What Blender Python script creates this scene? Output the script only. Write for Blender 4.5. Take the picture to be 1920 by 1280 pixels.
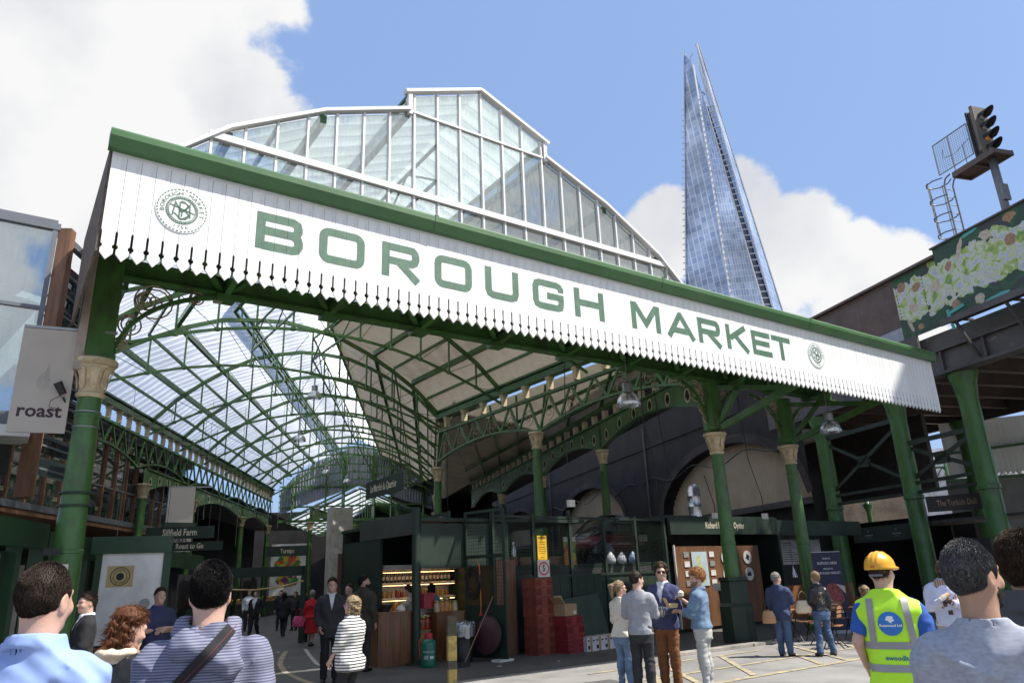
import bpy, bmesh, math, random
import numpy as np
from mathutils import Vector, Matrix
sc = bpy.context.scene
for o in list(bpy.data.objects): bpy.data.objects.remove(o)
R = math.radians
PI = math.pi
col = sc.collection
rng = random.Random(7)
# ------------------------------------------------------------ camera
cam = bpy.data.objects.new('camera', bpy.data.cameras.new('camera')); col.objects.link(cam)
cam.data.sensor_width = 36; cam.data.lens = 25.39; cam.data.clip_end = 6000; cam.data.clip_start = .05
th, ro = R(17.99), R(-2.264)
fw = Vector((0, math.cos(th), math.sin(th))); rt0 = Vector((1, 0, 0)); up0 = rt0.cross(fw)
rt = rt0*math.cos(ro)+up0*math.sin(ro); up = rt.cross(fw)
cam.matrix_world = Matrix(((rt.x, up.x, -fw.x, 0), (rt.y, up.y, -fw.y, 0), (rt.z, up.z, -fw.z, 1.72), (0, 0, 0, 1)))
sc.camera = cam
# ------------------------------------------------------------ sun and sky
SUN_AZ, SUN_EL = 97, 55           # azimuth clockwise from +Y (view direction)
sd = Vector((math.sin(R(SUN_AZ))*math.cos(R(SUN_EL)), math.cos(R(SUN_AZ))*math.cos(R(SUN_EL)), math.sin(R(SUN_EL))))
sun = bpy.data.objects.new('sun', bpy.data.lights.new('sun', 'SUN')); col.objects.link(sun)
sun.data.energy = 4.6; sun.data.angle = R(.53); sun.data.color = (1, .955, .88)
sun.rotation_euler = sd.to_track_quat('Z', 'Y').to_euler(); sun.location = sd*60
sc.view_settings.view_transform = 'Standard'; sc.view_settings.look = 'None'; sc.view_settings.gamma = 1
sc.view_settings.exposure = .78
sc.render.engine = 'CYCLES'; sc.cycles.use_denoising = True; sc.cycles.max_bounces = 10; sc.cycles.transparent_max_bounces = 24
sc.cycles.sample_clamp_indirect = 6; sc.cycles.caustics_refractive = False; sc.cycles.caustics_reflective = False
world = bpy.data.worlds.new('World'); sc.world = world; world.use_nodes = True
def build_world():
    nt = world.node_tree; nt.nodes.clear(); N = nt.nodes.new; L = nt.links.new
    out = N('ShaderNodeOutputWorld'); bg = N('ShaderNodeBackground'); bg.inputs[1].default_value = .1
    sky = N('ShaderNodeTexSky'); sky.sky_type = 'NISHITA'; sky.sun_disc = False
    sky.sun_elevation = R(SUN_EL); sky.sun_rotation = R(SUN_AZ); sky.air_density = 1.15; sky.dust_density = 1.2; sky.ozone_density = 2.6
    tc = N('ShaderNodeTexCoord')
    n1 = N('ShaderNodeTexNoise'); n1.inputs['Scale'].default_value = 5.2; n1.inputs['Detail'].default_value = 9; n1.inputs['Roughness'].default_value = .57
    mp = N('ShaderNodeMapping'); mp.inputs['Location'].default_value = (.3, 1.7, .4); mp.inputs['Scale'].default_value = (1, 1, 1.25)
    L(tc.outputs['Generated'], mp.inputs[0]); L(mp.outputs[0], n1.inputs['Vector'])
    # cumulus banks: where they stand in the sky (direction, angular radius, weight)
    banks = [((-.49, .67, .56), 13, 1.), ((-.40, .70, .59), 8, .95), ((-.31, .71, .63), 7, .85), ((-.56, .71, .42), 14, 1.), ((-.44, .76, .48), 7.5, .9), ((-.265, .79, .55), 4.5, .62), ((-.30, .79, .53), 5, .7),
             ((.36, .85, .38), 6.5, 1.), ((.42, .84, .335), 6, 1.), ((.31, .835, .455), 4, .85), ((.21, .88, .43), 4.5, .8), ((.465, .83, .31), 6, .9), ((.39, .86, .33), 6, .9),
             ((-.9, -.2, .5), 26, .75), ((.3, -.9, .45), 24, .75), ((-.3, -.8, .6), 20, .7), ((.82, -.33, .46), 24, .85)]
    acc = None
    for d, r, w in banks:
        d = Vector(d).normalized()
        dp = N('ShaderNodeVectorMath'); dp.operation = 'DOT_PRODUCT'; dp.inputs[1].default_value = d; L(tc.outputs['Generated'], dp.inputs[0])
        mr = N('ShaderNodeMapRange'); mr.interpolation_type = 'SMOOTHSTEP'; mr.inputs[1].default_value = math.cos(R(r)); mr.inputs[2].default_value = math.cos(R(r*.3)); mr.inputs[3].default_value = 0; mr.inputs[4].default_value = w
        L(dp.outputs['Value'], mr.inputs[0])
        if acc is None: acc = mr.outputs[0]
        else:
            m = N('ShaderNodeMath'); m.operation = 'MAXIMUM'; L(acc, m.inputs[0]); L(mr.outputs[0], m.inputs[1]); acc = m.outputs[0]
    ad = N('ShaderNodeMath'); ad.operation = 'MULTIPLY_ADD'; L(acc, ad.inputs[0]); ad.inputs[1].default_value = .34; L(n1.outputs['Fac'], ad.inputs[2])
    ms = N('ShaderNodeMapRange'); ms.interpolation_type = 'SMOOTHSTEP'; ms.inputs[1].default_value = .615; ms.inputs[2].default_value = .72; L(ad.outputs[0], ms.inputs[0])
    n2 = N('ShaderNodeTexNoise'); n2.inputs['Scale'].default_value = 4.; n2.inputs['Detail'].default_value = 6
    mp2 = N('ShaderNodeMapping'); mp2.inputs['Location'].default_value = (.2, .1, .75); L(tc.outputs['Generated'], mp2.inputs[0]); L(mp2.outputs[0], n2.inputs['Vector'])
    cr = N('ShaderNodeValToRGB'); e = cr.color_ramp.elements; e[0].position = .34; e[0].color = (3.7, 3.85, 4.25, 1); e[1].position = .60; e[1].color = (5.5, 5.5, 5.5, 1); L(n2.outputs['Fac'], cr.inputs[0])
    hz = N('ShaderNodeMix'); hz.data_type = 'RGBA'; hz.inputs['Factor'].default_value = .72; hz.inputs['B'].default_value = (1.95, 2.95, 5.2, 1); L(sky.outputs[0], hz.inputs['A'])
    mx = N('ShaderNodeMix'); mx.data_type = 'RGBA'; L(ms.outputs[0], mx.inputs['Factor']); L(hz.outputs['Result'], mx.inputs['A']); L(cr.outputs[0], mx.inputs['B'])
    L(mx.outputs['Result'], bg.inputs[0]); L(bg.outputs[0], out.inputs[0])
build_world()
# ------------------------------------------------------------ frames of the place
def frame(x, y, deg, z=0): return Matrix.Translation((x, y, z)) @ Matrix.Rotation(R(deg), 4, 'Z')
MF = frame(-6.28, 10.30, 35.26)      # market: x along the street front, y into the hall
VF = frame(15.30, 25.50, -73.4)      # railway bridge: x along the tracks, y across them
ID = Matrix()
# ------------------------------------------------------------ materials
MATS = {}
def nodes(name):
    m = bpy.data.materials.new(name); m.use_nodes = True; nt = m.node_tree
    return m, nt, nt.nodes['Principled BSDF']
def mat(name, c, rough=.6, metal=0., var=.18, vs=2.5, bump=.08, bs=45., rnd=0., dirt=None, ds=1.2, dlo=.5, dhi=.7, coat=0., spec=None, stretch=(1, 1, 1), emit=0, trans=0.):
    """painted / plain surface: colour with noise variation, optional dirt blotches, fine bump, per-object shift"""
    if name in MATS: return MATS[name]
    m, nt, b = nodes(name); N = nt.nodes.new; L = nt.links.new
    tc = N('ShaderNodeTexCoord'); mp = N('ShaderNodeMapping'); mp.inputs['Scale'].default_value = stretch; L(tc.outputs['Object'], mp.inputs[0])
    n1 = N('ShaderNodeTexNoise'); n1.inputs['Scale'].default_value = vs; n1.inputs['Detail'].default_value = 6; L(mp.outputs[0], n1.inputs['Vector'])
    mr = N('ShaderNodeMapRange'); mr.inputs[1].default_value = .3; mr.inputs[2].default_value = .7; mr.inputs[3].default_value = 1-var; mr.inputs[4].default_value = 1+var; L(n1.outputs['Fac'], mr.inputs[0])
    val = mr.outputs[0]
    if rnd:
        oi = N('ShaderNodeObjectInfo'); m2 = N('ShaderNodeMapRange'); m2.inputs[3].default_value = 1-rnd; m2.inputs[4].default_value = 1+rnd; L(oi.outputs['Random'], m2.inputs[0])
        mm = N('ShaderNodeMath'); mm.operation = 'MULTIPLY'; L(val, mm.inputs[0]); L(m2.outputs[0], mm.inputs[1]); val = mm.outputs[0]
    vm = N('ShaderNodeVectorMath'); vm.operation = 'SCALE'; vm.inputs[0].default_value = c[:3]; L(val, vm.inputs['Scale']); cc = vm.outputs[0]
    if dirt:
        n3 = N('ShaderNodeTexNoise'); n3.inputs['Scale'].default_value = ds; n3.inputs['Detail'].default_value = 9; n3.inputs['Roughness'].default_value = .65; L(mp.outputs[0], n3.inputs['Vector'])
        d2 = N('ShaderNodeMapRange'); d2.inputs[1].default_value = dlo; d2.inputs[2].default_value = dhi; L(n3.outputs['Fac'], d2.inputs[0])
        mx = N('ShaderNodeMix'); mx.data_type = 'RGBA'; L(d2.outputs[0], mx.inputs['Factor']); L(cc, mx.inputs['A']); mx.inputs['B'].default_value = (*dirt, 1); cc = mx.outputs['Result']
    L(cc, b.inputs['Base Color']); b.inputs['Roughness'].default_value = rough; b.inputs['Metallic'].default_value = metal
    if spec is not None: b.inputs['Specular IOR Level'].default_value = spec
    if coat: b.inputs['Coat Weight'].default_value = coat
    if trans: b.inputs['Transmission Weight'].default_value = trans
    if emit: L(cc, b.inputs['Emission Color']); b.inputs['Emission Strength'].default_value = emit
    if bump:
        n2 = N('ShaderNodeTexNoise'); n2.inputs['Scale'].default_value = bs; n2.inputs['Detail'].default_value = 4; L(mp.outputs[0], n2.inputs['Vector'])
        bp = N('ShaderNodeBump'); bp.inputs['Strength'].default_value = min(1, bump*4); bp.inputs['Distance'].default_value = .01; L(n2.outputs['Fac'], bp.inputs['Height']); L(bp.outputs[0], b.inputs['Normal'])
    MATS[name] = m; return m
def glass(name, tint=(.8, .9, .9), clear=.6, rough=.02, dirtcol=(.55, .6, .6), dirt=.12, ds=3.):
    """window pane: part clear, part mirror, with a thin dirty film"""
    if name in MATS: return MATS[name]
    m, nt, b = nodes(name); N = nt.nodes.new; L = nt.links.new; out = nt.nodes['Material Output']; nt.nodes.remove(b)
    tr = N('ShaderNodeBsdfTransparent'); tr.inputs[0].default_value = (*tint, 1)
    gl = N('ShaderNodeBsdfGlossy'); gl.inputs['Roughness'].default_value = rough; gl.inputs[0].default_value = (.9, .95, 1, 1)
    df = N('ShaderNodeBsdfDiffuse'); df.inputs[0].default_value = (*dirtcol, 1)
    fr = N('ShaderNodeFresnel'); fr.inputs[0].default_value = 1.5
    mr = N('ShaderNodeMapRange'); mr.inputs[3].default_value = 1-clear; mr.inputs[4].default_value = 1; L(fr.outputs[0], mr.inputs[0])
    m1 = N('ShaderNodeMixShader'); L(mr.outputs[0], m1.inputs[0]); L(tr.outputs[0], m1.inputs[1]); L(gl.outputs[0], m1.inputs[2])
    tc = N('ShaderNodeTexCoord'); mp = N('ShaderNodeMapping'); mp.inputs['Scale'].default_value = (6, 6, 1); L(tc.outputs['Object'], mp.inputs[0])
    nz = N('ShaderNodeTexNoise'); nz.inputs['Scale'].default_value = ds; nz.inputs['Detail'].default_value = 6; L(mp.outputs[0], nz.inputs['Vector'])
    d2 = N('ShaderNodeMapRange'); d2.inputs[1].default_value = .4; d2.inputs[2].default_value = .75; d2.inputs[3].default_value = dirt*.3; d2.inputs[4].default_value = dirt*2; L(nz.outputs['Fac'], d2.inputs[0])
    m2 = N('ShaderNodeMixShader'); L(d2.outputs[0], m2.inputs[0]); L(m1.outputs[0], m2.inputs[1]); L(df.outputs[0], m2.inputs[2]); L(m2.outputs[0], out.inputs[0])
    MATS[name] = m; return m
def sheet(name, c=(.90, .91, .92), clear=.10, freq=0.):
    """translucent roofing sheet"""
    m, nt, b = nodes(name); N = nt.nodes.new; L = nt.links.new; out = nt.nodes['Material Output']; nt.nodes.remove(b)
    tc = N('ShaderNodeTexCoord'); nz = N('ShaderNodeTexNoise'); nz.inputs['Scale'].default_value = 1.3; nz.inputs['Detail'].default_value = 7; L(tc.outputs['Object'], nz.inputs['Vector'])
    oi = N('ShaderNodeObjectInfo'); a = N('ShaderNodeMath'); a.operation = 'MULTIPLY_ADD'; L(oi.outputs['Random'], a.inputs[0]); a.inputs[1].default_value = .25; L(nz.outputs['Fac'], a.inputs[2])
    mr = N('ShaderNodeMapRange'); mr.inputs[1].default_value = .3; mr.inputs[2].default_value = .95; mr.inputs[3].default_value = .55; mr.inputs[4].default_value = 1; L(a.outputs[0], mr.inputs[0])
    vm = N('ShaderNodeVectorMath'); vm.operation = 'SCALE'; vm.inputs[0].default_value = c; L(mr.outputs[0], vm.inputs['Scale'])
    tl = N('ShaderNodeBsdfTranslucent'); L(vm.outputs[0], tl.inputs[0]); tr = N('ShaderNodeBsdfTransparent'); tr.inputs[0].default_value = (.85, .9, .95, 1)
    mx = N('ShaderNodeMixShader'); mx.inputs[0].default_value = clear; L(tl.outputs[0], mx.inputs[1]); L(tr.outputs[0], mx.inputs[2])
    gl = N('ShaderNodeBsdfGlossy'); gl.inputs['Roughness'].default_value = .25; m2 = N('ShaderNodeMixShader'); m2.inputs[0].default_value = .08; L(mx.outputs[0], m2.inputs[1]); L(gl.outputs[0], m2.inputs[2])
    L(m2.outputs[0], out.inputs[0]); MATS[name] = m; return m
def stripes(name, c1, c2, period, duty=.5, axis=2, rough=.8, var=.1, soft=.08):
    """knitted / printed stripes across an object axis"""
    m, nt, b = nodes(name); N = nt.nodes.new; L = nt.links.new
    tc = N('ShaderNodeTexCoord'); sx = N('ShaderNodeSeparateXYZ'); L(tc.outputs['Object'], sx.inputs[0])
    dv = N('ShaderNodeMath'); dv.operation = 'DIVIDE'; L(sx.outputs[axis], dv.inputs[0]); dv.inputs[1].default_value = period
    fr = N('ShaderNodeMath'); fr.operation = 'FRACT'; L(dv.outputs[0], fr.inputs[0])
    mr = N('ShaderNodeMapRange'); mr.inputs[1].default_value = duty-soft; mr.inputs[2].default_value = duty+soft; L(fr.outputs[0], mr.inputs[0])
    mx = N('ShaderNodeMix'); mx.data_type = 'RGBA'; mx.inputs['A'].default_value = (*c1, 1); mx.inputs['B'].default_value = (*c2, 1); L(mr.outputs[0], mx.inputs['Factor'])
    L(mx.outputs['Result'], b.inputs['Base Color']); b.inputs['Roughness'].default_value = rough
    nz = N('ShaderNodeTexNoise'); nz.inputs['Scale'].default_value = 180; L(tc.outputs['Object'], nz.inputs['Vector'])
    bp = N('ShaderNodeBump'); bp.inputs['Strength'].default_value = .25; bp.inputs['Distance'].default_value = .004; L(nz.outputs['Fac'], bp.inputs['Height']); L(bp.outputs[0], b.inputs['Normal'])
    MATS[name] = m; return m
GREEN = mat('green_iron_paint', (.060, .155, .036), .38, var=.22, vs=3, bump=.05, bs=30, dirt=(.055, .05, .032), ds=3.2, dlo=.50, dhi=.74, coat=.1, stretch=(1, 1, .45))
DKGREEN = mat('dark_green_stall_paint', (.018, .034, .021), .5, var=.25, vs=2, bump=.04, bs=30, dirt=(.04, .04, .035), ds=3, dlo=.6, dhi=.8)
MDGREEN = mat('mid_green_stall_paint', (.022, .06, .026), .4, var=.25, vs=2, bump=.04, bs=30, dirt=(.04, .045, .03), ds=3, dlo=.58, dhi=.8)
TRIMG = mat('green_gutter_paint', (.048, .13, .042), .45, var=.15, vs=1.5, bump=.04, bs=20, dirt=(.08, .12, .06), ds=1.5, dlo=.55, dhi=.75)
CREAM = mat('cream_iron_paint', (.60, .49, .31), .5, var=.2, vs=6, bump=.06, bs=40, dirt=(.30, .22, .12), ds=8, dlo=.55, dhi=.75)
WHITE = mat('white_board_paint', (.80, .80, .78), .5, var=.05, vs=2, bump=.03, bs=30, rnd=.045, dirt=(.56, .54, .49), ds=2.6, dlo=.56, dhi=.85, stretch=(4, 4, .5))
LETTER = mat('sign_green_paint', (.075, .155, .10), .5, var=.14, vs=5, bump=.02, dirt=(.16, .23, .17), ds=7, dlo=.55, dhi=.8)
FRAMEW = mat('white_metal_frame', (.74, .73, .71), .4, var=.06, bump=0, dirt=(.5, .46, .42), ds=3, dlo=.6, dhi=.8)
BOARD = mat('beige_boarded_ceiling', (.80, .69, .56), .75, var=.1, vs=1.2, bump=.05, dirt=(.60, .50, .40), ds=.8, dlo=.5, dhi=.75)
def add_sun_glow(m, w):  # translucency added to the boards so passing sun brightens the ceiling
    nt = m.node_tree; N = nt.nodes.new; L = nt.links.new; b = nt.nodes['Principled BSDF']; out = nt.nodes['Material Output']; t = N('ShaderNodeBsdfTranslucent'); src = b.inputs['Base Color'].links[0].from_socket; L(src, t.inputs[0]); mx = N('ShaderNodeMixShader'); mx.inputs[0].default_value = w; L(b.outputs[0], mx.inputs[1]); L(t.outputs[0], mx.inputs[2]); L(mx.outputs[0], out.inputs[0])
add_sun_glow(BOARD, .075)
STEEL = mat('grey_steel', (.33, .33, .33), .4, .7, var=.15)
BLACK = mat('black_plastic', (.012, .012, .013), .45, var=.2)
RUST = mat('brown_riveted_steel', (.105, .078, .066), .6, .1, var=.2, vs=1.5, bump=.06, dirt=(.15, .09, .06), ds=1.6, dlo=.5, dhi=.75)
SOOT = mat('sooty_grey_steel', (.085, .078, .075), .6, .1, var=.25, vs=1.5, bump=.06, dirt=(.2, .17, .15), ds=2.4, dlo=.58, dhi=.8)
PANE = glass('gable_pane', (.58, .67, .62), .66, .02, (.42, .48, .45), .2)
SHEET = sheet('translucent_roof_sheet')
# ------------------------------------------------------------ mesh helpers
class MB:
    def __init__(s): s.v = []; s.f = []; s.m = []
    def add(s, vs, fs, mi=0):
        b = len(s.v); s.v += [tuple(v) for v in vs]; s.f += [tuple(b+i for i in f) for f in fs]; s.m += [mi]*len(fs); return s
    def box(s, x0, x1, y0, y1, z0, z1, mi=0, M=None):
        vs = [Vector((x, y, z)) for z in (z0, z1) for y in (y0, y1) for x in (x0, x1)]
        if M is not None: vs = [M @ v for v in vs]
        return s.add(vs, [(0, 2, 3, 1), (4, 5, 7, 6), (0, 1, 5, 4), (2, 6, 7, 3), (0, 4, 6, 2), (1, 3, 7, 5)], mi)
    def bar(s, p, q, w, h=None, upv=(0, 0, 1), mi=0):
        p = Vector(p); q = Vector(q); h = h or w; d = (q-p).normalized(); u = Vector(upv)
        x = d.cross(u)
        if x.length < 1e-4: x = d.cross(Vector((1, 0, 0)))
        x.normalize(); u = x.cross(d); x *= w/2; u *= h/2
        return s.add([p-x-u, p+x-u, p+x+u, p-x+u, q-x-u, q+x-u, q+x+u, q-x+u], [(3, 2, 1, 0), (4, 5, 6, 7), (0, 1, 5, 4), (1, 2, 6, 5), (2, 3, 7, 6), (3, 0, 4, 7)], mi)
    def tube(s, pts, r, n=8, closed=False, mi=0, cap=True):
        pts = [Vector(p) for p in pts]; N = len(pts); rs = r if isinstance(r, (list, tuple)) else [r]*N
        b = len(s.v); ref = None
        for i, p in enumerate(pts):
            a = pts[i-1] if (i or closed) else p; c = pts[(i+1) % N] if (i < N-1 or closed) else p
            d = (c-a).normalized()
            if ref is None:
                ref = d.cross(Vector((0, 0, 1)))
                if ref.length < .05: ref = d.cross(Vector((1, 0, 0)))
            x = (ref-d*ref.dot(d)); x.normalize(); ref = x; y = d.cross(x)
            for k in range(n):
                t = 2*PI*k/n; s.v.append(tuple(p+(x*math.cos(t)+y*math.sin(t))*rs[i]))
        for i in range(N if closed else N-1):
            j = (i+1) % N
            for k in range(n):
                l = (k+1) % n; s.f.append((b+i*n+k, b+i*n+l, b+j*n+l, b+j*n+k)); s.m.append(mi)
        if cap and not closed:
            s.f.append(tuple(b+k for k in range(n))[::-1]); s.m.append(mi); s.f.append(tuple(b+(N-1)*n+k for k in range(n))); s.m.append(mi)
        return s
    def lathe(s, prof, n=24, c=(0, 0, 0), mi=0, sy=1., a0=0., cap=True):
        b = len(s.v)
        for r, z in prof:
            for k in range(n):
                t = 2*PI*k/n+a0; s.v.append((c[0]+r*math.cos(t), c[1]+r*sy*math.sin(t), c[2]+z))
        for i in range(len(prof)-1):
            for k in range(n):
                l = (k+1) % n; s.f.append((b+i*n+k, b+i*n+l, b+(i+1)*n+l, b+(i+1)*n+k)); s.m.append(mi)
        if cap:
            s.f.append(tuple(b+k for k in range(n))[::-1]); s.m.append(mi); e = b+(len(prof)-1)*n; s.f.append(tuple(e+k for k in range(n))); s.m.append(mi)
        return s
    def prism(s, poly, a, mi=0, rev=False):
        """closed polygon (3D points) pushed along vector a"""
        a = Vector(a); P = [Vector(p) for p in poly]; n = len(P); Q = [p+a for p in P]
        fs = [tuple(range(n))[::-1], tuple(range(n, 2*n))]+[(i, (i+1) % n, n+(i+1) % n, n+i) for i in range(n)]
        return s.add(P+Q, fs, mi)
    def quad(s, a, b, c, d, mi=0): return s.add([a, b, c, d], [(0, 1, 2, 3)], mi)
    def mesh(s, name, mats, smooth=False):
        me = bpy.data.meshes.new(name); me.from_pydata(s.v, [], s.f)
        for m in (mats if isinstance(mats, (list, tuple)) else [mats]): me.materials.append(m)
        if any(s.m): me.polygons.foreach_set('material_index', s.m)
        if smooth:
            me.polygons.foreach_set('use_smooth', [True]*len(s.f))
            if smooth == 'auto':
                try: me.set_sharp_from_angle(angle=R(40))
                except Exception: pass
        me.validate(); return me
    def build(s, name, mats, parent=None, smooth=False, M=None): return link(name, s.mesh(name, mats, smooth), parent, M)
def link(name, data, parent=None, M=None):
    o = bpy.data.objects.new(name, data); col.objects.link(o)
    if parent is not None: o.parent = parent
    if M is not None: o.matrix_local = M
    return o
def recalc(me):
    bm = bmesh.new(); bm.from_mesh(me); bmesh.ops.recalc_face_normals(bm, faces=bm.faces); bm.to_mesh(me); bm.free(); return me
def tag(o, label, cat, group=None):
    o['label'] = label; o['category'] = cat
    if group: o['group'] = group
    return o
def thing(name, label, cat, M=None, group=None):
    o = bpy.data.objects.new(name, None); col.objects.link(o); o.empty_display_size = .2
    if M is not None: o.matrix_world = M
    return tag(o, label, cat, group)
def struct(name, mb, m, M=None, smooth=False):
    o = mb.build(name, m, None, smooth, M); o['kind'] = 'structure'; return o
def at(F, x, y, z=0, rz=0): return F @ Matrix.Translation((x, y, z)) @ Matrix.Rotation(R(rz), 4, 'Z')
def copy_tree(o, parent=None, M=None):
    c = o.copy(); col.objects.link(c); c.parent = parent
    if M is not None: c.matrix_local = M
    for ch in o.children: copy_tree(ch, c, ch.matrix_local.copy())
    return c
def stroke(path, w, closed=False):
    """flat mitred band of width w along a 2D path -> (verts2d, quads)"""
    P = [Vector(p) for p in path]; n = len(P); A = []; B = []
    for i in range(n):
        a = P[i-1] if (i or closed) else None; c = P[(i+1) % n] if (i < n-1 or closed) else None
        d1 = (P[i]-a).normalized() if a is not None else None; d2 = (c-P[i]).normalized() if c is not None else None
        if d1 is None: d1 = d2
        if d2 is None: d2 = d1
        n1 = Vector((-d1.y, d1.x)); n2 = Vector((-d2.y, d2.x)); m = (n1+n2)
        if m.length < 1e-5: m = n1
        m.normalize(); k = max(.35, m.dot(n1)); m *= w/2/k; A.append(P[i]+m); B.append(P[i]-m)
    V = A+B; Q = []
    for i in range(n if closed else n-1):
        j = (i+1) % n; Q.append((i, n+i, n+j, j))
    return V, Q
def rrect(x0, x1, y0, y1, r, k=4):
    out = []
    for cx, cy, a in ((x1-r, y1-r, 0), (x0+r, y1-r, 90), (x0+r, y0+r, 180), (x1-r, y0+r, 270)):
        for i in range(k+1): t = R(a+90*i/k); out.append((cx+r*math.cos(t), cy+r*math.sin(t)))
    return out
def text_mesh(s, size, depth=.002, align='CENTER', shear=0, sp=1., ext=None):
    c = bpy.data.curves.new('t', 'FONT'); c.body = s; c.size = size; c.extrude = depth; c.align_x = align; c.align_y = 'CENTER'; c.shear = shear; c.space_character = sp; c.resolution_u = 2
    if ext: c.offset = ext
    o = bpy.data.objects.new('t', c); col.objects.link(o); dg = bpy.context.evaluated_depsgraph_get()
    me = bpy.data.meshes.new_from_object(o.evaluated_get(dg)); bpy.data.objects.remove(o); bpy.data.curves.remove(c); return me
RX90 = Matrix.Rotation(PI/2, 4, 'X')     # text laid in XY stands up facing -Y
def text(s, size, m, parent, M, name='lettering', depth=.002, align='CENTER', shear=0, sx=1., ext=None):
    me = text_mesh(s, size, depth, align, shear, 1., ext); me.materials.clear(); me.materials.append(m)
    return link(name, me, parent, M @ RX90 @ Matrix.Diagonal((sx, 1, 1, 1)))
# ============================================================ ground
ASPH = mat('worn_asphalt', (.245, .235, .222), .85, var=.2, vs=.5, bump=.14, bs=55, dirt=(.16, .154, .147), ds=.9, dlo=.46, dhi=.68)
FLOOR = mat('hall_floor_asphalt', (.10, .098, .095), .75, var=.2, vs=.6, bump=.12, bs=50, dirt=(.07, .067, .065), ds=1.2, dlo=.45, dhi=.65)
YELL = mat('worn_yellow_paint', (.46, .37, .19), .75, var=.2, vs=4, bump=.08, dirt=(.24, .228, .205), ds=5, dlo=.42, dhi=.60)
WHITEP = mat('worn_white_paint', (.55, .54, .5), .7, var=.15, vs=4, bump=.08, dirt=(.2, .19, .18), ds=6, dlo=.48, dhi=.62)
STONE = mat('kerb_stone', (.26, .24, .21), .8, var=.25, vs=5, bump=.12, bs=30, rnd=.15)
struct('ground', MB().add([(-2500, -2500, 0), (2500, -2500, 0), (2500, 2500, 0), (-2500, 2500, 0)], [(0, 1, 2, 3)]), ASPH)
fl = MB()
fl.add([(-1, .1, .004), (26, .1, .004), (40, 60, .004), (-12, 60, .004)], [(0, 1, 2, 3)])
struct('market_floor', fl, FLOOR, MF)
def band(name, pts, w, m, F, z=.008, kind='structure'):
    V, Q = stroke(pts, w); o = MB().add([(p[0], p[1], z) for p in V], Q).build(name, m, None, False, F); o['kind'] = kind; return o
def dashes(pts, w, F, m=YELL, nm='yellow_road_marking'): return band(nm, pts, w, m, F)
bx = [((7.2, -3.55), (16.5, -3.55)), ((7.6, -2.43), (16, -2.43)), ((8.3, -1.1), (13.2, -1.1))]
for i, (a, b) in enumerate(bx): dashes([a, b], .15 if i == 0 else .1, MF)
for u0 in (7.8, 9.9, 11.8, 13.8):
    band('yellow_road_marking', [(u0, -3.47), (u0+1.9, -1.16)], .11, YELL, MF, .012)
band('yellow_road_marking', [(10.1, -1.16), (8.6, -3.47)], .11, YELL, MF, .0125); band('yellow_road_marking', [(14.2, -1.16), (12.6, -3.47)], .11, YELL, MF, .0125)
band('yellow_floor_marking', [(4.3+.0, 1.4), (4.35, 2.6), (4.55, 4.2), (4.95, 5.8), (5.5, 7.4), (6.2, 9.2)], .12, YELL, MF)
band('white_floor_marking', [(5.2, 2.2), (5.35, 3.6), (5.6, 5.2), (6.1, 7.0), (6.8, 9.4)], .09, WHITEP, MF)
for i, (u, v, r_) in enumerate(((9.3, -4.6, .3), (13.6, -4.9, .28))):
    o = MB().lathe([(0, 0), (r_, 0), (r_, .006), (r_*.92, .008), (r_*.9, .005), (0, .005)], 28).build('drain_cover', mat('iron_cover', (.06, .058, .055), .6, .4, var=.3, vs=30, bump=.3, bs=60), None, False, at(MF, u, v, .004)); tag(o, ['round iron drain cover in the road below the group of four', 'round iron drain cover in the road in front of the cafe'][i], 'drain cover')
PAT = mat('tar_patch', (.09, .088, .085), .85, var=.2, vs=2, bump=.12, bs=50)
for pts in (((6.6, -2.6), (8.0, -2.7), (8.1, -1.9), (6.7, -1.8)), ((11.0, -5.6), (14.5, -5.5), (14.4, -5.0), (11.1, -5.05)), ((14.6, -4.4), (15.8, -4.5), (15.9, -3.9), (14.7, -3.8))):
    o = MB().add([(x, y, .005) for x, y in pts], [(0, 1, 2, 3)]).build('road_patch', PAT, None, False, MF); o['kind'] = 'structure'
r_ = random.Random(21); LIT = mat('litter_paper', (.6, .58, .52), .8, bump=.02)
for i, (u, v) in enumerate(((5.5, 7.2), (4.9, 5.0), (6.4, 3.9), (7.9, 1.2), (9.2, .9), (10.8, -.2), (5.9, 9.0))):
    q = [(.06*r_.uniform(.5, 1.4)*math.cos(k*1.25), .05*r_.uniform(.5, 1.4)*math.sin(k*1.25), .006+.012*r_.random()) for k in range(5)]; o = MB().add(q+[(0, 0, .022)], [(k, (k+1) % 5, 5) for k in range(5)]).build('litter', LIT, None, False, at(MF, u, v, .004)); tag(o, '%s scrap of white paper on the market floor counting from the aisle' % ['first', 'second', 'third', 'fourth', 'fifth', 'sixth', 'farthest'][i], 'litter', 'paper scraps on the floor')
# low granite kerb stones at the edge of the hall, each a stone
kb = MB().box(-.44, .44, -.14, .14, 0, .06).mesh('kerb', STONE)
kerb = link('kerb', MB().box(-.3, .3, -.06, .06, 0, .02).mesh('kerb_bed', STONE), None, at(MF, 12.6, -.35)); kerb['kind'] = 'structure'
for i in range(5): link('kerb_stone', kb, kerb, Matrix.Translation((-1.1+i*.9, rng.uniform(-.02, .02), .002)))
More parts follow.
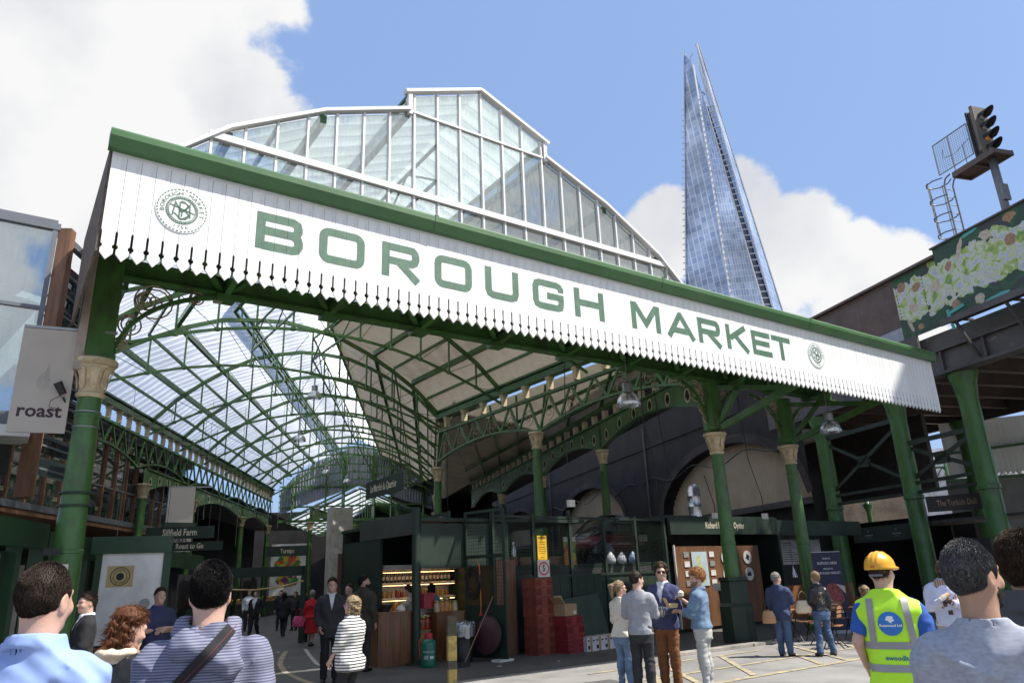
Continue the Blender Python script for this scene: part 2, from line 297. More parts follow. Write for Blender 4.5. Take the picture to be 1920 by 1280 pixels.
# ============================================================ market hall
hall = thing('market_hall', 'Victorian green iron market hall with curved glazed roof and white-framed glass gable', 'market hall', MF)
hallc = [7.35, 15.]
NVx, NVy = .4745, .8802                  # nave direction in the market frame, after the bend
def nave(s, t, z): return Vector((7.35+s+NVx*t, 15+NVy*t, z))
def navp(sp, t, z): return Vector((7.35+NVx*t+sp*NVy, 15+NVy*t-sp*NVx, z))   # sp measured square to the nave
PROF = [(1.9, 11.75), (3.85, 10.97), (5.65, 9.92), (7.0, 8.72)]
CB = math.cos(R(28.33))
def rz_(s):
    s = abs(s)
    for (a, za), (b, zb) in zip(PROF, PROF[1:]):
        if s <= b: return za+(zb-za)*(s-a)/(b-a) if s >= a else PROF[0][1]
    return PROF[-1][1]
# --- glass gable above the street canopy: each pane an object
gv = .5
def gable_z(s):
    s = abs(s); return 13.0-.8*s/1.9 if s <= 1.9 else rz_(s)
mull = [-6.55+.596*i for i in range(23)]
mull = [m for m in mull]
fr = MB(); RAIL = 9.69
for m in mull:
    z1 = gable_z(m)-.03
    fr.box(7.35+m-.022, 7.35+m+.022, gv-.06, gv+.04, 8.0, z1)
def edge_bars(mb, pts, w, h, v):
    for (a, za), (b, zb) in zip(pts, pts[1:]): mb.bar((7.35+a, v, za), (7.35+b, v, zb), w, h)
Pm = [(s, rz_(s)+.03) for s in (1.9, 3.85, 5.65, 6.5)]
for sg in (-1, 1):
    edge_bars(fr, [(sg*s, z) for s, z in Pm], .18, .07, gv-.05); edge_bars(fr, [(0, 13.03), (sg*2.02, 12.2)], .18, .07, gv-.05)
    fr.box(7.35+sg*1.9-.05, 7.35+sg*1.9+.05, gv-.1, gv+.06, 11.65, 12.2)
fr.box(7.35-6.0, 7.35+6.0, gv-.10, gv+.02, RAIL-.07, RAIL+.07); fr.box(7.35-1.87, 7.35+1.87, gv-.075, gv+.02, 11.72, 11.77)
fr.build('gable_frame', FRAMEW, hall)
for i in range(len(mull)-1):
    a, b = mull[i]+.03, mull[i+1]-.03
    lo = 8.05
    for z0, z1 in ((lo, RAIL-.07), (RAIL+.07, 99)):
        ta, tb = min(z1, gable_z(a)-.06), min(z1, gable_z(b)-.06); hi = max(ta, tb)
        if hi-z0 < .1: continue
        if z1 == 99 and abs(a) < 1.9 and abs(b) < 1.9:
            MB().add([(7.35+a, gv, z0), (7.35+b, gv, z0), (7.35+b, gv, 11.72), (7.35+a, gv, 11.72)], [(0, 1, 2, 3)]).build('pane', PANE, hall); z0 = 11.77
        MB().add([(7.35+a, gv, z0), (7.35+b, gv, z0), (7.35+b, gv, max(tb, z0)), (7.35+a, gv, max(ta, z0))], [(0, 1, 2, 3)]).build('pane', PANE, hall)
# --- roof sheets: front bay (along v) and nave (bent 28 degrees)
TEND = 33.
def slope_strip(P0, dvec, wid, sign, prof):
    """one sheet strip from ridge to eave as a curved ribbon with two raised ribs"""
    mb = MB(); n = len(prof)
    vs = []
    for s, z in prof:
        for k, dz in ((0, .0), (.12, .035), (.2, 0), (.5, -.005), (.8, 0), (.88, .035), (1., 0)):
            p = P0(s*sign)+dvec*(wid*k); vs.append((p.x, p.y, z+dz))
    m = 7; fs = [(i*m+j, i*m+j+1, (i+1)*m+j+1, (i+1)*m+j) for i in range(n-1) for j in range(m-1)]
    return mb.add(vs, fs)
fwd = Vector((0, 1, 0)); nvd = Vector((NVx, NVy, 0))
W1 = .5
sl = slope_strip(lambda s: Vector((7.35+s, 0, 0)), fwd, W1-.015, -1, PROF).mesh('roof_sheet', SHEET, True)
for i in range(29): link('roof_sheet', sl, hall, Matrix.Translation((0, gv+.08+i*W1, 0)))
sln = slope_strip(lambda s: Vector((s, 0, 0)), nvd, W1-.015, -1, PROF).mesh('roof_sheet', SHEET, True)
for i in range(66): link('roof_sheet', sln, hall, Matrix.Translation((7.35+NVx*i*W1, 15.03+NVy*i*W1, 0)))
# right slope: beige boarded ceiling under grey outer sheets, boards as wide planks
OUT = mat('grey_roof_sheet', (.30, .31, .30), .5, .2, var=.15, stretch=(1, 1, 1))
def board_strip(P0, dvec, wid, prof):
    mb = MB(); vs = []; n = len(prof)
    for s, z in prof:
        for k in (0., 1.):
            p = P0(s)+dvec*(wid*k); vs.append((p.x, p.y, z-.02))
    fs = [(i*2, i*2+1, (i+1)*2+1, (i+1)*2) for i in range(n-1)]
    mb.add(vs, fs)
    return mb
WB = .98
br = board_strip(lambda s: Vector((7.35+s, 0, 0)), fwd, WB-.012, PROF).mesh('ceiling_board', BOARD, True)
for i in range(15): link('ceiling_board', br, hall, Matrix.Translation((0, gv+.08+i*WB*.985, 0)))
brn = board_strip(lambda s: Vector((s, 0, 0)), nvd, WB-.012, PROF).mesh('ceiling_board', BOARD, True)
for i in range(33): link('ceiling_board', brn, hall, Matrix.Translation((7.35+NVx*i*1., 15.03+NVy*i*1., 0)))
# lantern: glazed top
lp = [(0, 13.0), (1.9, 12.2)]
for sg in (-1, 1):
    a = slope_strip(lambda s: Vector((7.35+s, 0, 0)), fwd, W1-.015, sg, lp).mesh('lantern_sheet', SHEET, True)
    for i in range(29): link('lantern_sheet', a, hall, Matrix.Translation((0, gv+.08+i*W1, 0)))
    a = slope_strip(lambda s: Vector((s, 0, 0)), nvd, W1-.015, sg, lp).mesh('lantern_sheet', SHEET, True)
    for i in range(66): link('lantern_sheet', a, hall, Matrix.Translation((7.35+NVx*i*W1, 15.03+NVy*i*W1, 0)))
    st = MB(); s = sg*1.9
    for za, zb in ((11.7, 11.78), (12.14, 12.22)): st.bar((7.35+s, gv, za), (7.35+s, 15, za), .12, zb-za); st.bar(nave(s, 0, za), nave(s, TEND, za), .12, zb-za)
    for i in range(16): st.bar((7.35+s, gv+.1+i*.97, 11.7), (7.35+s, gv+.1+i*.97, 12.2), .06)
    for i in range(33): st.bar(nave(s, i, 11.7), nave(s, i, 12.2), .06)
    st.build('lantern_side', GREEN, hall)
# --- purlins
pu = MB()
for k, s in enumerate((3.85, 4.75, 5.65, 6.35, 7.0)):
    z = rz_(s)
    for sg in (-1, 1):
        w, h = (.14, .2) if (k % 2 == 0) else (.07, .1)
        pu.bar((7.35+sg*s, gv, z-.13), (7.35+sg*s, 15, z-.13), w, h); pu.bar(nave(sg*s, 0, z-.13), nave(sg*s, TEND, z-.13), w, h)
pu.build('purlins', GREEN, hall)
# --- trusses: curved rib, lower chord, verticals and diagonals
def truss(P, hw, name='roof_truss', k=1., side=0, m=None):
    mb = MB(); n = 12
    f = lambda x: x/hw*7.0
    up_ = lambda s: rz_(max(1.9, abs(s)))-.3 if abs(s) > 1.9 else 11.4+.1*(1.9-abs(s))
    lo_ = lambda s: 7.95+1.75*(1-(s/7.)**2)
    S = [-7+14*i/n for i in range(n+1)]
    if side < 0: S = [s for s in S if s <= .01]
    if side > 0: S = [s for s in S if s >= -.01]
    for a, b in zip(S, S[1:]):
        mb.bar(P(a*hw/7, up_(a)), P(b*hw/7, up_(b)), .10, .14); mb.bar(P(a*hw/7, lo_(a)), P(b*hw/7, lo_(b)), .05, .09)
    for i, s in enumerate(S[1:-1]):
        mb.bar(P(s*hw/7, lo_(s)), P(s*hw/7, up_(s)), .045, .06)
        mb.lathe([(.0, -.06), (.09, -.05), (.09, .05), (.0, .06)], 8, P(s*hw/7, lo_(s)), cap=False)
    for i in range(len(S)-1):
        a, b = S[i], S[i+1]
        if (a+b)/2 < 0: mb.tube([P(a*hw/7, up_(a)), P(b*hw/7, lo_(b))], .013, 5)
        else: mb.tube([P(a*hw/7, lo_(a)), P(b*hw/7, up_(b))], .013, 5)
    return mb.build(name, GREEN, hall)
for v in (5.2, 10.2): truss(lambda x, z, v=v: Vector((7.35+x, v, z)), 7.)
truss(lambda x, z: Vector((7.35+x, 15., z)), 7.)
hwn = 7*CB
for i in range(8):
    t = 4.0+i*4.05
    truss(lambda x, z, t=t: navp(x, t, z), hwn)
# ridge lattice girders hung along the nave (x braces)
lg = MB()
for s in (-1.2, 1.2):
    for za in (11.1, 10.2): lg.bar((7.35+s, gv, za), (7.35+s, 15, za), .05, .07); lg.bar(nave(s, 0, za), nave(s, TEND, za), .05, .07)
    for i in range(24):
        t0, t1 = i*TEND/24, (i+1)*TEND/24; z0, z1 = (11.1, 10.2) if i % 2 else (10.2, 11.1)
        lg.bar(nave(s, t0, z0), nave(s, t1, z1), .035, .05)
    for i in range(10): lg.bar((7.35+s, gv+i*1.45, 11.1 if i % 2 else 10.2), (7.35+s, gv+(i+1)*1.45, 10.2 if i % 2 else 11.1), .035, .05)
lg.build('ridge_girder', GREEN, hall)
# --- columns
def capital_mesh(r, h, seg=20):
    p = [(r*1.08, 0), (r*1.22, .03), (r*1.22, .06), (r*1.05, .085), (r*1.07, h*.35), (r*1.25, h*.62), (r*1.75, h*.8), (r*1.62, h*.82), (r*1.95, h*.88), (r*1.95, h*.97), (r*1.8, h), (0, h)]
    mb = MB().lathe(p, seg)
    for k in range(8):                    # leaf panels round the bell
        a = 2*PI*k/8; M = Matrix.Rotation(a, 4, 'Z')
        pts = [(r*1.10, .0, h*.18), (r*1.15, -.3*r, h*.30), (r*1.24, -.26*r, h*.5), (r*1.5, -.42*r, h*.70), (r*1.62, 0, h*.76), (r*1.5, .42*r, h*.70), (r*1.24, .26*r, h*.5), (r*1.15, .3*r, h*.30)]
        mb.prism([M @ Vector(q) for q in pts], M @ Vector((.018, 0, 0)))
    return mb.mesh('capital', CREAM, 'auto')
CAPS = {}
def column(u, v, ztop, rt_, rb, hcap=.56, zb=0., pier=None, M0=None, par=None, nm='column', taper_z=None):
    par = par or hall
    zs = ztop-hcap
    prof = [(rb*1.25, zb), (rb*1.25, zb+.12), (rb*1.05, zb+.16), (rb, zb+.2), (rb*.98+rt_*.02, zb+.25), ((rb+rt_)/2, zb+(zs-zb)*.5), ((rb+rt_)/2*1.06, zb+(zs-zb)*.5+.01), ((rb+rt_)/2*1.06, zb+(zs-zb)*.5+.05), ((rb+rt_)/2, zb+(zs-zb)*.5+.06), (rt_, zs-.3), (rt_*1.06, zs-.29), (rt_*1.06, zs-.25), (rt_, zs-.24), (rt_, zs)]
    c = MB().lathe(prof, 22).build(nm, GREEN, par, 'auto', Matrix.Translation((u, v, 0)))
    key = round(rt_, 3), hcap
    if key not in CAPS: CAPS[key] = capital_mesh(rt_, hcap)
    link('capital', CAPS[key], c, Matrix.Translation((0, 0, zs)))
    if pier:
        r0, h = pier
        MB().lathe([(r0*1.25, 0), (r0*1.25, h*.55), (r0*1.05, h*.6), (r0*1.0, h*.93), (r0*1.12, h*.95), (r0*1.12, h)], 8, a0=PI/8).build('pier_casing', DKGREEN, c)
    return c
c0 = column(.05, .3, 5.11, .165, .225, .60)
c1 = column(14.42, .42, 5.11, .155, .20, .56, pier=(.33, 1.5)); c2 = column(18.2, .86, 5.11, .155, .2, .56)
column(14.3, 15.2, 6.25, .15, .2, .6); column(14.3, 8.1, 6.5, .15, .2, .6)
for t in (14.2, 24.2, 32.0): p = nave(-7., t, 0); column(p.x, p.y, 5.95, .16, .21, .6)
for t in (2.2, 7.6): p = nave(-7, t, 0); column(p.x, p.y, 5.95, .16, .21, .6)
for t in (10.5, 21.5, 32): p = nave(6.9, t, 0); column(p.x, p.y, 6.2, .15, .2, .6)
# straps and fittings on the big corner column
sp = MB()
for z in (2.9, 3.08): sp.lathe([(.215, z), (.222, z+.005), (.222, z+.03), (.215, z+.035)], 22, (.05, .3, 0), cap=False)
sp.build('column_strap', DKGREEN, hall)
sp = MB()
for z in (4.05, 4.28): sp.lathe([(.178, z), (.184, z+.003), (.184, z+.018), (.178, z+.02)], 22, (.05, .3, 0), cap=False)
sp.build('column_band', STEEL, hall)
# box post over the corner column up to the canopy, front beam, canopy brackets
bm_ = MB(); bm_.box(-.12, .26, .12, .5, 5.11, 7.1); bm_.box(-.16, .30, .10, .52, 5.11, 5.18)
bm_.build('corner_post', GREEN, hall)
MB().box(-.24, -.125, .1, .5, 4.9, 7.05).build('corner_pilaster', mat('pinkish_render', (.42, .35, .30), .8, dirt=(.25, .2, .17)), hall)
fb = MB(); fb.box(.26, 20., .18, .42, 6.50, 6.54); fb.box(.26, 20., .28, .32, 6.54, 6.78); fb.box(.26, 20., .18, .42, 6.78, 6.82)
fb.build('front_beam', GREEN, hall)
for i in range(10):
    u = 1.85+i*1.88; b = MB()
    b.bar((u, .3, 6.55), (u, -2.7, 6.95), .10, .16); b.bar((u, .3, 6.5), (u-.62, -.2, 7.05), .12, .05); b.bar((u, .3, 6.5), (u+.62, -.2, 7.05), .12, .05); b.box(u-.16, u+.16, .12, .46, 6.42, 6.5)
    b.build('canopy_bracket', GREEN, hall)
# curved scroll brackets (ornament) -------------------------------------------------
ORN = mat('ornament_cream_iron', (.40, .32, .20), .5, var=.25, vs=8, bump=.05, dirt=(.16, .10, .055), ds=9, dlo=.48, dhi=.68)
def spiral(cx, cz, r0, turns, a0, sgn=1, n=26, inner=.12):
    return [(cx+r0*(1-(1-inner)*i/n)*math.cos(a0+sgn*2*PI*turns*i/n), cz+r0*(1-(1-inner)*i/n)*math.sin(a0+sgn*2*PI*turns*i/n)) for i in range(n+1)]
def scroll_set(mb, fn, L, H, n=3, r=.012):
    """row of C-scrolls filling length L and height H; fn(x,z)->Vector"""
    for i in range(n):
        cx = (i+.5)*L/n; R0 = min(L/n*.48, H*.34)
        for sg, cz in ((1, H*.64), (-1, H*.34)):
            mb.tube([fn(x, z) for x, z in spiral(cx, cz, R0, 1.6, PI/2*sg, sg)], r, 5)
            mb.tube([fn(x, z) for x, z in spiral(cx+R0*.75*sg, cz-R0*.6*sg, R0*.5, 1.3, PI*.2, -sg, 14)], r*.8, 4)
def bracket(P, L, H, name, parent, w=.1):
    """quadrant bracket: arched rib with scrolls between it and the beam; P(x,z) x out from column, z down from the beam"""
    mb = MB(); n = 12
    arc = [(L*math.sin(PI/2*i/n), -H*math.cos(PI/2*i/n)) for i in range(n+1)]
    arc = [(x*.98, z) for x, z in arc]
    arc = [(L*(1-math.cos(PI/2*i/n)), -H*(1-math.sin(PI/2*i/n))) for i in range(n+1)]
    for a, b in zip(arc, arc[1:]): mb.bar(P(*a), P(*b), w, .06, mi=0)
    for cx, cz, r, a0 in ((.26*L, -.22*H, .19*H, 0), (.20*L, -.22*H, .10*H, 2), (.10*L, -.55*H, .11*H, 1), (.05*L, -.78*H, .06*H, 3), (.60*L, -.08*H, .075*H, 2), (.78*L, -.045*H, .04*H, 0)):
        mb.tube([P(x, z) for x, z in spiral(cx, cz, r, 1.7, a0, 1, 24)], .014, 5, mi=1); mb.tube([P(x, z) for x, z in spiral(cx, cz, r*1.12, 1.0, a0+PI, -1, 18, 1.)], .014, 5, mi=1)
    return mb.build(name, [GREEN, ORN], parent)
bracket(lambda x, z: Vector((.26+x, .3, 6.5+z)), 1.9, 1.35, 'scroll_bracket', hall)
bracket(lambda x, z: Vector((.05, .5+x, 6.5+z)), 1.9, 1.35, 'scroll_bracket', hall)
for (u, v) in ((14.42, .42), (18.2, .86)):
    sh = MB().lathe([(.15, 5.11), (.26, 5.2), (.27, 6.5)], 8, (u, v, 0)); sh.build('column_head', GREEN, hall)
    for sg in (-1, 1): bracket(lambda x, z, sg=sg, u=u, v=v: Vector((u+sg*(.2+x), v, 6.5+z)), 1.35, 1.35, 'scroll_bracket', hall)
    k = MB(); k.bar((u, v, 5.15), (u, -2.72, 5.98), .12, .16); k.bar((u, v, 6.35), (u, -2.0, 5.8), .09, .12)
    k.bar((u, v-.1, 5.2), (u, -1.0, 6.7), .09, .12); k.bar((u, -1.75, 5.75), (u, -1.55, 6.95), .08, .1); k.bar((u, -1.8, 5.75), (u, -2.5, 6.95), .08, .1)
    k.build('canopy_strut', GREEN, hall)
# --- right eave of the front bay: beam, cream blocks, ornamental girder
def eave(P, L, z0, name, lattice=True, n=10, scroll=False, blocks=None):
    """P(x,y,z): x along the eave"""
    b = MB(); b.bar(P(0, 0, z0), P(L, 0, z0), .30, .22); b.bar(P(0, 0, z0+.2), P(L, 0, z0+.2), .42, .08); b.build(name+'_gutter_beam', GREEN, hall)
    blk = blocks or int(L/1.45)
    me = MB().box(-.09, .09, -.09, .09, -.5, -.06).box(-.12, .12, -.12, .12, -.12, -.03).mesh('bracket_block', CREAM)
    for i in range(blk):
        p = P((i+.5)*L/blk, 0, z0-.07); link('bracket_block', me, hall, Matrix.Translation(p))
    g_ = MB(); zt = z0-.66; zb = z0-1.55
    g_.bar(P(0, 0, zt), P(L, 0, zt), .16, .10); m = max(1, int(round(L/7.)))
    for i in range(m):                       # each span with a bowed bottom chord
        x0, x1 = i*L/m, (i+1)*L/m; q = 12
        ch = [(x0+(x1-x0)*k/q, zb-.35+.45*(1-(2*k/q-1)**2)) for k in range(q+1)]
        for a, c in zip(ch, ch[1:]): g_.bar(P(a[0], 0, a[1]), P(c[0], 0, c[1]), .10, .08)
        for k in range(0, q, 2):
            a, c, e = ch[k], ch[k+1], ch[k+2]
            g_.bar(P(a[0], 0, a[1]), P(c[0], 0, zt), .06, .08); g_.bar(P(c[0], 0, zt), P(e[0], 0, e[1]), .06, .08)
    g_.build(name+'_girder', GREEN, hall)
    if scroll:
        for i in range(m*6):
            s_ = MB(); x0 = (i+.5)*L/(m*6); scroll_set(s_, lambda x, z, x0=x0: P(x0-L/(m*12)+x, 0, zb-.05+z), L/(m*6), zt-zb, 1)
            s_.build('scrollwork', ORN, hall)
eave(lambda x, y, z: Vector((14.35+y, .7+x, z)), 14.5, 8.42, 'eave', scroll=True)
eave(lambda x, y, z: nave(-7.0+y, x, z), TEND, 8.42, 'eave', n=12, blocks=34)
eave(lambda x, y, z: Vector((.35+y, .7+x, z)), 14.3, 8.42, 'eave')
eave(lambda x, y, z: nave(7.0+y, x, z), TEND, 8.42, 'eave')
# --- aisle: quatrefoil girders on a line of their own, boarded ceiling above
GA, GB = Vector((14.59, .9, 0)), Vector((23.6, 27.5, 0)); gd = (GB-GA).normalized(); gl = (GB-GA).length
def gp(x, z, y=0): return GA+gd*x+Vector((gd.y, -gd.x, 0))*y+Vector((0, 0, z))
NSP = 4
ring_v, ring_f = stroke([(.15*math.cos(2*PI*i/20), .19*math.sin(2*PI*i/20)) for i in range(20)], .045, True)
QF = mat('dark_recess', (.012, .016, .012), .9, bump=0)
def quat_girder(fn, x0, x1, zt=6.95, zs=5.95, rise=.52, nq=6, blocks=True):
    """plate girder with arched soffit and rows of quatrefoils; fn(x, z, y)"""
    q = 14; mb = MB()
    tops = [fn(x0+(x1-x0)*k/q, zt) for k in range(q+1)]; bots = [fn(x0+(x1-x0)*k/q, zs+rise*(1-(2*k/q-1)**2)) for k in range(q+1)]
    nrm = (fn(x0, 0, 1)-fn(x0, 0, 0))
    for k in range(q):
        for y in (-.03, .03):
            o = nrm*y; mb.quad(bots[k]+o, bots[k+1]+o, tops[k+1]+o, tops[k]+o)
        mb.bar(bots[k], bots[k+1], .2, .05); mb.bar(tops[k], tops[k+1], .2, .06)
    for k in (0, q//2, q): mb.bar(bots[k], tops[k], .12, .1)
    gir = mb.build('arched_girder', GREEN, hall)
    for k in range(nq):
        x = x0+(x1-x0)*(k+.5)/nq; zc = zs+.35+rise*.7*(1-(2*(k+.5)/nq-1)**2)
        for y in (-.045, .045):
            r_ = MB().add([fn(x+a, zc+b, y) for a, b in ring_v], ring_f)
            for ax, az in ((0, .075), (0, -.075), (.055, 0), (-.055, 0)):
                r_.add([fn(x+ax+.05*math.cos(2*PI*j/10), zc+az+.06*math.sin(2*PI*j/10), y*.9) for j in range(10)], [tuple(range(10))], 1)
            r_.build('quatrefoil_ring', [CREAM, QF], gir)
    if blocks:
        me = MB().box(-.08, .08, -.08, .08, 0, .3).mesh('bracket_block', CREAM)
        for k in range(7): link('bracket_block', me, gir, Matrix.Translation(fn(x0+(x1-x0)*(k+.5)/7, zt+.04)))
    return gir
gpf = lambda x, z, y=0: gp(x, z, y)
for i in range(NSP):
    x0, x1 = i*gl/NSP, (i+1)*gl/NSP; quat_girder(gpf, x0, x1)
    if i: p = gp(x0, 0); column(p.x, p.y, 5.95, .13, .17, .5)
# arched girders between the far nave columns, left side and across the end
nl = lambda x, z, y=0: nave(-7.0, x, z)+Vector((NVy, -NVx, 0))*y
for a, b in ((7.6, 14.2), (14.2, 24.2), (24.2, 32.0)): quat_girder(nl, a, b, 6.6, 5.6, .62, 6, False)
ns = lambda x, z, y=0: navp(-2.76+.13*(x-26.5), x, z)+Vector((NVy, -NVx, 0))*y
for a, b in ((26.5, 33.7), (33.7, 40.5)):
    quat_girder(ns, a, b, 6.95, 5.95, .5, 5, False)
for t in (26.5, 33.7, 40.5): p = ns(t, 0); column(p.x, p.y, 5.95, .15, .2, .6)
bracket(lambda x, z: navp(-2.6+x, 26.5, 7.3+z), 1.5, 1.3, 'scroll_bracket', hall)
gb = MB(); gb.bar(gp(0, 7.36), gp(gl, 7.36), .3, .14); gb.build('aisle_gutter', GREEN, hall)
ac = MB()
A_, B_ = Vector((14.7, .6, 8.3)), Vector((14.7, 15.3, 8.3)); C_, D_ = gp(gl, 7.5), gp(0, 7.5)
n = 8
for i in range(n):
    a0 = A_.lerp(B_, i/n); a1 = A_.lerp(B_, (i+1)/n-.002); d0 = D_.lerp(C_, i/n); d1 = D_.lerp(C_, (i+1)/n-.002)
    MB().quad(a0, a1, d1, d0).build('aisle_board', BOARD, hall)
    ac.bar(a0+Vector((0, 0, -.1)), d0+Vector((0, 0, -.1)), .08, .12)
for f in (.35, .7): ac.bar(A_.lerp(D_, f)+Vector((0, 0, -.12)), B_.lerp(C_, f)+Vector((0, 0, -.12)), .08, .12)
ac.build('aisle_rafters', GREEN, hall)
MB().quad(Vector((14.2, 13.6, 8.85)), nave(6.9, TEND, 8.85), gp(gl+9, 8.2), gp(gl*.45, 8.2)).build('aisle_outer_roof', SOOT, hall)
NB = nave(7.2, TEND, 8.3); MB().quad(B_, NB, gp(gl+9, 7.5), C_).build('aisle_board', BOARD, hall)
# roof deck over the dark part between the aisle and the viaduct
dk = MB(); dk.add([(14.6, .6, 8.9), (20.2, .6, 8.9), (44, 60, 8.9), (30, 62, 8.9), (23.8, 27.5, 8.9)], [(0, 1, 2, 3, 4)]); dk.build('roof_deck', SOOT, hall)
# --- nave end gable: grey corrugated wall with open middle and the next roof behind
CORR = mat('grey_corrugated_sheet', (.26, .28, .31), .5, .2, var=.1)
eg = MB(); corr = lambda x: .03*math.sin(x*2*PI/.22)
def wallstrip(x0, x1, zlo, zhi):
    n = max(2, int((x1-x0)/.055)); vs = []
    for i in range(n+1):
        x = x0+(x1-x0)*i/n; p = navp(x, TEND-.3+corr(x), 0); vs += [(p.x, p.y, zlo(x)), (p.x, p.y, zhi(x))]
    eg.add(vs, [(2*i, 2*i+2, 2*i+3, 2*i+1) for i in range(n)])
top = lambda x: (rz_(max(1.9, abs(x)/CB))+.25)
wallstrip(-hwn, -1.2, lambda x: max(6.6, 8.8-.0*x-.35*abs(x+1.2)), top); wallstrip(1.2, hwn, lambda x: max(6.6, 8.8-.35*abs(x-1.2)), top); wallstrip(-1.2, 1.2, lambda x: 8.8+.3*(1.2-abs(x)), lambda x: 12.3)
eg.build('end_gable_sheet', CORR, hall)
ef = MB()
for x in (-5.2, -2.6, -1.2, 1.2, 2.6, 5.2): ef.bar(navp(x, TEND-.45, 6.4), navp(x, TEND-.45, top(x)), .16 if abs(x) != 1.2 else .5, .1)
for z in (7.6, 9.2): ef.bar(navp(-hwn, TEND-.45, z), navp(hwn, TEND-.45, z), .08, .12)
for sg in (-1, 1):
    ef.bar(navp(0, TEND-.5, 9.25), navp(sg*5.8, TEND-.5, 6.5), .1, .14)
ef.bar(navp(-hwn, TEND-.45, 6.5), navp(hwn, TEND-.45, 6.5), .12, .2)
ef.build('end_gable_frame', GREEN, hall)
# next hall roof beyond
bh = MB()
for i in range(30):
    t0 = TEND+.3+i*.6
    for sg in (-1, 1):
        a = navp(0, t0, 9.2); b = navp(0, t0+.57, 9.2); c = navp(sg*5.8, t0+.57, 6.5); d = navp(sg*5.8, t0, 6.5); bh.quad(a, b, c, d)
bh.build('roof_sheets', SHEET, hall)
br_ = MB()
for i in range(7):
    t = TEND+1+i*2.7
    for sg in (-1, 1): br_.bar(navp(0, t, 9.1), navp(sg*5.8, t, 6.4), .08, .14)
    br_.bar(navp(-5.8, t, 6.4), navp(5.8, t, 6.4), .05, .08); br_.bar(navp(0, t, 6.4), navp(0, t, 9.1), .05, .05)
    for sg in (-1, 1): br_.bar(navp(sg*2.9, t, 6.4), navp(sg*2.9, t, 7.8), .05, .05)
br_.build('roof_trusses', GREEN, hall)
# small second gable behind the canopy to the right
g2 = MB(); gu, gvv = 19.6, 4.2
g2.bar((gu-2.2, gvv, 9.05), (gu, gvv, 10.3), .3, .14); g2.bar((gu, gvv, 10.3), (gu+2.4, gvv, 8.9), .3, .14)
for k in (-1.2, 0, 1.2): g2.box(gu+k-.05, gu+k+.05, gvv-.05, gvv+.05, 8.6, 10.2-.55*abs(k))
g2.build('small_gable_frame', FRAMEW, hall); MB().add([(gu-2.2, gvv+.02, 8.6), (gu+2.4, gvv+.02, 8.6), (gu+2.4, gvv+.02, 8.9), (gu, gvv+.02, 10.25), (gu-2.2, gvv+.02, 9.0)], [(0, 1, 2, 3, 4)]).build('small_gable_pane', PANE, hall)
# ============================================================ street canopy with the lettered fascia
can = thing('street_canopy', 'long canopy with white scalloped boards lettered BOROUGH MARKET under a green gutter', 'canopy', MF)
fv = -2.8; U0, PIT, NB_ = -.31, .1725, 118
hw = PIT/2; g1 = hw-.0025; g2_ = hw-.015
half = [(g1, 7.06), (g1, 5.915), (g2_, 5.90), (g2_, 5.735)]+[(hw-.036*math.cos(R(a)), 5.705+.036*math.sin(R(a))) for a in (50, 20, -20, -50)]+[(g2_, 5.675), (g2_, 5.615), (hw-.02, 5.61), (0, 5.53)]
poly = [(x, 0, z) for x, z in half]+[(-x, 0, z) for x, z in half[-2::-1]]
bme = recalc(MB().prism(poly, (0, .03, 0)).mesh('board', WHITE))
seams = [U0+i*PIT for i in range(NB_+1)]
for i in range(NB_): link('board', bme, can, Matrix.Translation((U0+(i+.5)*PIT, fv+rng.uniform(-.0012, .0012), rng.uniform(-.003, .003))))
UE = seams[-1]
t_ = MB(); t_.prism([(U0-.06, fv-.17, 7.20), (U0-.06, fv-.17, 7.12), (U0-.06, fv-.11, 6.98), (U0-.06, fv+.0, 6.975), (U0-.06, fv+.06, 7.23), (U0-.06, fv-.15, 7.23)][::-1], (UE-U0+.12, 0, 0)); recalc(t_.mesh('x', TRIMG))
tr = link('gutter', recalc(t_.mesh('gutter', TRIMG)), can)
MB().box(U0, UE, fv-.012, fv+.0, 6.93, 6.975).build('moulding', FRAMEW, can)
j_ = MB()
for u in (4.2, 9.3, 14.2):
    j_ = MB(); j_.prism([(u, fv-.176, 7.235), (u, fv-.176, 7.115), (u, fv-.116, 6.975), (u, fv-.1, 6.975), (u, fv-.1, 7.235)], (.06, 0, 0))
    link('gutter_joint', recalc(j_.mesh('gutter_joint', TRIMG)), can)
MB().box(U0+.02, UE-.02, fv+.06, .6, 7.10, 7.22).build('canopy_roof', SOOT, can)
MB().box(U0-.03, U0+.0, fv+.03, .4, 5.62, 7.1).build('side_board', mat('weathered_timber', (.13, .095, .07), .8, var=.4, vs=9, dirt=(.05, .045, .04), ds=4), can)
bt = MB()
for z in (5.98, 6.9): bt.box(U0+.05, UE-.05, fv+.032, fv+.09, z, z+.09)
bt.build('backing_batten', mat('pinkish_timber', (.30, .22, .17), .8), can)
CRATE_SHADE = mat('crate_inner_shade', (.03, .02, .015), .9, bump=0)
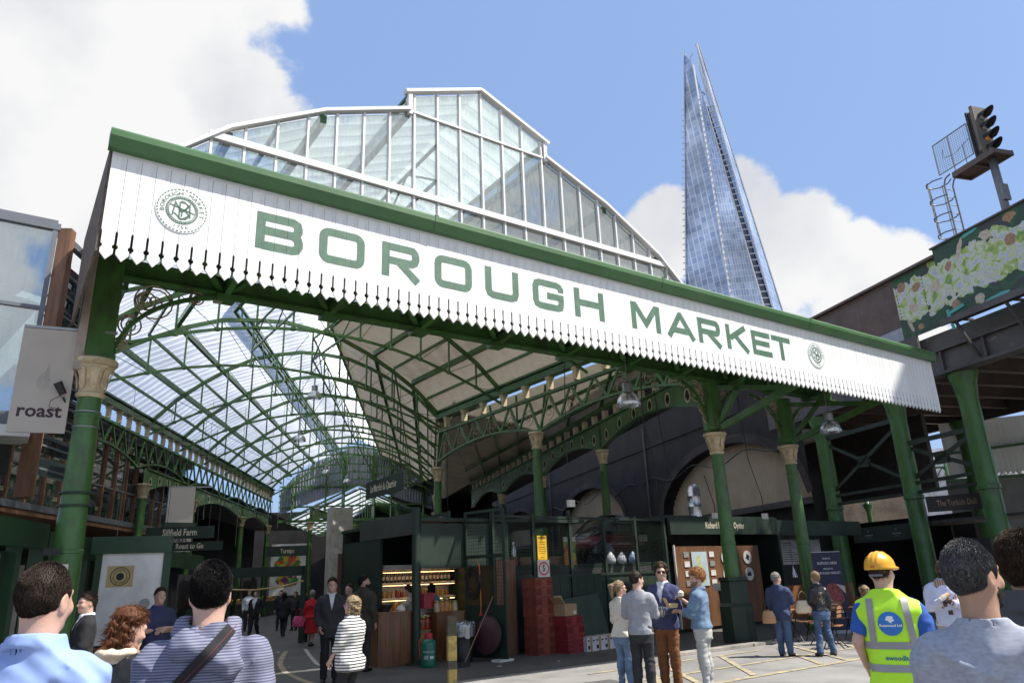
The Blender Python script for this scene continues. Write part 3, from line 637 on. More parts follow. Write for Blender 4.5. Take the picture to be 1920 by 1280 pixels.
# letters -----------------------------------------------------------------
def cut_seams(me, gap=.0035):
    bm = bmesh.new(); bm.from_mesh(me)
    xs = [v.co.x for v in bm.verts]; lo, hi = min(xs), max(xs)
    for s in seams:
        if lo < s < hi:
            for d in (-gap, gap): bmesh.ops.bisect_plane(bm, geom=bm.verts[:]+bm.edges[:]+bm.faces[:], plane_co=(s+d, 0, 0), plane_no=(1, 0, 0))
            bmesh.ops.delete(bm, geom=[f for f in bm.faces if abs(f.calc_center_median().x-s) < gap*.9], context='FACES')
    bm.to_mesh(me); bm.free(); return me
Z0, Z1, SW = 6.09, 6.645, .125
def letter_paths(ch, a, b):
    h = SW/2; x0, x1, z0, z1, zm = a+h, b-h, Z0+h, Z1-h, (Z0+Z1)/2+.01; r = .09
    if ch == 'O': return [(rrect(x0, x1, z0, z1, r), True)]
    if ch == 'B': return [([(x0, Z0), (x0, Z1)], 0), ([(x0+h-.01, z1), (x1-r, z1), (x1-.03, z1-.03), (x1-.015, z1-.08), (x1-.015, zm+.07), (x1-.05, zm+.01), (x1-r, zm)], 0), ([(x0+h-.01, zm), (x1-r, zm), (x1-.02, zm-.04), (x1, zm-.09), (x1, z0+.08), (x1-.03, z0+.02), (x1-r, z0), (x0+h-.01, z0)], 0)]
    if ch == 'R': zr = zm-.02; return [([(x0, Z0), (x0, Z1)], 0), ([(x0+h-.01, z1), (x1-r, z1), (x1-.05, z1-.04), (x1-.04, z1-.1), (x1-.04, zr+.09), (x1-.06, zr+.03), (x1-r-.02, zr), (x0+h-.01, zr)], 0), ([(x0+(x1-x0)*.42, zr-.02), (x1+.0, Z0-.02)], 0)]
    if ch == 'U': return [([(x0, Z1), (x0, z0+r), (x0+.025, z0+.025), (x0+r, z0), (x1-r, z0), (x1-.025, z0+.025), (x1, z0+r), (x1, Z1)], 0)]
    if ch == 'G': return [([(x1, z1-.12), (x1, z1-.06), (x1-.03, z1-.02), (x1-r, z1), (x0+r, z1), (x0+.025, z1-.025), (x0, z1-r), (x0, z0+r), (x0+.025, z0+.025), (x0+r, z0), (x1-r, z0), (x1-.02, z0+.025), (x1, z0+r), (x1, zm-.02), (x0+(x1-x0)*.45, zm-.02)], 0)]
    if ch == 'H': return [([(x0, Z0), (x0, Z1)], 0), ([(x1, Z0), (x1, Z1)], 0), ([(x0+h-.01, zm), (x1-h+.01, zm)], 0)]
    if ch == 'M': return [([(x0, Z0), (x0, Z1)], 0), ([(x1, Z0), (x1, Z1)], 0), ([(x0+.03, Z1-.03), ((x0+x1)/2, Z0+.15), (x1-.03, Z1-.03)], 0)]
    if ch == 'A': return [([(x0-.02, Z0), ((x0+x1)/2-.01, z1), ((x0+x1)/2+.01, z1), (x1+.02, Z0)], 0), ([(x0+.13, Z0+.16), (x1-.13, Z0+.16)], 0)]
    if ch == 'K': return [([(x0, Z0), (x0, Z1)], 0), ([(x0+h, zm-.03), (x1-.02, Z1)], 0), ([(x0+(x1-x0)*.38, zm+.04), (x1+.02, Z0)], 0)]
    if ch == 'E': return [([(x0, Z0), (x0, Z1)], 0), ([(x0+h-.01, z1), (b-.02, z1)], 0), ([(x0+h-.01, zm), (b-.06, zm)], 0), ([(x0+h-.01, z0), (b, z0)], 0)]
    if ch == 'T': return [([(a, z1), (b, z1)], 0), ([((a+b)/2, z1-h+.01), ((a+b)/2, Z0)], 0)]
for ch, a, b in (('B', 1.50, 2.16), ('O', 2.39, 3.09), ('R', 3.37, 4.04), ('O', 4.27, 4.96), ('U', 5.22, 5.89), ('G', 6.19, 6.87), ('H', 7.12, 7.82), ('M', 8.51, 9.28), ('A', 9.46, 10.26), ('R', 10.37, 11.10), ('K', 11.25, 11.98), ('E', 12.09, 12.76), ('T', 12.80, 13.48)):
    mb = MB()
    for k, (pth, cl) in enumerate(letter_paths(ch, a, b)):
        V, Q = stroke(pth, SW, bool(cl)); mb.add([(p[0], fv-.0025-.0004*k, p[1]) for p in V], Q)
    link('letter', cut_seams(mb.mesh('letter', LETTER)), can)
# round market seals ---------------------------------------------------------
def seal(cu, cz, r=.305):
    F = lambda x, z, d: (cu+x, fv-d, cz+z)
    disc = MB(); n = 48
    disc.add([F(r*1.03*math.cos(2*PI*i/n), r*1.03*math.sin(2*PI*i/n), .012) for i in range(n)], [tuple(range(n))]); disc.add([F(r*1.03*math.cos(2*PI*i/n), r*1.03*math.sin(2*PI*i/n), d) for d in (.012, -.002) for i in range(n)], [(i, (i+1) % n, n+(i+1) % n, n+i) for i in range(n)])
    o = disc.build('seal', WHITE, can)
    inkm = LETTER
    m = MB()
    for k in range(40):
        a0, a1 = 2*PI*k/40, 2*PI*(k+.62)/40; V, Q = stroke([(r*.97*math.cos(a0+(a1-a0)*j/3), r*.97*math.sin(a0+(a1-a0)*j/3)) for j in range(4)], .014); m.add([F(p[0], p[1], .015) for p in V], Q)
    for rr, w in ((.635, .008), (.60, .022), (.53, .008)):
        V, Q = stroke([(r*rr*math.cos(2*PI*j/40), r*rr*math.sin(2*PI*j/40)) for j in range(40)], w, True); m.add([F(p[0], p[1], .015) for p in V], Q)
    # interlaced monogram
    for pth in ([(-.11, -.09), (-.085, .10), (0, -.03), (.085, .10), (.10, -.09)], [(-.03, -.12), (-.03, .11), (.04, .11), (.075, .07), (.04, .01), (-.03, 0), (.05, -.01), (.09, -.06), (.05, -.115), (-.03, -.12)], [(-.15, .06), (.15, -.02)], [(-.02, .13), (.03, .12)], [(-.09, -.05), (.0, -.13), (.09, -.05)], [(0, -.04), (0, -.09)]):
        V, Q = stroke(pth, .017); m.add([F(p[0]*r/.3, p[1]*r/.3, .0155) for p in V], Q)
    m.build('seal_print', inkm, o)
    for s_, rad, a_mid, step, size, flip in (('BOROUGH MARKET', .775, 90, 15.2, .20, 1), ('1756', .79, 270, 11.5, .18, -1)):
        for i, ch in enumerate(s_):
            if ch == ' ': continue
            ang = a_mid-flip*(i-(len(s_)-1)/2)*step; th_ = R(ang)
            me = text_mesh(ch, size*r*1.25, .0); me.materials.clear(); me.materials.append(inkm)
            rot = R(ang-90) if flip > 0 else R(ang+90)
            M = Matrix.Translation(F(rad*r*math.cos(th_), rad*r*math.sin(th_), .0155)) @ RX90 @ Matrix.Rotation(rot, 4, 'Z') @ Matrix.Diagonal((1.15, 1, 1, 1))
            link('seal_letter', me, o, M)
    me = MB()
    for k in range(44):
        a = 2*PI*k/44
        if k % 9 == 8: continue
        V, Q = stroke([(r*.583*math.cos(a), r*.583*math.sin(a)), (r*.62*math.cos(a), r*.62*math.sin(a))], .006); me.add([F(p[0], p[1], .017) for p in V], Q)
    me.build('seal_ring_lettering', WHITE, o)
seal(.555, 6.38); seal(14.45, 6.39)
# ============================================================ glass tower far behind
def tower():
    D = 383; az = R(17.7); M = frame(D*math.sin(az), D*math.cos(az), 0) @ Matrix.Rotation(-az, 4, 'Z')
    m, nt, b = nodes('tower_glass'); N = nt.nodes.new; L = nt.links.new
    tc = N('ShaderNodeTexCoord'); sp = N('ShaderNodeSeparateXYZ'); L(tc.outputs['Object'], sp.inputs[0]); cb = N('ShaderNodeCombineXYZ')
    ax = N('ShaderNodeMath'); ax.operation = 'MULTIPLY_ADD'; L(sp.outputs[1], ax.inputs[0]); ax.inputs[1].default_value = .9; L(sp.outputs[0], ax.inputs[2])
    L(ax.outputs[0], cb.inputs[0]); L(sp.outputs[2], cb.inputs[1])
    bk = N('ShaderNodeTexBrick'); bk.offset = 0; bk.inputs['Scale'].default_value = 1; bk.inputs['Brick Width'].default_value = 1.6; bk.inputs['Row Height'].default_value = 3.7; bk.inputs['Mortar Size'].default_value = .16; bk.inputs['Mortar Smooth'].default_value = .2; bk.inputs['Bias'].default_value = -.1
    bk.inputs['Color1'].default_value = (.26, .34, .50, 1); bk.inputs['Color2'].default_value = (.42, .50, .66, 1); bk.inputs['Mortar'].default_value = (.56, .62, .70, 1); L(cb.outputs[0], bk.inputs['Vector'])
    nz = N('ShaderNodeTexNoise'); nz.inputs['Scale'].default_value = .045; nz.inputs['Detail'].default_value = 5; L(tc.outputs['Object'], nz.inputs['Vector'])
    cr = N('ShaderNodeMapRange'); cr.inputs[1].default_value = .35; cr.inputs[2].default_value = .65; cr.inputs[3].default_value = .62; cr.inputs[4].default_value = 1.5; L(nz.outputs['Fac'], cr.inputs[0])
    vm = N('ShaderNodeVectorMath'); vm.operation = 'SCALE'; L(bk.outputs['Color'], vm.inputs[0]); L(cr.outputs[0], vm.inputs['Scale']); L(vm.outputs[0], b.inputs['Base Color'])
    b.inputs['Metallic'].default_value = .45; b.inputs['Roughness'].default_value = .16
    TG = m; FIN = mat('tower_white_fin', (.72, .72, .74), .5, bump=0); CORE = mat('tower_recess', (.26, .29, .34), .6, var=.3, vs=.08, bump=0, stretch=(1, 1, 4)); FLR = mat('tower_floor_edge', (.58, .60, .64), .5, bump=0)
    t = thing('glass_tower', 'tall pointed glass skyscraper tapering to split shards against the sky', 'skyscraper', M)
    # corner lines: base (z0) -> tip, x to the right, y away
    def ln(x0, x1, y0, y1, z1): return (Vector((x0, y0, 0)), Vector((x1, y1, z1)))
    Lf, Ll = ln(-36, -4.9, 6, 1, 303), ln(-37, -5.2, 40, 10, 300)
    F1 = ln(4.5, -.4, -16, -3, 288); F2 = ln(32.5, 2.6, -10, -1.5, 268); F3 = ln(37, 3.0, -7.5, -1, 305); Rt = ln(45, 4.6, 12, 3, 306)
    def facet(a, b, name, th=.8, inset=0):
        (a0, a1), (b0, b1) = a, b; n = (b0-a0).cross(a1-a0).normalized()
        P = [a0, b0, b1, a1]; mb = MB().prism(P, -n*th); return link(name, recalc(mb.mesh(name, TG)), t)
    facet(Lf, F1, 'facade_shard'); facet(F1, F2, 'facade_shard'); facet(F3, Rt, 'facade_shard'); facet(Ll, Lf, 'facade_shard'); facet(Rt, (Vector((36, 52, 0)), Vector((3, 12, 300))), 'facade_shard')
    c = MB(); zt = 262
    a = [F2[0]+Vector((-1, 3, 0)), F3[0]+Vector((2, 3, 0)), Rt[0]+Vector((-3, 6, 0)), Vector((20, 46, 0)), Vector((-30, 40, 0)), Lf[0]+Vector((3, 6, 0)), F1[0]+Vector((0, 4, 0))]
    tp = [Vector((2.2, .5, zt)), Vector((4, 1.5, zt)), Vector((5, 5, zt)), Vector((3, 9, zt)), Vector((-3, 9, zt)), Vector((-3, 4, zt)), Vector((0, 1, zt))]
    n = len(a); c.add(a+tp, [(i, (i+1) % n, n+(i+1) % n, n+i) for i in range(n)]+[tuple(range(n, 2*n))]); link('core', recalc(c.mesh('core', CORE)), t)
    f = MB()
    for (p, q), w in ((F1, .9), (F3, .7), (F2, .6), (Lf, .5), (Rt, .5)): f.bar(p+Vector((0, -.8, 0)), q+Vector((0, -.8, 0)), w)
    f.build('corner_fin', FIN, t)
    e = MB()
    for i in range(70):                         # floor ends showing in the open corners
        z = 4+i*3.75; k = z/290
        def pt(l, dx, dy): p = l[0].lerp(l[1], z/l[1].z); return p+Vector((dx, dy, 0))
        if z < 262: e.bar(pt(F2, .3, .6), pt(F3, -.3, .6), .8, .5)
        e.bar(pt(F1, -.2, -1.1), pt(F1, 1.6*(1-k)+.8, -1.0), .5, .5); e.bar(pt(Lf, -1.5, -.4), pt(Lf, .3, -.6), .5, .5)
    for z in (232, 240, 248, 256, 264, 270): e.bar((-1.5, 2, z), (3.5, 0, z), 3, .7)
    for x, y in ((-.6, 1), (2.6, 0), (1, 4)): e.bar((x, y, 225), (x*.6, y, 276), .5)
    e.build('floor_edges', FLR, t)['kind'] = 'stuff'
    MB().bar((-1.2, 3, 262), (-1.6, 3, 299), .5).bar((-1.6, 3, 299), (.2, 3, 301.5), .5).build('roof_crane', FIN, t)
tower()
# ============================================================ railway viaduct and bridge
def brick_mat(name, c1, c2, mo, sx=.225, sz=.075, rough=.85, scale=1., ax='xz'):
    m, nt, b = nodes(name); N = nt.nodes.new; L = nt.links.new
    tc = N('ShaderNodeTexCoord'); sp = N('ShaderNodeSeparateXYZ'); L(tc.outputs['Object'], sp.inputs[0]); cb = N('ShaderNodeCombineXYZ')
    ad = N('ShaderNodeMath'); L(sp.outputs[0], ad.inputs[0]); L(sp.outputs[1], ad.inputs[1]); L(ad.outputs[0], cb.inputs[0]); L(sp.outputs[2], cb.inputs[1])
    bk = N('ShaderNodeTexBrick'); bk.inputs['Scale'].default_value = scale; bk.inputs['Brick Width'].default_value = sx; bk.inputs['Row Height'].default_value = sz; bk.inputs['Mortar Size'].default_value = .008
    for k, c in (('Color1', c1), ('Color2', c2), ('Mortar', mo)): bk.inputs[k].default_value = (*c, 1)
    L(cb.outputs[0], bk.inputs['Vector']); nz = N('ShaderNodeTexNoise'); nz.inputs['Scale'].default_value = .8; nz.inputs['Detail'].default_value = 7; L(tc.outputs['Object'], nz.inputs['Vector'])
    mr = N('ShaderNodeMapRange'); mr.inputs[1].default_value = .3; mr.inputs[2].default_value = .7; mr.inputs[3].default_value = .55; mr.inputs[4].default_value = 1.25; L(nz.outputs['Fac'], mr.inputs[0])
    vm = N('ShaderNodeVectorMath'); vm.operation = 'SCALE'; L(bk.outputs['Color'], vm.inputs[0]); L(mr.outputs[0], vm.inputs['Scale']); L(vm.outputs[0], b.inputs['Base Color']); b.inputs['Roughness'].default_value = rough
    bp = N('ShaderNodeBump'); bp.inputs['Strength'].default_value = .5; bp.inputs['Distance'].default_value = .01; L(bk.outputs['Fac'], bp.inputs['Height']); bp.invert = True; L(bp.outputs[0], b.inputs['Normal'])
    return m
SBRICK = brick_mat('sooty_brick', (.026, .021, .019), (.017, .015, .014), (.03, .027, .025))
YBRICK = brick_mat('yellow_stock_brick', (.40, .29, .17), (.30, .20, .12), (.42, .38, .32))
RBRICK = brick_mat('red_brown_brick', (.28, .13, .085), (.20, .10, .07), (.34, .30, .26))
BEIGE = mat('beige_arch_lining', (.46, .37, .26), .7, var=.12, vs=1., bump=.03)
vdt = thing('railway_viaduct', 'dark brick railway viaduct with beige corrugated arches behind the market stalls', 'viaduct', VF)
cents = [-14.9, -34.4, -53.9]; HWA = 7.2
def arch_z(x):
    for c in cents:
        if abs(x-c) < HWA: return 4.6+3.5*math.sqrt(max(0, 1-((x-c)/HWA)**2))**1.05
    return 0
wv = MB(); xs = sorted(set([-75+i*.6 for i in range(113)]+[c+HWA*math.cos(PI*i/28) for c in cents for i in range(29)]+[c+s*(HWA+.001) for c in cents for s in (-1, 1)])); xs = [x for x in xs if -75 <= x <= -7.4]
for a, b in zip(xs, xs[1:]): 
    m_ = (a+b)/2; za = arch_z(a) if arch_z(m_) else 0; zb = arch_z(b) if arch_z(m_) else 0
    if arch_z(m_) and za == 0: za = 4.6
    if arch_z(m_) and zb == 0: zb = 4.6
    wv.quad((a, 0, za), (b, 0, zb), (b, 0, 11.6), (a, 0, 11.6))
    if za or zb: wv.quad((a, 0, za), (b, 0, zb), (b, 1.0, zb), (a, 1.0, za))
for c in cents:
    for s in (-1, 1): wv.quad((c+s*HWA, 0, 0), (c+s*HWA, 1, 0), (c+s*HWA, 1, 4.6), (c+s*HWA, 0, 4.6))
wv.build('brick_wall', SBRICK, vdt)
MB().box(-75, -7.4, -.15, .2, 11.6, 12.1).build('parapet', SBRICK, vdt)
MB().box(-75, -7.4, .2, 9, 10.6, 11.2).build('track_deck', SOOT, vdt)
for c in cents:
    mb = MB(); n = 220; vs = []
    for i in range(n+1):
        x = c-HWA+.05+(2*HWA-.1)*i/n; y = .75+.035*math.sin(i*2*PI/4); vs += [(x, y, 4.7), (x, y, max(4.75, arch_z(x)-.02))]
    mb.add(vs, [(2*i, 2*i+2, 2*i+3, 2*i+1) for i in range(n)]); mb.build('arch_lining', BEIGE, vdt)
    MB().box(c-HWA, c+HWA, .65, .9, 4.4, 4.7).build('lintel', SOOT, vdt); MB().quad((c-HWA, .95, 0), (c+HWA, .95, 0), (c+HWA, .95, 4.5), (c-HWA, .95, 4.5)).build('arch_back', SBRICK, vdt)
for c in cents:
    ar = MB(); n = 36; pts = []
    for i in range(n+1):
        x = c-HWA+2*HWA*i/n; z = 4.6+3.5*math.sqrt(max(0, 1-((x-c)/HWA)**2))**1.05; pts.append((x, z))
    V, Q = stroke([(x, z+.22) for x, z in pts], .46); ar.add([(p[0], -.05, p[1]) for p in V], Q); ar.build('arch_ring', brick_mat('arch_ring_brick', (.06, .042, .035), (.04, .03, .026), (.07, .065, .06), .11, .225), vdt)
    MB().tube([(c-HWA-1.3, -.12, 0), (c-HWA-1.3, -.12, 10.8)], .07, 8).build('drainpipe', SOOT, vdt)
    MB().tube([(c-HWA-2.2+k*.6, -.08, 7.2+.25*math.sin(k*.7)) for k in range(32)], .03, 5).build('cable_run', BLACK, vdt)
MB().box(-75, -7.4, -.1, .0, 9.4, 9.65).build('string_course', SBRICK, vdt)
# ---- bridge
brg = thing('railway_bridge', 'riveted railway bridge girder with painted vegetable mural crossing over the street', 'bridge', VF)
MURAL = None
def mural_mat():
    m, nt, b = nodes('vegetable_mural'); N = nt.nodes.new; L = nt.links.new; tc = N('ShaderNodeTexCoord')
    def nz(s, d=3, loc=(0, 0, 0), dist=0):
        mp = N('ShaderNodeMapping'); mp.inputs['Location'].default_value = loc; L(tc.outputs['Object'], mp.inputs[0]); n = N('ShaderNodeTexNoise'); n.inputs['Scale'].default_value = s; n.inputs['Detail'].default_value = d; n.inputs['Distortion'].default_value = dist; L(mp.outputs[0], n.inputs['Vector']); return n
    sp = N('ShaderNodeSeparateXYZ'); L(tc.outputs['Object'], sp.inputs[0])
    z0 = N('ShaderNodeMath'); z0.operation = 'SUBTRACT'; L(sp.outputs[2], z0.inputs[0]); z0.inputs[1].default_value = 11.15
    ab = N('ShaderNodeMath'); ab.operation = 'ABSOLUTE'; L(z0.outputs[0], ab.inputs[0])
    e = nz(1.9, 2, (3, 1, 2)); ma = N('ShaderNodeMath'); ma.operation = 'MULTIPLY_ADD'; L(e.outputs['Fac'], ma.inputs[0]); ma.inputs[1].default_value = 1.5; ma.inputs[2].default_value = .02
    lt = N('ShaderNodeMath'); lt.operation = 'LESS_THAN'; L(ab.outputs[0], lt.inputs[0]); L(ma.outputs[0], lt.inputs[1])
    veg = nz(3.2, 9, (1, 5, 0), .7); cr = N('ShaderNodeValToRGB'); el = cr.color_ramp.elements; el[0].position = .32; el[0].color = (.16, .30, .08, 1); el[1].position = .70; el[1].color = (.60, .58, .48, 1)
    for p, c in ((.40, (.34, .46, .10, 1)), (.46, (.46, .55, .24, 1)), (.52, (.62, .63, .55, 1)), (.575, (.42, .46, .62, 1)), (.62, (.55, .60, .22, 1))): q = el.new(p); q.color = c
    L(veg.outputs['Fac'], cr.inputs[0])
    ink = nz(9, 4, (0, 0, 7), 2.5); ir = N('ShaderNodeMapRange'); ir.inputs[1].default_value = .485; ir.inputs[2].default_value = .5; L(ink.outputs['Fac'], ir.inputs[0]); ir2 = N('ShaderNodeMapRange'); ir2.inputs[1].default_value = .5; ir2.inputs[2].default_value = .515; ir2.inputs[3].default_value = 1; ir2.inputs[4].default_value = 0; L(ink.outputs['Fac'], ir2.inputs[0])
    im = N('ShaderNodeMath'); im.operation = 'MULTIPLY'; L(ir.outputs[0], im.inputs[0]); L(ir2.outputs[0], im.inputs[1]); im2 = N('ShaderNodeMath'); im2.operation = 'MULTIPLY'; L(im.outputs[0], im2.inputs[0]); im2.inputs[1].default_value = .6
    mi = N('ShaderNodeMix'); mi.data_type = 'RGBA'; L(im2.outputs[0], mi.inputs['Factor']); L(cr.outputs[0], mi.inputs['A']); mi.inputs['B'].default_value = (.10, .14, .14, 1)
    bgn = nz(1.3, 1, (9, 2, 4)); bc = N('ShaderNodeValToRGB'); bc.color_ramp.interpolation = 'CONSTANT'; q = bc.color_ramp.elements; q[0].color = (.022, .065, .035, 1); q[1].position = .5; q[1].color = (.03, .095, .042, 1); z = q.new(.60); z.color = (.045, .05, .05, 1); L(bgn.outputs['Fac'], bc.inputs[0])
    mx = N('ShaderNodeMix'); mx.data_type = 'RGBA'; L(lt.outputs[0], mx.inputs['Factor']); L(bc.outputs[0], mx.inputs['A']); L(mi.outputs['Result'], mx.inputs['B']); L(mx.outputs['Result'], b.inputs['Base Color']); b.inputs['Roughness'].default_value = .55
    return m
MURAL = mural_mat()
g_ = MB(); g_.box(-7.4, -1.0, 0, .04, 9.75, 12.25); g_.box(-7.4, 1.2, -.2, .3, 12.2, 12.3); g_.build('brown_girder', RUST, brg)
MB().box(-2.6, -1.0, -.012, .0, 9.75, 10.25).build('patch_plate', mat('pale_grey_paint', (.30, .31, .36), .5), brg)
MB().box(-1.0, 1.25, -.015, .04, 9.72, 12.2).build('mural_panel', MURAL, brg); MB().box(1.25, 6.5, -.22, -.16, 9.75, 12.46).build('mural_panel', MURAL, brg); MB().box(6.52, 14, -.22, -.16, 9.75, 12.46).build('mural_panel', MURAL, brg)
cap = MB(); cap.box(1.2, 16, -.3, .3, 12.46, 12.52); cap.box(-30, 16, .3, 9.5, 9.0, 9.6); cap.build('deck', SOOT, brg)
# painted mushrooms and loaves on the mural, as flat cut shapes a hair proud of it
MUSH = mat('mural_beige_paint', (.50, .42, .33), .6, var=.2, vs=9, bump=0); MUSB = mat('mural_brown_paint', (.34, .20, .11), .6, var=.3, vs=14, bump=0); TEAL = mat('mural_teal_paint', (.10, .42, .36), .6, bump=0)
def blob(cx, cz, rx, rz, seed, m, y, rot=0, kind=0):
    r = random.Random(seed); n = 16; P = []
    for i in range(n):
        a = 2*PI*i/n; k = 1+r.uniform(-.12, .12)
        if kind == 1 and math.sin(a) < 0: k *= .62 if abs(math.cos(a)) > .35 else 1.1
        x, z = rx*k*math.cos(a), rz*k*math.sin(a); P.append((cx+x*math.cos(rot)-z*math.sin(rot), y, cz+x*math.sin(rot)+z*math.cos(rot)))
    MB().add(P, [tuple(range(n))]).build('mural_shape', m, brg)
for i, (x, z, rx, rz, m, k, rot) in enumerate([(-.62, 11.75, .2, .2, MUSB, 0, 0), (.05, 11.5, .22, .16, MUSB, 0, .3), (-.25, 10.75, .18, .24, MUSH, 1, .2), (-.55, 10.2, .08, .3, MUSH, 0, .3), (-.1, 9.98, .14, .12, MUSB, 0, 0), (.85, 11.2, .2, .2, MUSH, 0, 0)]): blob(x, z, rx, rz, i, m, -.0195-.0003*i, rot, k)
for i, (x, z, rx, rz, m, k, rot) in enumerate([(1.7, 10.15, .17, .17, MUSB, 0, 0), (2.65, 9.98, .2, .24, MUSH, 1, .3), (3.35, 12.0, .24, .22, MUSH, 1, -.3), (4.3, 12.2, .25, .2, MUSB, 1, 0), (4.15, 11.5, .2, .2, MUSB, 0, 0), (2.3, 12.0, .09, .4, MUSH, 0, -.5), (3.2, 9.86, .5, .09, TEAL, 0, .1), (2.8, 12.38, .35, .06, TEAL, 0, .1), (1.75, 11.6, .18, .14, MUSB, 0, 1)]): blob(x, z, rx, rz, 20+i, m, -.2245-.0003*i, rot, k)
rv = MB()
for x in (-5.6, -3.8, -1.15): 
    for k in range(14): rv.lathe([(.03, 0), (.022, .02), (0, .025)], 6, (0, 0, 0), cap=False); 
rv = MB()
def rivet(x, y, z, r=.026): rv.add([(x-r, y, z-r), (x+r, y, z-r), (x+r, y, z+r), (x-r, y, z+r), (x, y-.025, z)], [(0, 1, 4), (1, 2, 4), (2, 3, 4), (3, 0, 4)])
for x in (-6.9, -4.95, -4.75, -2.95, -2.75, -1.15): 
    for k in range(16): rivet(x, 0, 9.9+k*.145)
for k in range(60): rivet(-7+k*.14, -.001, 12.1)
for k in range(15): rivet(-.9+k*.14, -.016, 9.85); rivet(-.9, -.016, 9.9+k*.145); rivet(.35, -.016, 9.9+k*.15)
rv.build('rivets', RUST, brg)['kind'] = 'stuff'
# lower cross bridge: grey plate girder with flanges, stiffeners, walkway
lb = MB(); lb.box(-.3, 14, -.05, .05, 8.05, 8.8); lb.box(-.3, 14, -.22, .22, 8.8, 8.86); lb.box(-.3, 14, -.28, .28, 7.96, 8.05)
for i in range(8): lb.box(.5+i*1.75, .58+i*1.75, -.18, .18, 8.05, 8.8)
lb.build('lower_girder', SOOT, brg)
wk = MB(); wk.box(1.5, 14, -.9, -.25, 9.52, 9.6)
for i in range(6): x = 2.0+i*1.9; wk.bar((x, -.85, 9.5), (x, -.1, 8.2), .08); wk.bar((x, -.85, 9.5), (x, .0, 9.5), .08)
wk.bar((1.5, -.9, 9.45), (14, -.9, 9.45), .06, .16); wk.build('walkway', SOOT, brg)
MB().bar((1.32, -.24, 10.1), (1.42, -.24, 9.35), .12, .03, (0, 1, 0)).bar((1.35, -.24, 9.95), (2.0, -.24, 10.05), .12, .03, (0, 1, 0)).build('mural_bracket', TEAL, brg)
cg = MB()
for i in range(14): 
    x = -10+i*1.75; cg.box(x-.13, x+.13, .3, 9.4, 8.15, 8.2); cg.box(x-.02, x+.02, .3, 9.4, 8.2, 9.0); cg.box(x-.13, x+.13, .3, 9.4, 8.95, 9.0)
cg.build('cross_girders', RUST, brg); MB().box(-30, 14, 8.9, 9.1, 7.9, 12).build('girder', SOOT, brg); MB().box(-10, -.4, -.05, .05, 8.0, 9.72).build('inner_girder', SOOT, brg)
MB().box(-10, 14, .1, 9.3, 8.86, 8.93).build('soffit', RUST, brg)
CHALK = mat('chalk', (.5, .5, .5), .9, bump=0)
text('CAM', .16, CHALK, brg, Matrix.Translation((2.55, -.054, 8.62)), depth=.0005, ext=-.004)
def big_column(x, y, zt, r=.33):
    p = [(r*1.25, 0), (r*1.25, .3), (r*1.04, .4), (r, .5), (r*.97, 3.9), (r*1.08, 3.92), (r*1.08, 4.05), (r*.97, 4.07), (r*.95, zt-1.1), (r*1.02, zt-.9), (r*1.15, zt-.5), (r*1.5, zt-.1), (r*1.5, zt)]
    return MB().lathe(p, 26).build('column', GREEN, brg, 'auto', Matrix.Translation((x, y, 0)))
for x in (-6.9, -2.5, .75): big_column(x, .4, 8.0)
for x in (-6.9, -2.5, .75, 5): big_column(x, 8.6, 8.0, .4)
xb = MB()
for a, b in ((-6.9, -2.5), (-2.5, .75)):
    for z in (4.15, 4.5): xb.bar((a, .4, z), (b, .4, z), .14, .12)
    xb.bar((a, .4, 7.0 if a < -5 else 6.0), (b, .4, 7.0 if a < -5 else 6.0), .12, .16)
    zt = 6.8 if a < -5 else 5.9
    xb.bar((a, .4, 4.6), (b, .4, zt), .08, .14); xb.bar((a, .46, zt), (b, .46, 4.6), .08, .14); xb.box((a+b)/2-.28, (a+b)/2+.28, .36, .5, (4.6+zt)/2-.22, (4.6+zt)/2+.22)
xb.build('cross_bracing', DKGREEN, brg)
# ---- signal post on the bridge
sig = thing('railway_signal', 'four-aspect railway signal head on a grey post above the bridge mural', 'railway signal', VF @ Matrix.Translation((3.55, .8, 12.4)))
GALV = mat('galvanised_steel', (.19, .19, .20), .55, .25, var=.15, vs=6, dirt=(.25, .2, .16), ds=5, dlo=.6, dhi=.8); SIGB = mat('signal_black', (.03, .028, .028), .6, var=.2)
MB().lathe([(.13, -.4), (.13, 2.6)], 16).build('post', GALV, sig, True); MB().box(.12, .2, -.2, .12, .9, 1.5).build('plate', GALV, sig)
pf = MB(); pf.box(-1.25, .45, -.42, .42, 2.62, 2.70)
for y in (-.42, .42): pf.box(-1.25, .45, y-.03, y+.03, 2.52, 2.72)
for x in (-1.25, -.4, .45): pf.box(x-.03, x+.03, -.42, .42, 2.52, 2.62)
pf.build('platform', RUST, sig)
hd = MB(); hd.box(-.26, .0, -.3, .24, 2.75, 4.55); hd.box(-.3, -.22, -.34, .28, 2.75, 4.6); hd.build('head_case', SIGB, sig)
MB().box(-.08, .02, -.36, -.28, 2.9, 4.72).box(.0, .03, -.34, .28, 2.75, 4.7).build('backboard', mat('weathered_beige_metal', (.13, .115, .10), .6, dirt=(.2, .15, .1)), sig)
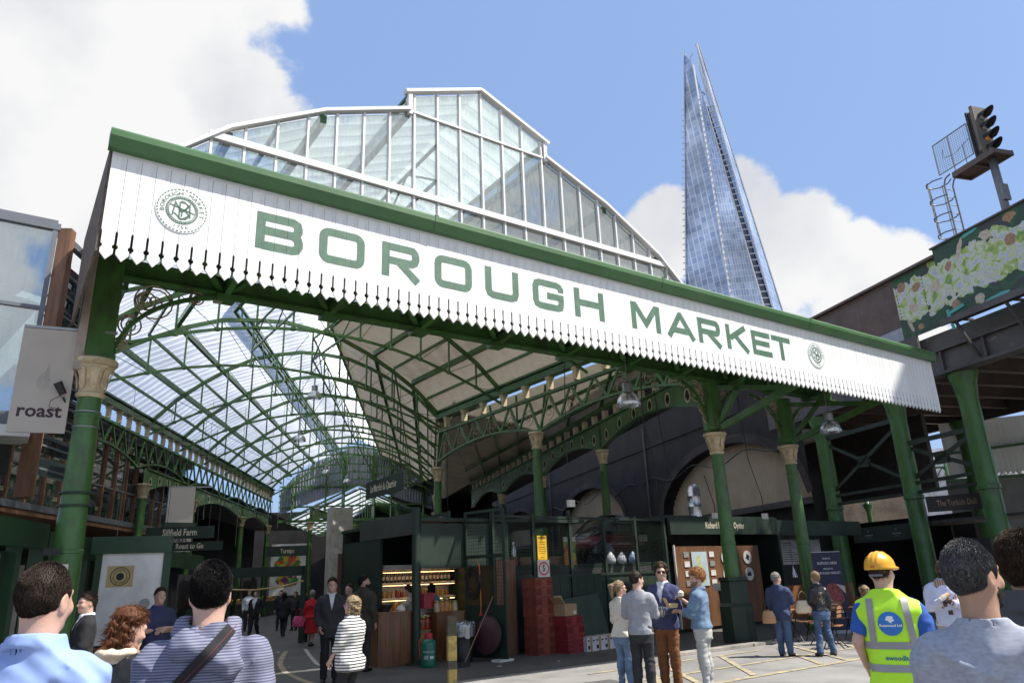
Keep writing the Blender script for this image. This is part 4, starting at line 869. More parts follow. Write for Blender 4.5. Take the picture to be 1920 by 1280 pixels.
for i in range(4):
    z = 3.0+i*.43; h = MB(); n = 12
    for a_, b_ in zip(range(n), range(1, n+1)):
        A0 = PI*(-.08)+PI*1.16*a_/n; A1 = PI*(-.08)+PI*1.16*b_/n; r = .17
        for rr, fl in ((r, 0), (r-.012, 1)): h.quad((.03, rr*math.cos(A0), z+rr*math.sin(A0)), (.03, rr*math.cos(A1), z+rr*math.sin(A1)), (.52-.22*(1-math.sin(A1)), rr*math.cos(A1), z+rr*math.sin(A1)), (.52-.22*(1-math.sin(A0)), rr*math.cos(A0), z+rr*math.sin(A0)))
    hood = h.build('hood', SIGB, sig, True)
    MB().lathe([(.0, 0), (.13, .0), (.12, .03), (0, .05)], 16).build('lens', mat('signal_amber' if i == 1 else 'signal_lens', (.8, .35, .05) if i == 1 else (.25, .24, .22), .2, bump=0, emit=0), sig, True, Matrix.Translation((.035, 0, z)) @ Matrix.Rotation(PI/2, 4, 'Y'))
MESHM = GALV
def wire_mesh(name, P, w, h, dx, dz, r, m, parent):
    mb = MB(); nx, nz_ = max(1, int(w/dx)), max(1, int(h/dz))
    for i in range(nx+1): mb.bar(P(w*i/nx, 0), P(w*i/nx, h), r, r)
    for i in range(nz_+1): mb.bar(P(0, h*i/nz_), P(w, h*i/nz_), r, r)
    o = mb.build(name, m, parent); o['kind'] = 'stuff'; return o
wire_mesh('cage_mesh', lambda x, z: Vector((-1.75+x, -.4, 2.95+z)), 1.45, 1.2, .085, .085, .008, GALV, sig)
cf = MB(); c4 = [(-1.78, -.4, 2.93), (-.3, -.4, 2.93), (-.3, -.4, 4.18), (-1.78, -.4, 4.18)]
for a, b in zip(c4, c4[1:]+c4[:1]): cf.bar(a, b, .035)
cf.bar((-1.1, -.42, 2.7), (-1.1, -.42, 4.18), .03); cf.tube([(-.3, -.45, 3.55), (-.9, -.5, 3.3), (-1.4, -.5, 3.4), (-1.35, -.48, 3.75)], .014, 5); cf.bar((-.6, -.42, 2.7), (-.6, -.42, 3.5), .02)
cf.build('cage_frame', STEEL, sig)
# ladder with safety hoops
lad = thing('signal_ladder', 'grey hooped safety ladder rising beside the railway signal', 'ladder', VF @ Matrix.Translation((1.9, .55, 12.3)))
rl = MB()
for y in (-.2, .2): rl.tube([(0, y, -.4), (0, y, 2.55), (.1, y, 2.75), (.35, y, 2.82)], .03, 6)
for i in range(9): rl.tube([(0, -.2, -.2+i*.32), (0, .2, -.2+i*.32)], .014, 5)
rl.build('rails', GALV, lad)
hp = MB()
for z in (.75, 1.45, 2.15, 2.85):
    hp.tube([(0, -.2, z), (-.3, -.36, z), (-.62, -.34, z), (-.8, -.12, z), (-.8, .12, z), (-.62, .34, z), (-.3, .36, z), (0, .2, z)], .024, 6)
for x, y in ((-.8, 0), (-.55, -.36), (-.55, .36)): hp.bar((x, y, .75), (x, y, 2.9), .05, .015)
hp.build('safety_hoops', GALV, lad)
# ---- brick block added beyond the bridge, out of view, to shade the end of the canopy
wh = thing('shade_block', 'tall brick block added out of view beyond the bridge to shade the canopy', 'building', frame(27.2, 15.9, -6))
MB().box(0, 14, 0, 5.2, 0, 31).build('brick_walls', RBRICK, wh)
for i in range(1):
    for j in range(8): MB().box(-.03, .06, 1.4+i*4, 3.4+i*4, 2+j*3.6, 4.2+j*3.6).build('window', glass('far_window', (.3, .35, .4), .5), wh)
dw = thing('added_dark_panels', 'dark panels added to darken the view deep under the railway bridge', 'wall', VF); MB().box(-18, -6, 5.2, 5.4, 4.75, 8.1).build('upper_dark_panel', SOOT, dw); MB().box(-18, -4.5, 5.2, 5.4, 0, 3.6).build('lower_dark_panel', SBRICK, dw)  # dark panels added so the depth under the bridge looks dark
# ============================================================ far sunlit street seen under the bridge
FAR = thing('brick_house', 'yellow brick house with white side wall seen far under the bridge', 'house', frame(26.5, 62, -25))
MB().box(-4, 5.2, 0, 8, 0, 10).build('brick_wall', YBRICK, FAR); MB().box(5.2, 9.4, -.05, 8, 0, 9).build('side_wall', mat('white_render', (.62, .62, .63), .8, dirt=(.4, .4, .4)), FAR)
WF = thing('gothic_facade', 'white far building with pointed arch windows under the bridge', 'building', frame(36.5, 64, -25)); MB().box(0, 12, 0, 6, 0, 11).build('wall', mat('pale_facade', (.66, .66, .68), .8), WF)
for i in range(6):
    for z in (2.2, 6.0):
        x = .8+i*1.9; MB().prism([(x, -.04, z), (x+.9, -.04, z), (x+.9, -.04, z+1.6), (x+.45, -.04, z+2.5), (x, -.04, z+1.6)], (0, .03, 0)).build('window', mat('dark_window', (.05, .06, .08), .15, bump=0), WF)
SA = thing('market_screen', 'green iron columns and cream scroll lattice of the sunlit rear market', 'market screen', frame(20.5, 45, -20))
for i in range(9): MB().lathe([(.22, 0), (.18, .4), (.15, 4.6), (.32, 5.0), (.15, 5.1), (.13, 7.5)], 12, (i*2.3-4, 0, 0)).build('column', GREEN, SA, True)
s_ = MB(); s2 = MB()
for z in (6.9, 5.7): s_.bar((-5, 0, z), (15, 0, z), .1, .1)
for i in range(24): s_.bar((-5+i*.83, 0, 5.7 if i % 2 else 6.9), (-5+(i+1)*.83, 0, 6.9 if i % 2 else 5.7), .06); scroll_set(s2, lambda x, z, i=i: Vector((-5+i*.83+x, .05, 5.75+z)), .83, 1.1, 1, .022)
s_.build('lattice', GREEN, SA); so = s2.build('scrollwork', CREAM, SA); so['kind'] = 'stuff'
# second white scalloped canopy at the far right
rc = thing('scalloped_canopy', 'second white scalloped canopy at far right beyond the bridge columns', 'canopy', frame(20.6, 35.0, -25))
b2 = recalc(MB().prism([(.0, 0, 8.0), (.0, 0, 5.5), (.11, 0, 5.36), (.22, 0, 5.5), (.22, 0, 8.0)][::-1], (0, .03, 0)).mesh('board', WHITE))
for i in range(34): link('board', b2, rc, Matrix.Translation((i*.225, 0, 0)))
MB().bar((-.2, -.05, 5.25), (8, -.05, 5.25), .1, .14).bar((-.2, -.1, 6.5), (8, -.1, 6.9), .1, .12).build('rail', GREEN, rc); MB().box(-.2, 8, .1, .15, 0, 5.2).build('screen_wall', mat('grey_wall', (.22, .22, .22), .8), rc)
# ============================================================ left: glass restaurant building over green stalls
BROWN = mat('brown_timber', (.20, .10, .055), .6, var=.3, vs=3, stretch=(6, 6, .7), bump=.05); ORANGE = mat('fresh_timber', (.52, .26, .09), .6, var=.25, vs=3, stretch=(6, 6, .7)); GREYM = mat('grey_metal_trim', (.16, .17, .19), .45, .3, var=.1)
LGLASS = glass('restaurant_glass', (.62, .74, .76), .62, .015, (.6, .7, .72), .05); BANNER = mat('beige_banner', (.47, .42, .36), .8, var=.05, bump=.02)
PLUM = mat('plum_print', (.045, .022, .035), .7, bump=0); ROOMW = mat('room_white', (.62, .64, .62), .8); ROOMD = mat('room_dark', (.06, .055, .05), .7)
rs = thing('restaurant_building', 'modern glass-fronted restaurant building with timber mullions left of the market', 'building', frame(-8.0, 11.5, 35.26))
# near bay, facing the street
for k, (z0, z1) in enumerate(((4.55, 6.35), (6.41, 7.85))):
    for i in range(4): MB().box(-1.62*(i+1)+.02, -1.62*i-.06, 0, .02, z0, z1).build('pane', LGLASS, rs)
f_ = MB(); f_.box(-7, .05, -.06, .08, 7.85, 7.97); f_.box(-7, .05, -.04, .06, 6.35, 6.41); f_.box(-7, .1, -.1, .1, 4.25, 4.55)
for i in range(5): f_.box(-1.62*i-.06, -1.62*i+.02, -.05, .06, 4.5, 7.9)
f_.build('bay_frame', GREYM, rs)
MB().box(-7, .1, -.7, .1, 4.05, 4.22).build('white_ledge', FRAMEW, rs); MB().box(-7, .0, .1, 6, 7.97, 8.1).build('roof', GREYM, rs)
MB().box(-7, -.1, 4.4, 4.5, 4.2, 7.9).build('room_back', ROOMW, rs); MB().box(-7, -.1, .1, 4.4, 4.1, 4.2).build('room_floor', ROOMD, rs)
rr = MB(); 
for i in range(5): rr.bar((-6.5+i*1.4, .6, 6.9), (-5.2+i*1.4, 3.8, 7.7), .1, .14)
rr.box(-5, -3, 2, 2.9, 4.2, 5.2); rr.box(-2.4, -.8, 1.4, 2.2, 4.2, 5.1); rr.build('room_fittings', ROOMW, rs)
lw = thing('street_awning', 'grey glass awning edge low at the far left of the photo', 'awning', frame(-8.0, 11.5, 35.26)); MB().bar((-.35, -.75, 4.0), (-1.6, -1.5, 2.9), .08).bar((-.35, -.75, 4.0), (-7, -.75, 4.0), .08).build('frame', FRAMEW, lw); MB().add([(-.4, -.75, 4.0), (-7, -.75, 4.0), (-8, -1.5, 2.9), (-1.6, -1.5, 2.9)], [(0, 1, 2, 3)]).build('pane', LGLASS, lw)
# timber corner and louvred side (runs along the nave)
sF = frame(-8.0, 11.5, 96.93)      # local x away from the street
lv = thing('louvred_side', 'glass louvres in a timber frame on the restaurant flank', 'louvre wall', sF)
MB().box(-.02, .16, -.25, -.04, 3.2, 7.9).build('corner_post', BROWN, lv); MB().box(.18, .27, -.2, -.02, 3.2, 7.3).build('inner_post', ORANGE, lv)
blade = MB().box(.3, 2.2, -.17, .17, -.008, .008).mesh('louvre_blade', LGLASS)
for i in range(10): link('louvre_blade', blade, lv, Matrix.Translation((0, .02, 3.8+i*.38)) @ Matrix.Rotation(R(-38), 4, 'X'))
lf = MB(); lf.box(2.2, 2.3, -.1, .1, 3.2, 7.9); lf.bar((.15, 0, 7.85), (2.3, 0, 7.85), .12)
for i in range(10): lf.bar((.3, -.14, 3.72+i*.38), (2.2, -.14, 3.72+i*.38), .03)
lf.build('louvre_frame', GREYM, lv)
# long glazing behind the corner column, along the hall
gF = frame(-15.0, 22.3, 96.93, 1.28)
gz = thing('restaurant_window_wall', 'first-floor restaurant window wall with red timber mullions behind the corner column', 'window wall', gF)
for i in range(16):
    x = -2.4+i*1.05
    MB().box(x+.05, x+1.0, -.01, .01, 3.12, 4.2).build('pane', LGLASS, gz); MB().box(x+.05, x+1.0, -.01, .01, 4.26, 6.2).build('pane', LGLASS, gz)
    MB().box(x-.045, x+.045, -.1, .06, 3.1, 6.3).build('mullion', BROWN, gz)
w_ = MB(); w_.box(-2.6, 14.6, -.16, .1, 2.9, 3.1); w_.box(-2.6, 14.6, -.06, .06, 4.2, 4.26); w_.box(-2.6, 14.6, -.2, .2, 6.2, 6.6); w_.build('sill_beam', GREYM, gz)
MB().box(-2.6, 14.6, -.12, 3, 2.74, 2.9).build('soffit', BROWN, gz)
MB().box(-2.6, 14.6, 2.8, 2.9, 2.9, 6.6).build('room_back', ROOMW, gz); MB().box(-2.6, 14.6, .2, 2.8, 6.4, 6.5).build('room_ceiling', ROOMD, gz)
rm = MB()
for x, y, w, h in ((-1, 1.6, .7, 1.6), (1.2, 1.2, .8, 2.2), (3.2, 2.0, 1.2, 1.4), (5.4, 1.3, .6, 2.0), (7.2, 1.8, 1.4, 1.2), (9.5, 1.5, .8, 2.2)): rm.box(x, x+w, y, y+.5, 2.95, 2.95+h)
rm.build('room_furniture', ROOMD, gz)
DEC = mat('window_lettering', (.55, .6, .3), .6, bump=0)
for x in (-1.45, 1.75, 4.9): text('roast', .26, DEC, gz, Matrix.Translation((x, -.03, 3.42)) @ Matrix.Rotation(PI, 4, 'Z'), depth=.001)
# pot plant behind the glass
pp = thing('potted_tree', 'small dark bonsai tree in a pot behind the restaurant window', 'plant', gF @ Matrix.Translation((-1.5, .45, 3.1)))
MB().lathe([(.12, 0), (.2, .4), (.17, .4), (.1, .3)], 12).build('pot', ROOMD, pp, True); MB().tube([(0, 0, .35), (.05, 0, .6), (-.03, 0, .85)], [.03, .025, .015], 6).build('trunk', BROWN, pp)
LEAFD = mat('dark_leaf', (.03, .06, .025), .6, rnd=.2, bump=0); lf_ = MB(); r_ = random.Random(3)
for i in range(420):
    a = r_.uniform(0, 2*PI); q = r_.choice([(0, .9, .22), (.16, .75, .15), (-.17, .78, .15)]); d = Vector((r_.gauss(0, 1), r_.gauss(0, 1), r_.gauss(0, .7))).normalized()*q[2]*r_.uniform(.5, 1); c = Vector((q[0], 0, q[1]))+d
    u_ = Vector((r_.gauss(0, 1), r_.gauss(0, 1), r_.gauss(0, 1))).normalized()*.03; v_ = u_.cross(Vector((r_.gauss(0, 1), r_.gauss(0, 1), r_.gauss(0, 1)))).normalized()*.02; lf_.quad(c-u_, c-v_, c+u_, c+v_)
lf_.build('crown', LEAFD, pp)
# hanging banners
def roast_banner(F, w, h, label, ts, flame=True):
    t = thing('banner_sign', label, 'banner', F); MB().box(-w/2, w/2, -.02, .02, -h/2, h/2).build('board', BANNER, t); MB().bar((-w/2, 0, h/2+.03), (w/2+.5, 0, h/2+.03), .04).build('arm', STEEL, t)
    text('roast', ts, PLUM, t, Matrix.Translation((0, -.0215, -h*.30)), depth=.001, ext=.006)
    if flame:
        m = MB()
        for k, s in enumerate((1, .75, .5, .28)):
            pts = [(0, -.02), (-.10, .07), (-.13, .17), (-.07, .3), (.02, .42), (.06, .58), (.07, .36), (.11, .2), (.09, .08), (.02, 0)]
            V, Q = stroke([(x*s*w*.95, z*s*h*.45) for x, z in pts], .008); m.add([(p[0], -.0216, p[1]-h*.10+.03*k) for p in V], Q)
        m.build('flame_print', mat('banner_print', (.36, .32, .28), .8, bump=0), t)
    return t
roast_banner(frame(-6.90, 10.2, 24, 4.72), .72, 1.56, 'large beige banner reading roast beside the corner column capital', .27)
roast_banner(frame(-10.35, 22.5, 20, 3.75), .75, 1.9, 'beige banner reading roast further inside beyond the window wall', .26, False)
cm = thing('security_camera', 'small black security camera fixed beside the cream capital', 'camera', frame(-6.60, 10.22, 30, 4.50))
MB().tube([(0, 0, 0), (-.09, -.05, .16)], [.05, .06], 12).build('housing', BLACK, cm); MB().tube([(0, .05, -.03), (.05, .1, -.12), (.15, .15, -.12)], .014, 6).build('bracket', BLACK, cm); MB().tube([(-.02, 0, -.02), (-.14, 0, -.1), (-.15, 0, -.2), (-.02, .02, -.22)], .006, 5).build('cable', BLACK, cm)
# ---- green stalls below
SF = frame(-6.55, 8.5, 101)          # x along the hall, +y into the stall
def stall(name, label, x0, x1, zt, posts, boards=True, plinth=True):
    t = thing(name, label, 'stall', SF)
    MB().box(x0, x1, -.05, .12, zt-.36, zt).build('fascia', MDGREEN, t); MB().box(x0, x1, .12, 2.4, zt-.08, zt).build('roof', MDGREEN, t)
    for p in posts: MB().box(p-.07, p+.07, -.03, .12, 0, zt-.36).build('post', MDGREEN, t)
    MB().box(x0, x1, 2.3, 2.4, 0, zt-.08).build('back_panel', DKGREEN, t)
    return t
s1 = stall('market_stall', 'closed green stall at the far left with a pale notice', .2, 2.55, 2.72, (.3, 1.75, 2.45))
NOTE = mat('notice_paper', (.66, .62, .56), .7, bump=.01); INK = mat('black_ink', (.015, .015, .016), .6, bump=0); REDP = mat('red_print', (.55, .03, .04), .5, bump=0)
MB().box(.35, 1.7, .1, .16, 0, 2.3).build('door', DKGREEN, s1); nb = MB().box(.6, 1.42, .06, .09, 1.55, 2.25).build('notice', NOTE, s1)
sq = MB(); V, Q = stroke([(.1*i-.35, .1*math.sin(i*1.9)*(.6+.4*math.cos(i))) for i in range(9)], .008); sq.add([(1.0-p[0], .055, 2.0+p[1]) for p in V], Q)
for k in range(3): sq.box(.75, 1.25-.1*k, .054, .056, 1.72-.07*k, 1.735-.07*k)
sq.build('handwriting', INK, nb)
MB().box(.5, 1.5, .05, .3, .9, 1.4).build('crate_front', mat('plain_wood', (.42, .28, .15), .7, var=.3, vs=3, stretch=(1, 1, 8)), s1)
s2 = stall('market_stall', 'open green stall with dark back behind the glass food counter', 2.6, 8.3, 2.62, (2.75, 4.35, 8.2))
MB().box(2.75, 4.3, .9, 1.0, 0, 2.3).build('side_panel', DKGREEN, s2); MB().box(3.95, 4.1, .85, .9, .6, 2.2).build('white_strip', NOTE, s2); MB().box(3.0, 3.6, .8, .86, .4, 1.9).build('grey_board', mat('grey_board', (.22, .2, .2), .7), s2)
KR = mat('kraft_paper', (.55, .42, .20), .7, bump=.02)
wbF = frame(-6.75, 12.75, 20); wbt = thing('white_backboard', 'white stall backboard carrying a round pie poster', 'backboard', wbF)
MB().box(-.32, .62, 0, .03, .9, 2.34).build('board', mat('white_wipe_board', (.80, .79, .77), .5, bump=.01), wbt); MB().box(-.42, -.32, -.02, .06, 0, 2.5).build('post', MDGREEN, wbt); MB().box(.62, .74, -.02, .06, 0, 2.5).build('post', MDGREEN, wbt); MB().box(-.5, .74, -.06, .1, 2.34, 2.62).build('fascia', MDGREEN, wbt)
po = MB().box(-.22, .18, -.012, -.002, 1.80, 2.14).build('poster', KR, wbt); pm = MB()
for r_, w in ((.145, .012), (.10, .008)):
    V, Q = stroke([(r_*math.cos(2*PI*i/32), r_*math.sin(2*PI*i/32)) for i in range(32)], w, True); pm.add([(-.02+p[0], -.014, 1.97+p[1]) for p in V], Q)
n = 20; pm.add([(-.02+.06*math.cos(2*PI*i/n), -.0145, 1.965+.06*math.sin(2*PI*i/n)) for i in range(n)], [tuple(range(n))]); pm.build('seal_print', INK, po)
for w_s, a0, sg in (('AUTHENTIC', 90, 1), ('MELTON MOWBRAY', 270, -1)):
    for i, ch in enumerate(w_s):
        if ch == ' ': continue
        a = R(a0-sg*(i-(len(w_s)-1)/2)*(16 if sg > 0 else 12)); me = text_mesh(ch, .035, .0); me.materials.clear(); me.materials.append(INK)
        link('poster_letter', me, po, Matrix.Translation((-.02+.122*math.cos(a), -.0145, 1.97+.122*math.sin(a))) @ RX90 @ Matrix.Rotation(a-PI/2 if sg > 0 else a+PI/2, 4, 'Z'))
MB().lathe([(0, 0), (.13, 0), (.13, .04), (0, .04)], 20).build('wall_clock', STEEL, wbt, False, Matrix.Translation((.4, -.0, 1.52)) @ Matrix.Rotation(PI/2, 4, 'X') @ Matrix.Scale(.6, 4))
s3 = stall('market_stall', 'dark green stall with chalk menu board and sign Sillfield Farm', 8.9, 13.0, 2.6, (9.0, 12.9))
for k in range(2): MB().box(9.3+k*1.4, 10.4+k*1.4, .3, .34, .7, 2.2).build('chalk_menu', mat('chalkboard', (.03, .03, .03), .8), s3)
ck = MB()
for k in range(16): ck.box(9.45, 10.25-.2*(k % 3), .285, .295, .85+k*.08, .875+k*.08)
ck.build('chalk_writing', CHALK, s3); MB().box(10.42, 10.5, .22, .34, .6, 2.3).build('red_frame', mat('red_paint', (.45, .03, .025), .5), s3)
MB().box(9.2, 12.8, .2, .9, 0, .95).build('counter', DKGREEN, s3)
def sign(name, F, w, h, s, size, label, tilt=0, board=DKGREEN, sx=.72, tm=None):
    t = thing(name, label, 'sign', F); MB().box(-w/2, w/2, -.025, .025, -h/2, h/2).build('board', board, t)
    if s: text(s, size, tm or SIGNP, t, Matrix.Translation((0, -.027, 0)), depth=.001, sx=sx, ext=.004)
    for x in (-w*.42, w*.42): MB().tube([(x, 0, h/2), (x, 0, h/2+2.2)], .006, 4).build('chain', BLACK, t)
    return t
SIGNP = mat('cream_sign_lettering', (.62, .56, .42), .6, bump=0)
sign('hanging_sign', at(MF, 2.55, 5.8, 2.92, -28), 1.45, .26, 'Sillfield Farm', .2, 'hanging green sign reading Sillfield Farm')
sign('hanging_sign', at(MF, 2.9, 6.4, 2.66, -28), 1.45, .2, 'Roast to Go', .17, 'lower hanging sign reading Roast to Go behind Sillfield Farm sign')
sign('hanging_sign', frame(-9.3, 20.3, 40, 3.3), .8, .34, '', .14, 'small tilted dark sign in front of the far beige banner')
# glass food counter
fc = thing('food_display_counter', 'curved glass food display cabinet on a wooden counter by the suited man', 'display cabinet', SF @ Matrix.Translation((5.2, -.55, .45)))
MB().box(-.8, .75, 0, .6, 0, .62).build('counter_base', MDGREEN, fc); MB().box(-.15, .8, -.03, -.003, .02, .6).build('wood_panel', mat('pale_ply', (.52, .36, .20), .6, var=.15, vs=2, stretch=(1, 1, 5)), fc); MB().box(-.85, .82, -.06, .66, .62, .72).build('worktop', DKGREEN, fc)
for x in (-.7, .7): MB().tube([(x, -.02, .72), (x, -.02, 1.0), (x, .04, 1.1), (x, .16, 1.16), (x, .55, 1.16)], .03, 8).build('side_frame', STEEL, fc, True)
gq = [(-.02, .72), (-.02, 1.0), (.04, 1.1), (.16, 1.16), (.55, 1.16)]; gm = MB()
for (y0, z0), (y1, z1) in zip(gq, gq[1:]): gm.quad((-.7, y0, z0), (.7, y0, z0), (.7, y1, z1), (-.7, y1, z1))
gm.build('curved_glass', glass('counter_glass', (.85, .92, .9), .85), fc)
for z in (.82, .98): MB().box(-.68, .68, .06, .5, z, z+.015).build('shelf', STEEL, fc)
PIE = mat('pie_crust', (.45, .25, .09), .6, var=.3, vs=12); r_ = random.Random(5)
MEATS = [PIE, mat('ham_pink', (.55, .22, .22), .5), mat('white_cheese', (.65, .6, .48), .5)]
pie_me = [MB().lathe([(0, 0), (.055, 0), (.06, .05), (.05, .065), (0, .07)], 12).mesh('food', m, True) for m in MEATS]
for z in (.725, .835, .995):
    for k in range(8): tag(link('food_item', pie_me[r_.randrange(3)], None, fc.matrix_world @ Matrix.Translation((-.58+k*.165, .18+r_.uniform(0, .2), z))), 'pie or cold meat on show in the glass food cabinet', 'food', 'pies and meats in the cabinet')
pl_ = MB().box(2.6, 9, -1.2, 2.2, 0, .03); o = pl_.build('plinth', STONE, None, False, SF); o['kind'] = 'structure'
# ---- signs on the corner column
sg_ = thing('no_dogs_sign', 'small white no dogs sign on the green corner column', 'sign', frame(-6.29, 10.30, 32, 2.0))
MB().box(-.075, .075, -.006, .006, -.11, .11).build('plate', NOTE, sg_); V, Q = stroke([(.055*math.cos(2*PI*i/24), .03+.055*math.sin(2*PI*i/24)) for i in range(24)], .014, True); q = MB().add([(p[0], -.008, p[1]) for p in V], Q); V, Q = stroke([(-.04, .07), (.04, -.01)], .012); q.add([(p[0], -.0085, p[1]) for p in V], Q); q.build('red_ring', REDP, sg_)
MB().add([(x, -.0075, z+.03) for x, z in ((-.03, .01), (-.02, .02), (.02, .015), (.035, .03), (.03, .005), (.025, -.025), (.018, -.025), (.012, -.005), (-.015, -.005), (-.02, -.025), (-.027, -.025))], [tuple(range(11))]).build('dog_print', INK, sg_)
tape = thing('tape_patch', 'black tape patch on the green corner column', 'tape', frame(-6.45, 10.27, 20, 2.28)); MB().box(-.1, .1, -.004, .004, -.045, .045).build('tape', BLACK, tape)
# ============================================================ enclosing walls of the hall
hb = thing('brick_building', 'dark brick buildings closing off the far end of the market hall', 'building', MF)
def wallq(nm, a, b, z0, z1, m, th=.2):
    a = Vector(a); b = Vector(b); MB().bar(a+Vector((0, 0, (z0+z1)/2)), b+Vector((0, 0, (z0+z1)/2)), th, z1-z0).build(nm, m, hb)
wallq('wall', navp(-16, 52, 0), navp(14, 52, 0), 0, 9, SBRICK); wallq('wall', nave(-13, 2, 0), nave(-13, 54, 0), 0, 7.2, SBRICK); wallq('wall', nave(12.5, 30, 0), nave(12.5, 54, 0), 0, 9, SBRICK)
MB().quad(nave(-7.2, 6, 7.0), nave(-7.2, 54, 7.0), nave(-13.2, 54, 6.9), nave(-13.2, 6, 6.9)).build('side_roof', SOOT, hb)
MB().quad(nave(5.9, TEND+.3, 6.7), nave(5.9, 54, 6.7), nave(13, 54, 6.7), nave(13, TEND+.3, 6.7)).build('side_roof', SOOT, hb)
WB_ = mat('white_painted_brick', (.55, .52, .45), .8, var=.15, vs=3, bump=.06, dirt=(.3, .27, .22), ds=2, dlo=.5, dhi=.75)
pil = thing('white_pillar', 'white painted masonry pillar catching sun beyond the dark stall', 'pillar', at(MF, 12.85, 22.4)); MB().box(-.5, .5, -.4, .4, 0, 5.2).build('shaft', WB_, pil); MB().box(-.56, .56, -.46, .46, 0, .5).build('base', WB_, pil)
gr_ = thing('rusty_grille', 'narrow rusty grille leaning by the white pillar', 'grille', at(MF, 12.35, 20.4)); MB().box(-.32, -.27, -.03, .03, 0, 3.0).box(.27, .32, -.03, .03, 0, 3.0).box(-.27, .27, -.03, .03, 2.95, 3.0).build('frame', BROWN, gr_); MB().box(-.27, .27, -.01, .01, .1, 2.95).build('panel', RUST, gr_)
# left inner stalls along the nave
def nf(s, t, z=0, rz=0): p = nave(s, t, z); return MF @ Matrix.Translation(p) @ Matrix.Rotation(R(-28.33+rz), 4, 'Z')
FRUIT = [mat('fruit_'+n, c, .5, var=.3, vs=20, bump=0) for n, c in (('red', (.5, .05, .03)), ('orange', (.6, .22, .03)), ('green', (.15, .35, .05)), ('yellow', (.6, .45, .05)), ('purple', (.15, .03, .12)))]
CRW = mat('crate_wood', (.38, .25, .13), .7, var=.3, vs=4, stretch=(1, 1, 6))
for k, (s, t, lab) in enumerate(((-5.6, 13.5, 'dark green inner stall with fruit nearest the striped hoodie man'), (-5.6, 18.5, 'second dark inner stall along the left columns'), (-5.2, 24, 'far green inner stall below the arched girders'))):
    t_ = thing('market_stall', lab, 'stall', nf(s, t, 0, 90)); MB().box(-1.9, 1.9, -.5, .5, 0, .85).build('counter', DKGREEN, t_); MB().box(-2, 2, -.55, .5, 2.35, 2.7).build('fascia', DKGREEN, t_)
    for x in (-1.95, 1.95): MB().box(x-.07, x+.07, -.5, -.36, .0, 2.4).build('post', MDGREEN, t_)
    MB().box(-1.9, 1.9, .9, 1.0, 0, 2.4).build('back', SOOT, t_)
    for q in range(6):
        cr = MB(); x = -1.6+q*.64; cr.box(x-.28, x+.28, -.42, .1, .85, 1.0); m = FRUIT[(q*2+k) % 5]
        o = cr.build('produce_tray', CRW, None, False, t_.matrix_world); tag(o, ('wooden produce tray on the %s' % lab)[:90], 'tray', 'produce trays on inner stalls'); f = MB(); r_ = random.Random(q+9*k)
        for i in range(40): f.lathe([(0, -.045), (.04, -.02), (.045, .015), (0, .045)], 6, (x+r_.uniform(-.24, .24), r_.uniform(-.38, .05), 1.03+r_.uniform(0, .05)), cap=False)
        fo = f.build('fruit_heap', m, o); fo['kind'] = 'stuff'
# produce banner
pb = thing('produce_banner', 'white hanging banner with a round picture of vegetables at the hall end', 'banner', at(MF, 12.84, 29.75, 2.55, -28)); MB().box(-.95, .95, -.02, .02, -1.35, 1.38).build('cloth', mat('white_cloth', (.72, .70, .66), .8), pb)
m_, nt_, b_ = nodes('vegetable_print'); vo = nt_.nodes.new('ShaderNodeTexVoronoi'); vo.inputs['Scale'].default_value = 4.5; tc_ = nt_.nodes.new('ShaderNodeTexCoord'); nt_.links.new(tc_.outputs['Object'], vo.inputs['Vector']); cr_ = nt_.nodes.new('ShaderNodeValToRGB'); cr_.color_ramp.interpolation = 'CONSTANT'; e_ = cr_.color_ramp.elements; e_[0].color = (.05, .2, .03, 1); e_[1].position = .82; e_[1].color = (.12, .03, .1, 1)
for p_, c_ in ((.2, (.55, .06, .03, 1)), (.36, (.6, .42, .03, 1)), (.5, (.2, .38, .05, 1)), (.66, (.6, .2, .03, 1))): q_ = e_.new(p_); q_.color = c_
sx_ = nt_.nodes.new('ShaderNodeSeparateColor'); nt_.links.new(vo.outputs['Color'], sx_.inputs[0]); nt_.links.new(sx_.outputs[0], cr_.inputs[0]); nt_.links.new(cr_.outputs[0], b_.inputs['Base Color']); VEGP = m_
for cz, r0 in ((.35, .72), (-.55, .6)): MB().add([(r0*math.cos(2*PI*i/26)*(1+.12*math.sin(5*i)), -.024, cz+r0*.62*math.sin(2*PI*i/26)*(1+.1*math.cos(3*i))) for i in range(26)], [tuple(range(26))]).build('vegetable_picture', VEGP, pb)
sign('hanging_sign', at(MF, 11.4, 25.6, 3.36, -28), 2.1, .5, 'Turnips', .3, 'green hanging sign reading Turnips over the hall aisle')
bm2 = thing('green_barrier_frame', 'dark green timber goalpost frame across the hall aisle', 'frame', at(MF, 6.1, 12.5, 0, -28)); MB().box(-1.7, 1.6, -.08, .08, 2.0, 2.3).build('beam', DKGREEN, bm2); MB().box(-1.75, -1.6, -.08, .08, 0, 2.3).build('post', DKGREEN, bm2); MB().box(1.5, 1.65, -.08, .08, 0, 2.3).build('post', DKGREEN, bm2)
bo = thing('bamboo_pole', 'curved bamboo pole slung below the green barrier frame', 'pole', at(MF, 6.1, 12.3, 0, -28)); MB().tube([(-1.6, 0, 1.78), (-.8, 0, 1.66), (0, 0, 1.62), (.8, 0, 1.68), (1.5, 0, 1.84)], .03, 6).build('bamboo', mat('bamboo', (.55, .38, .15), .5), bo)
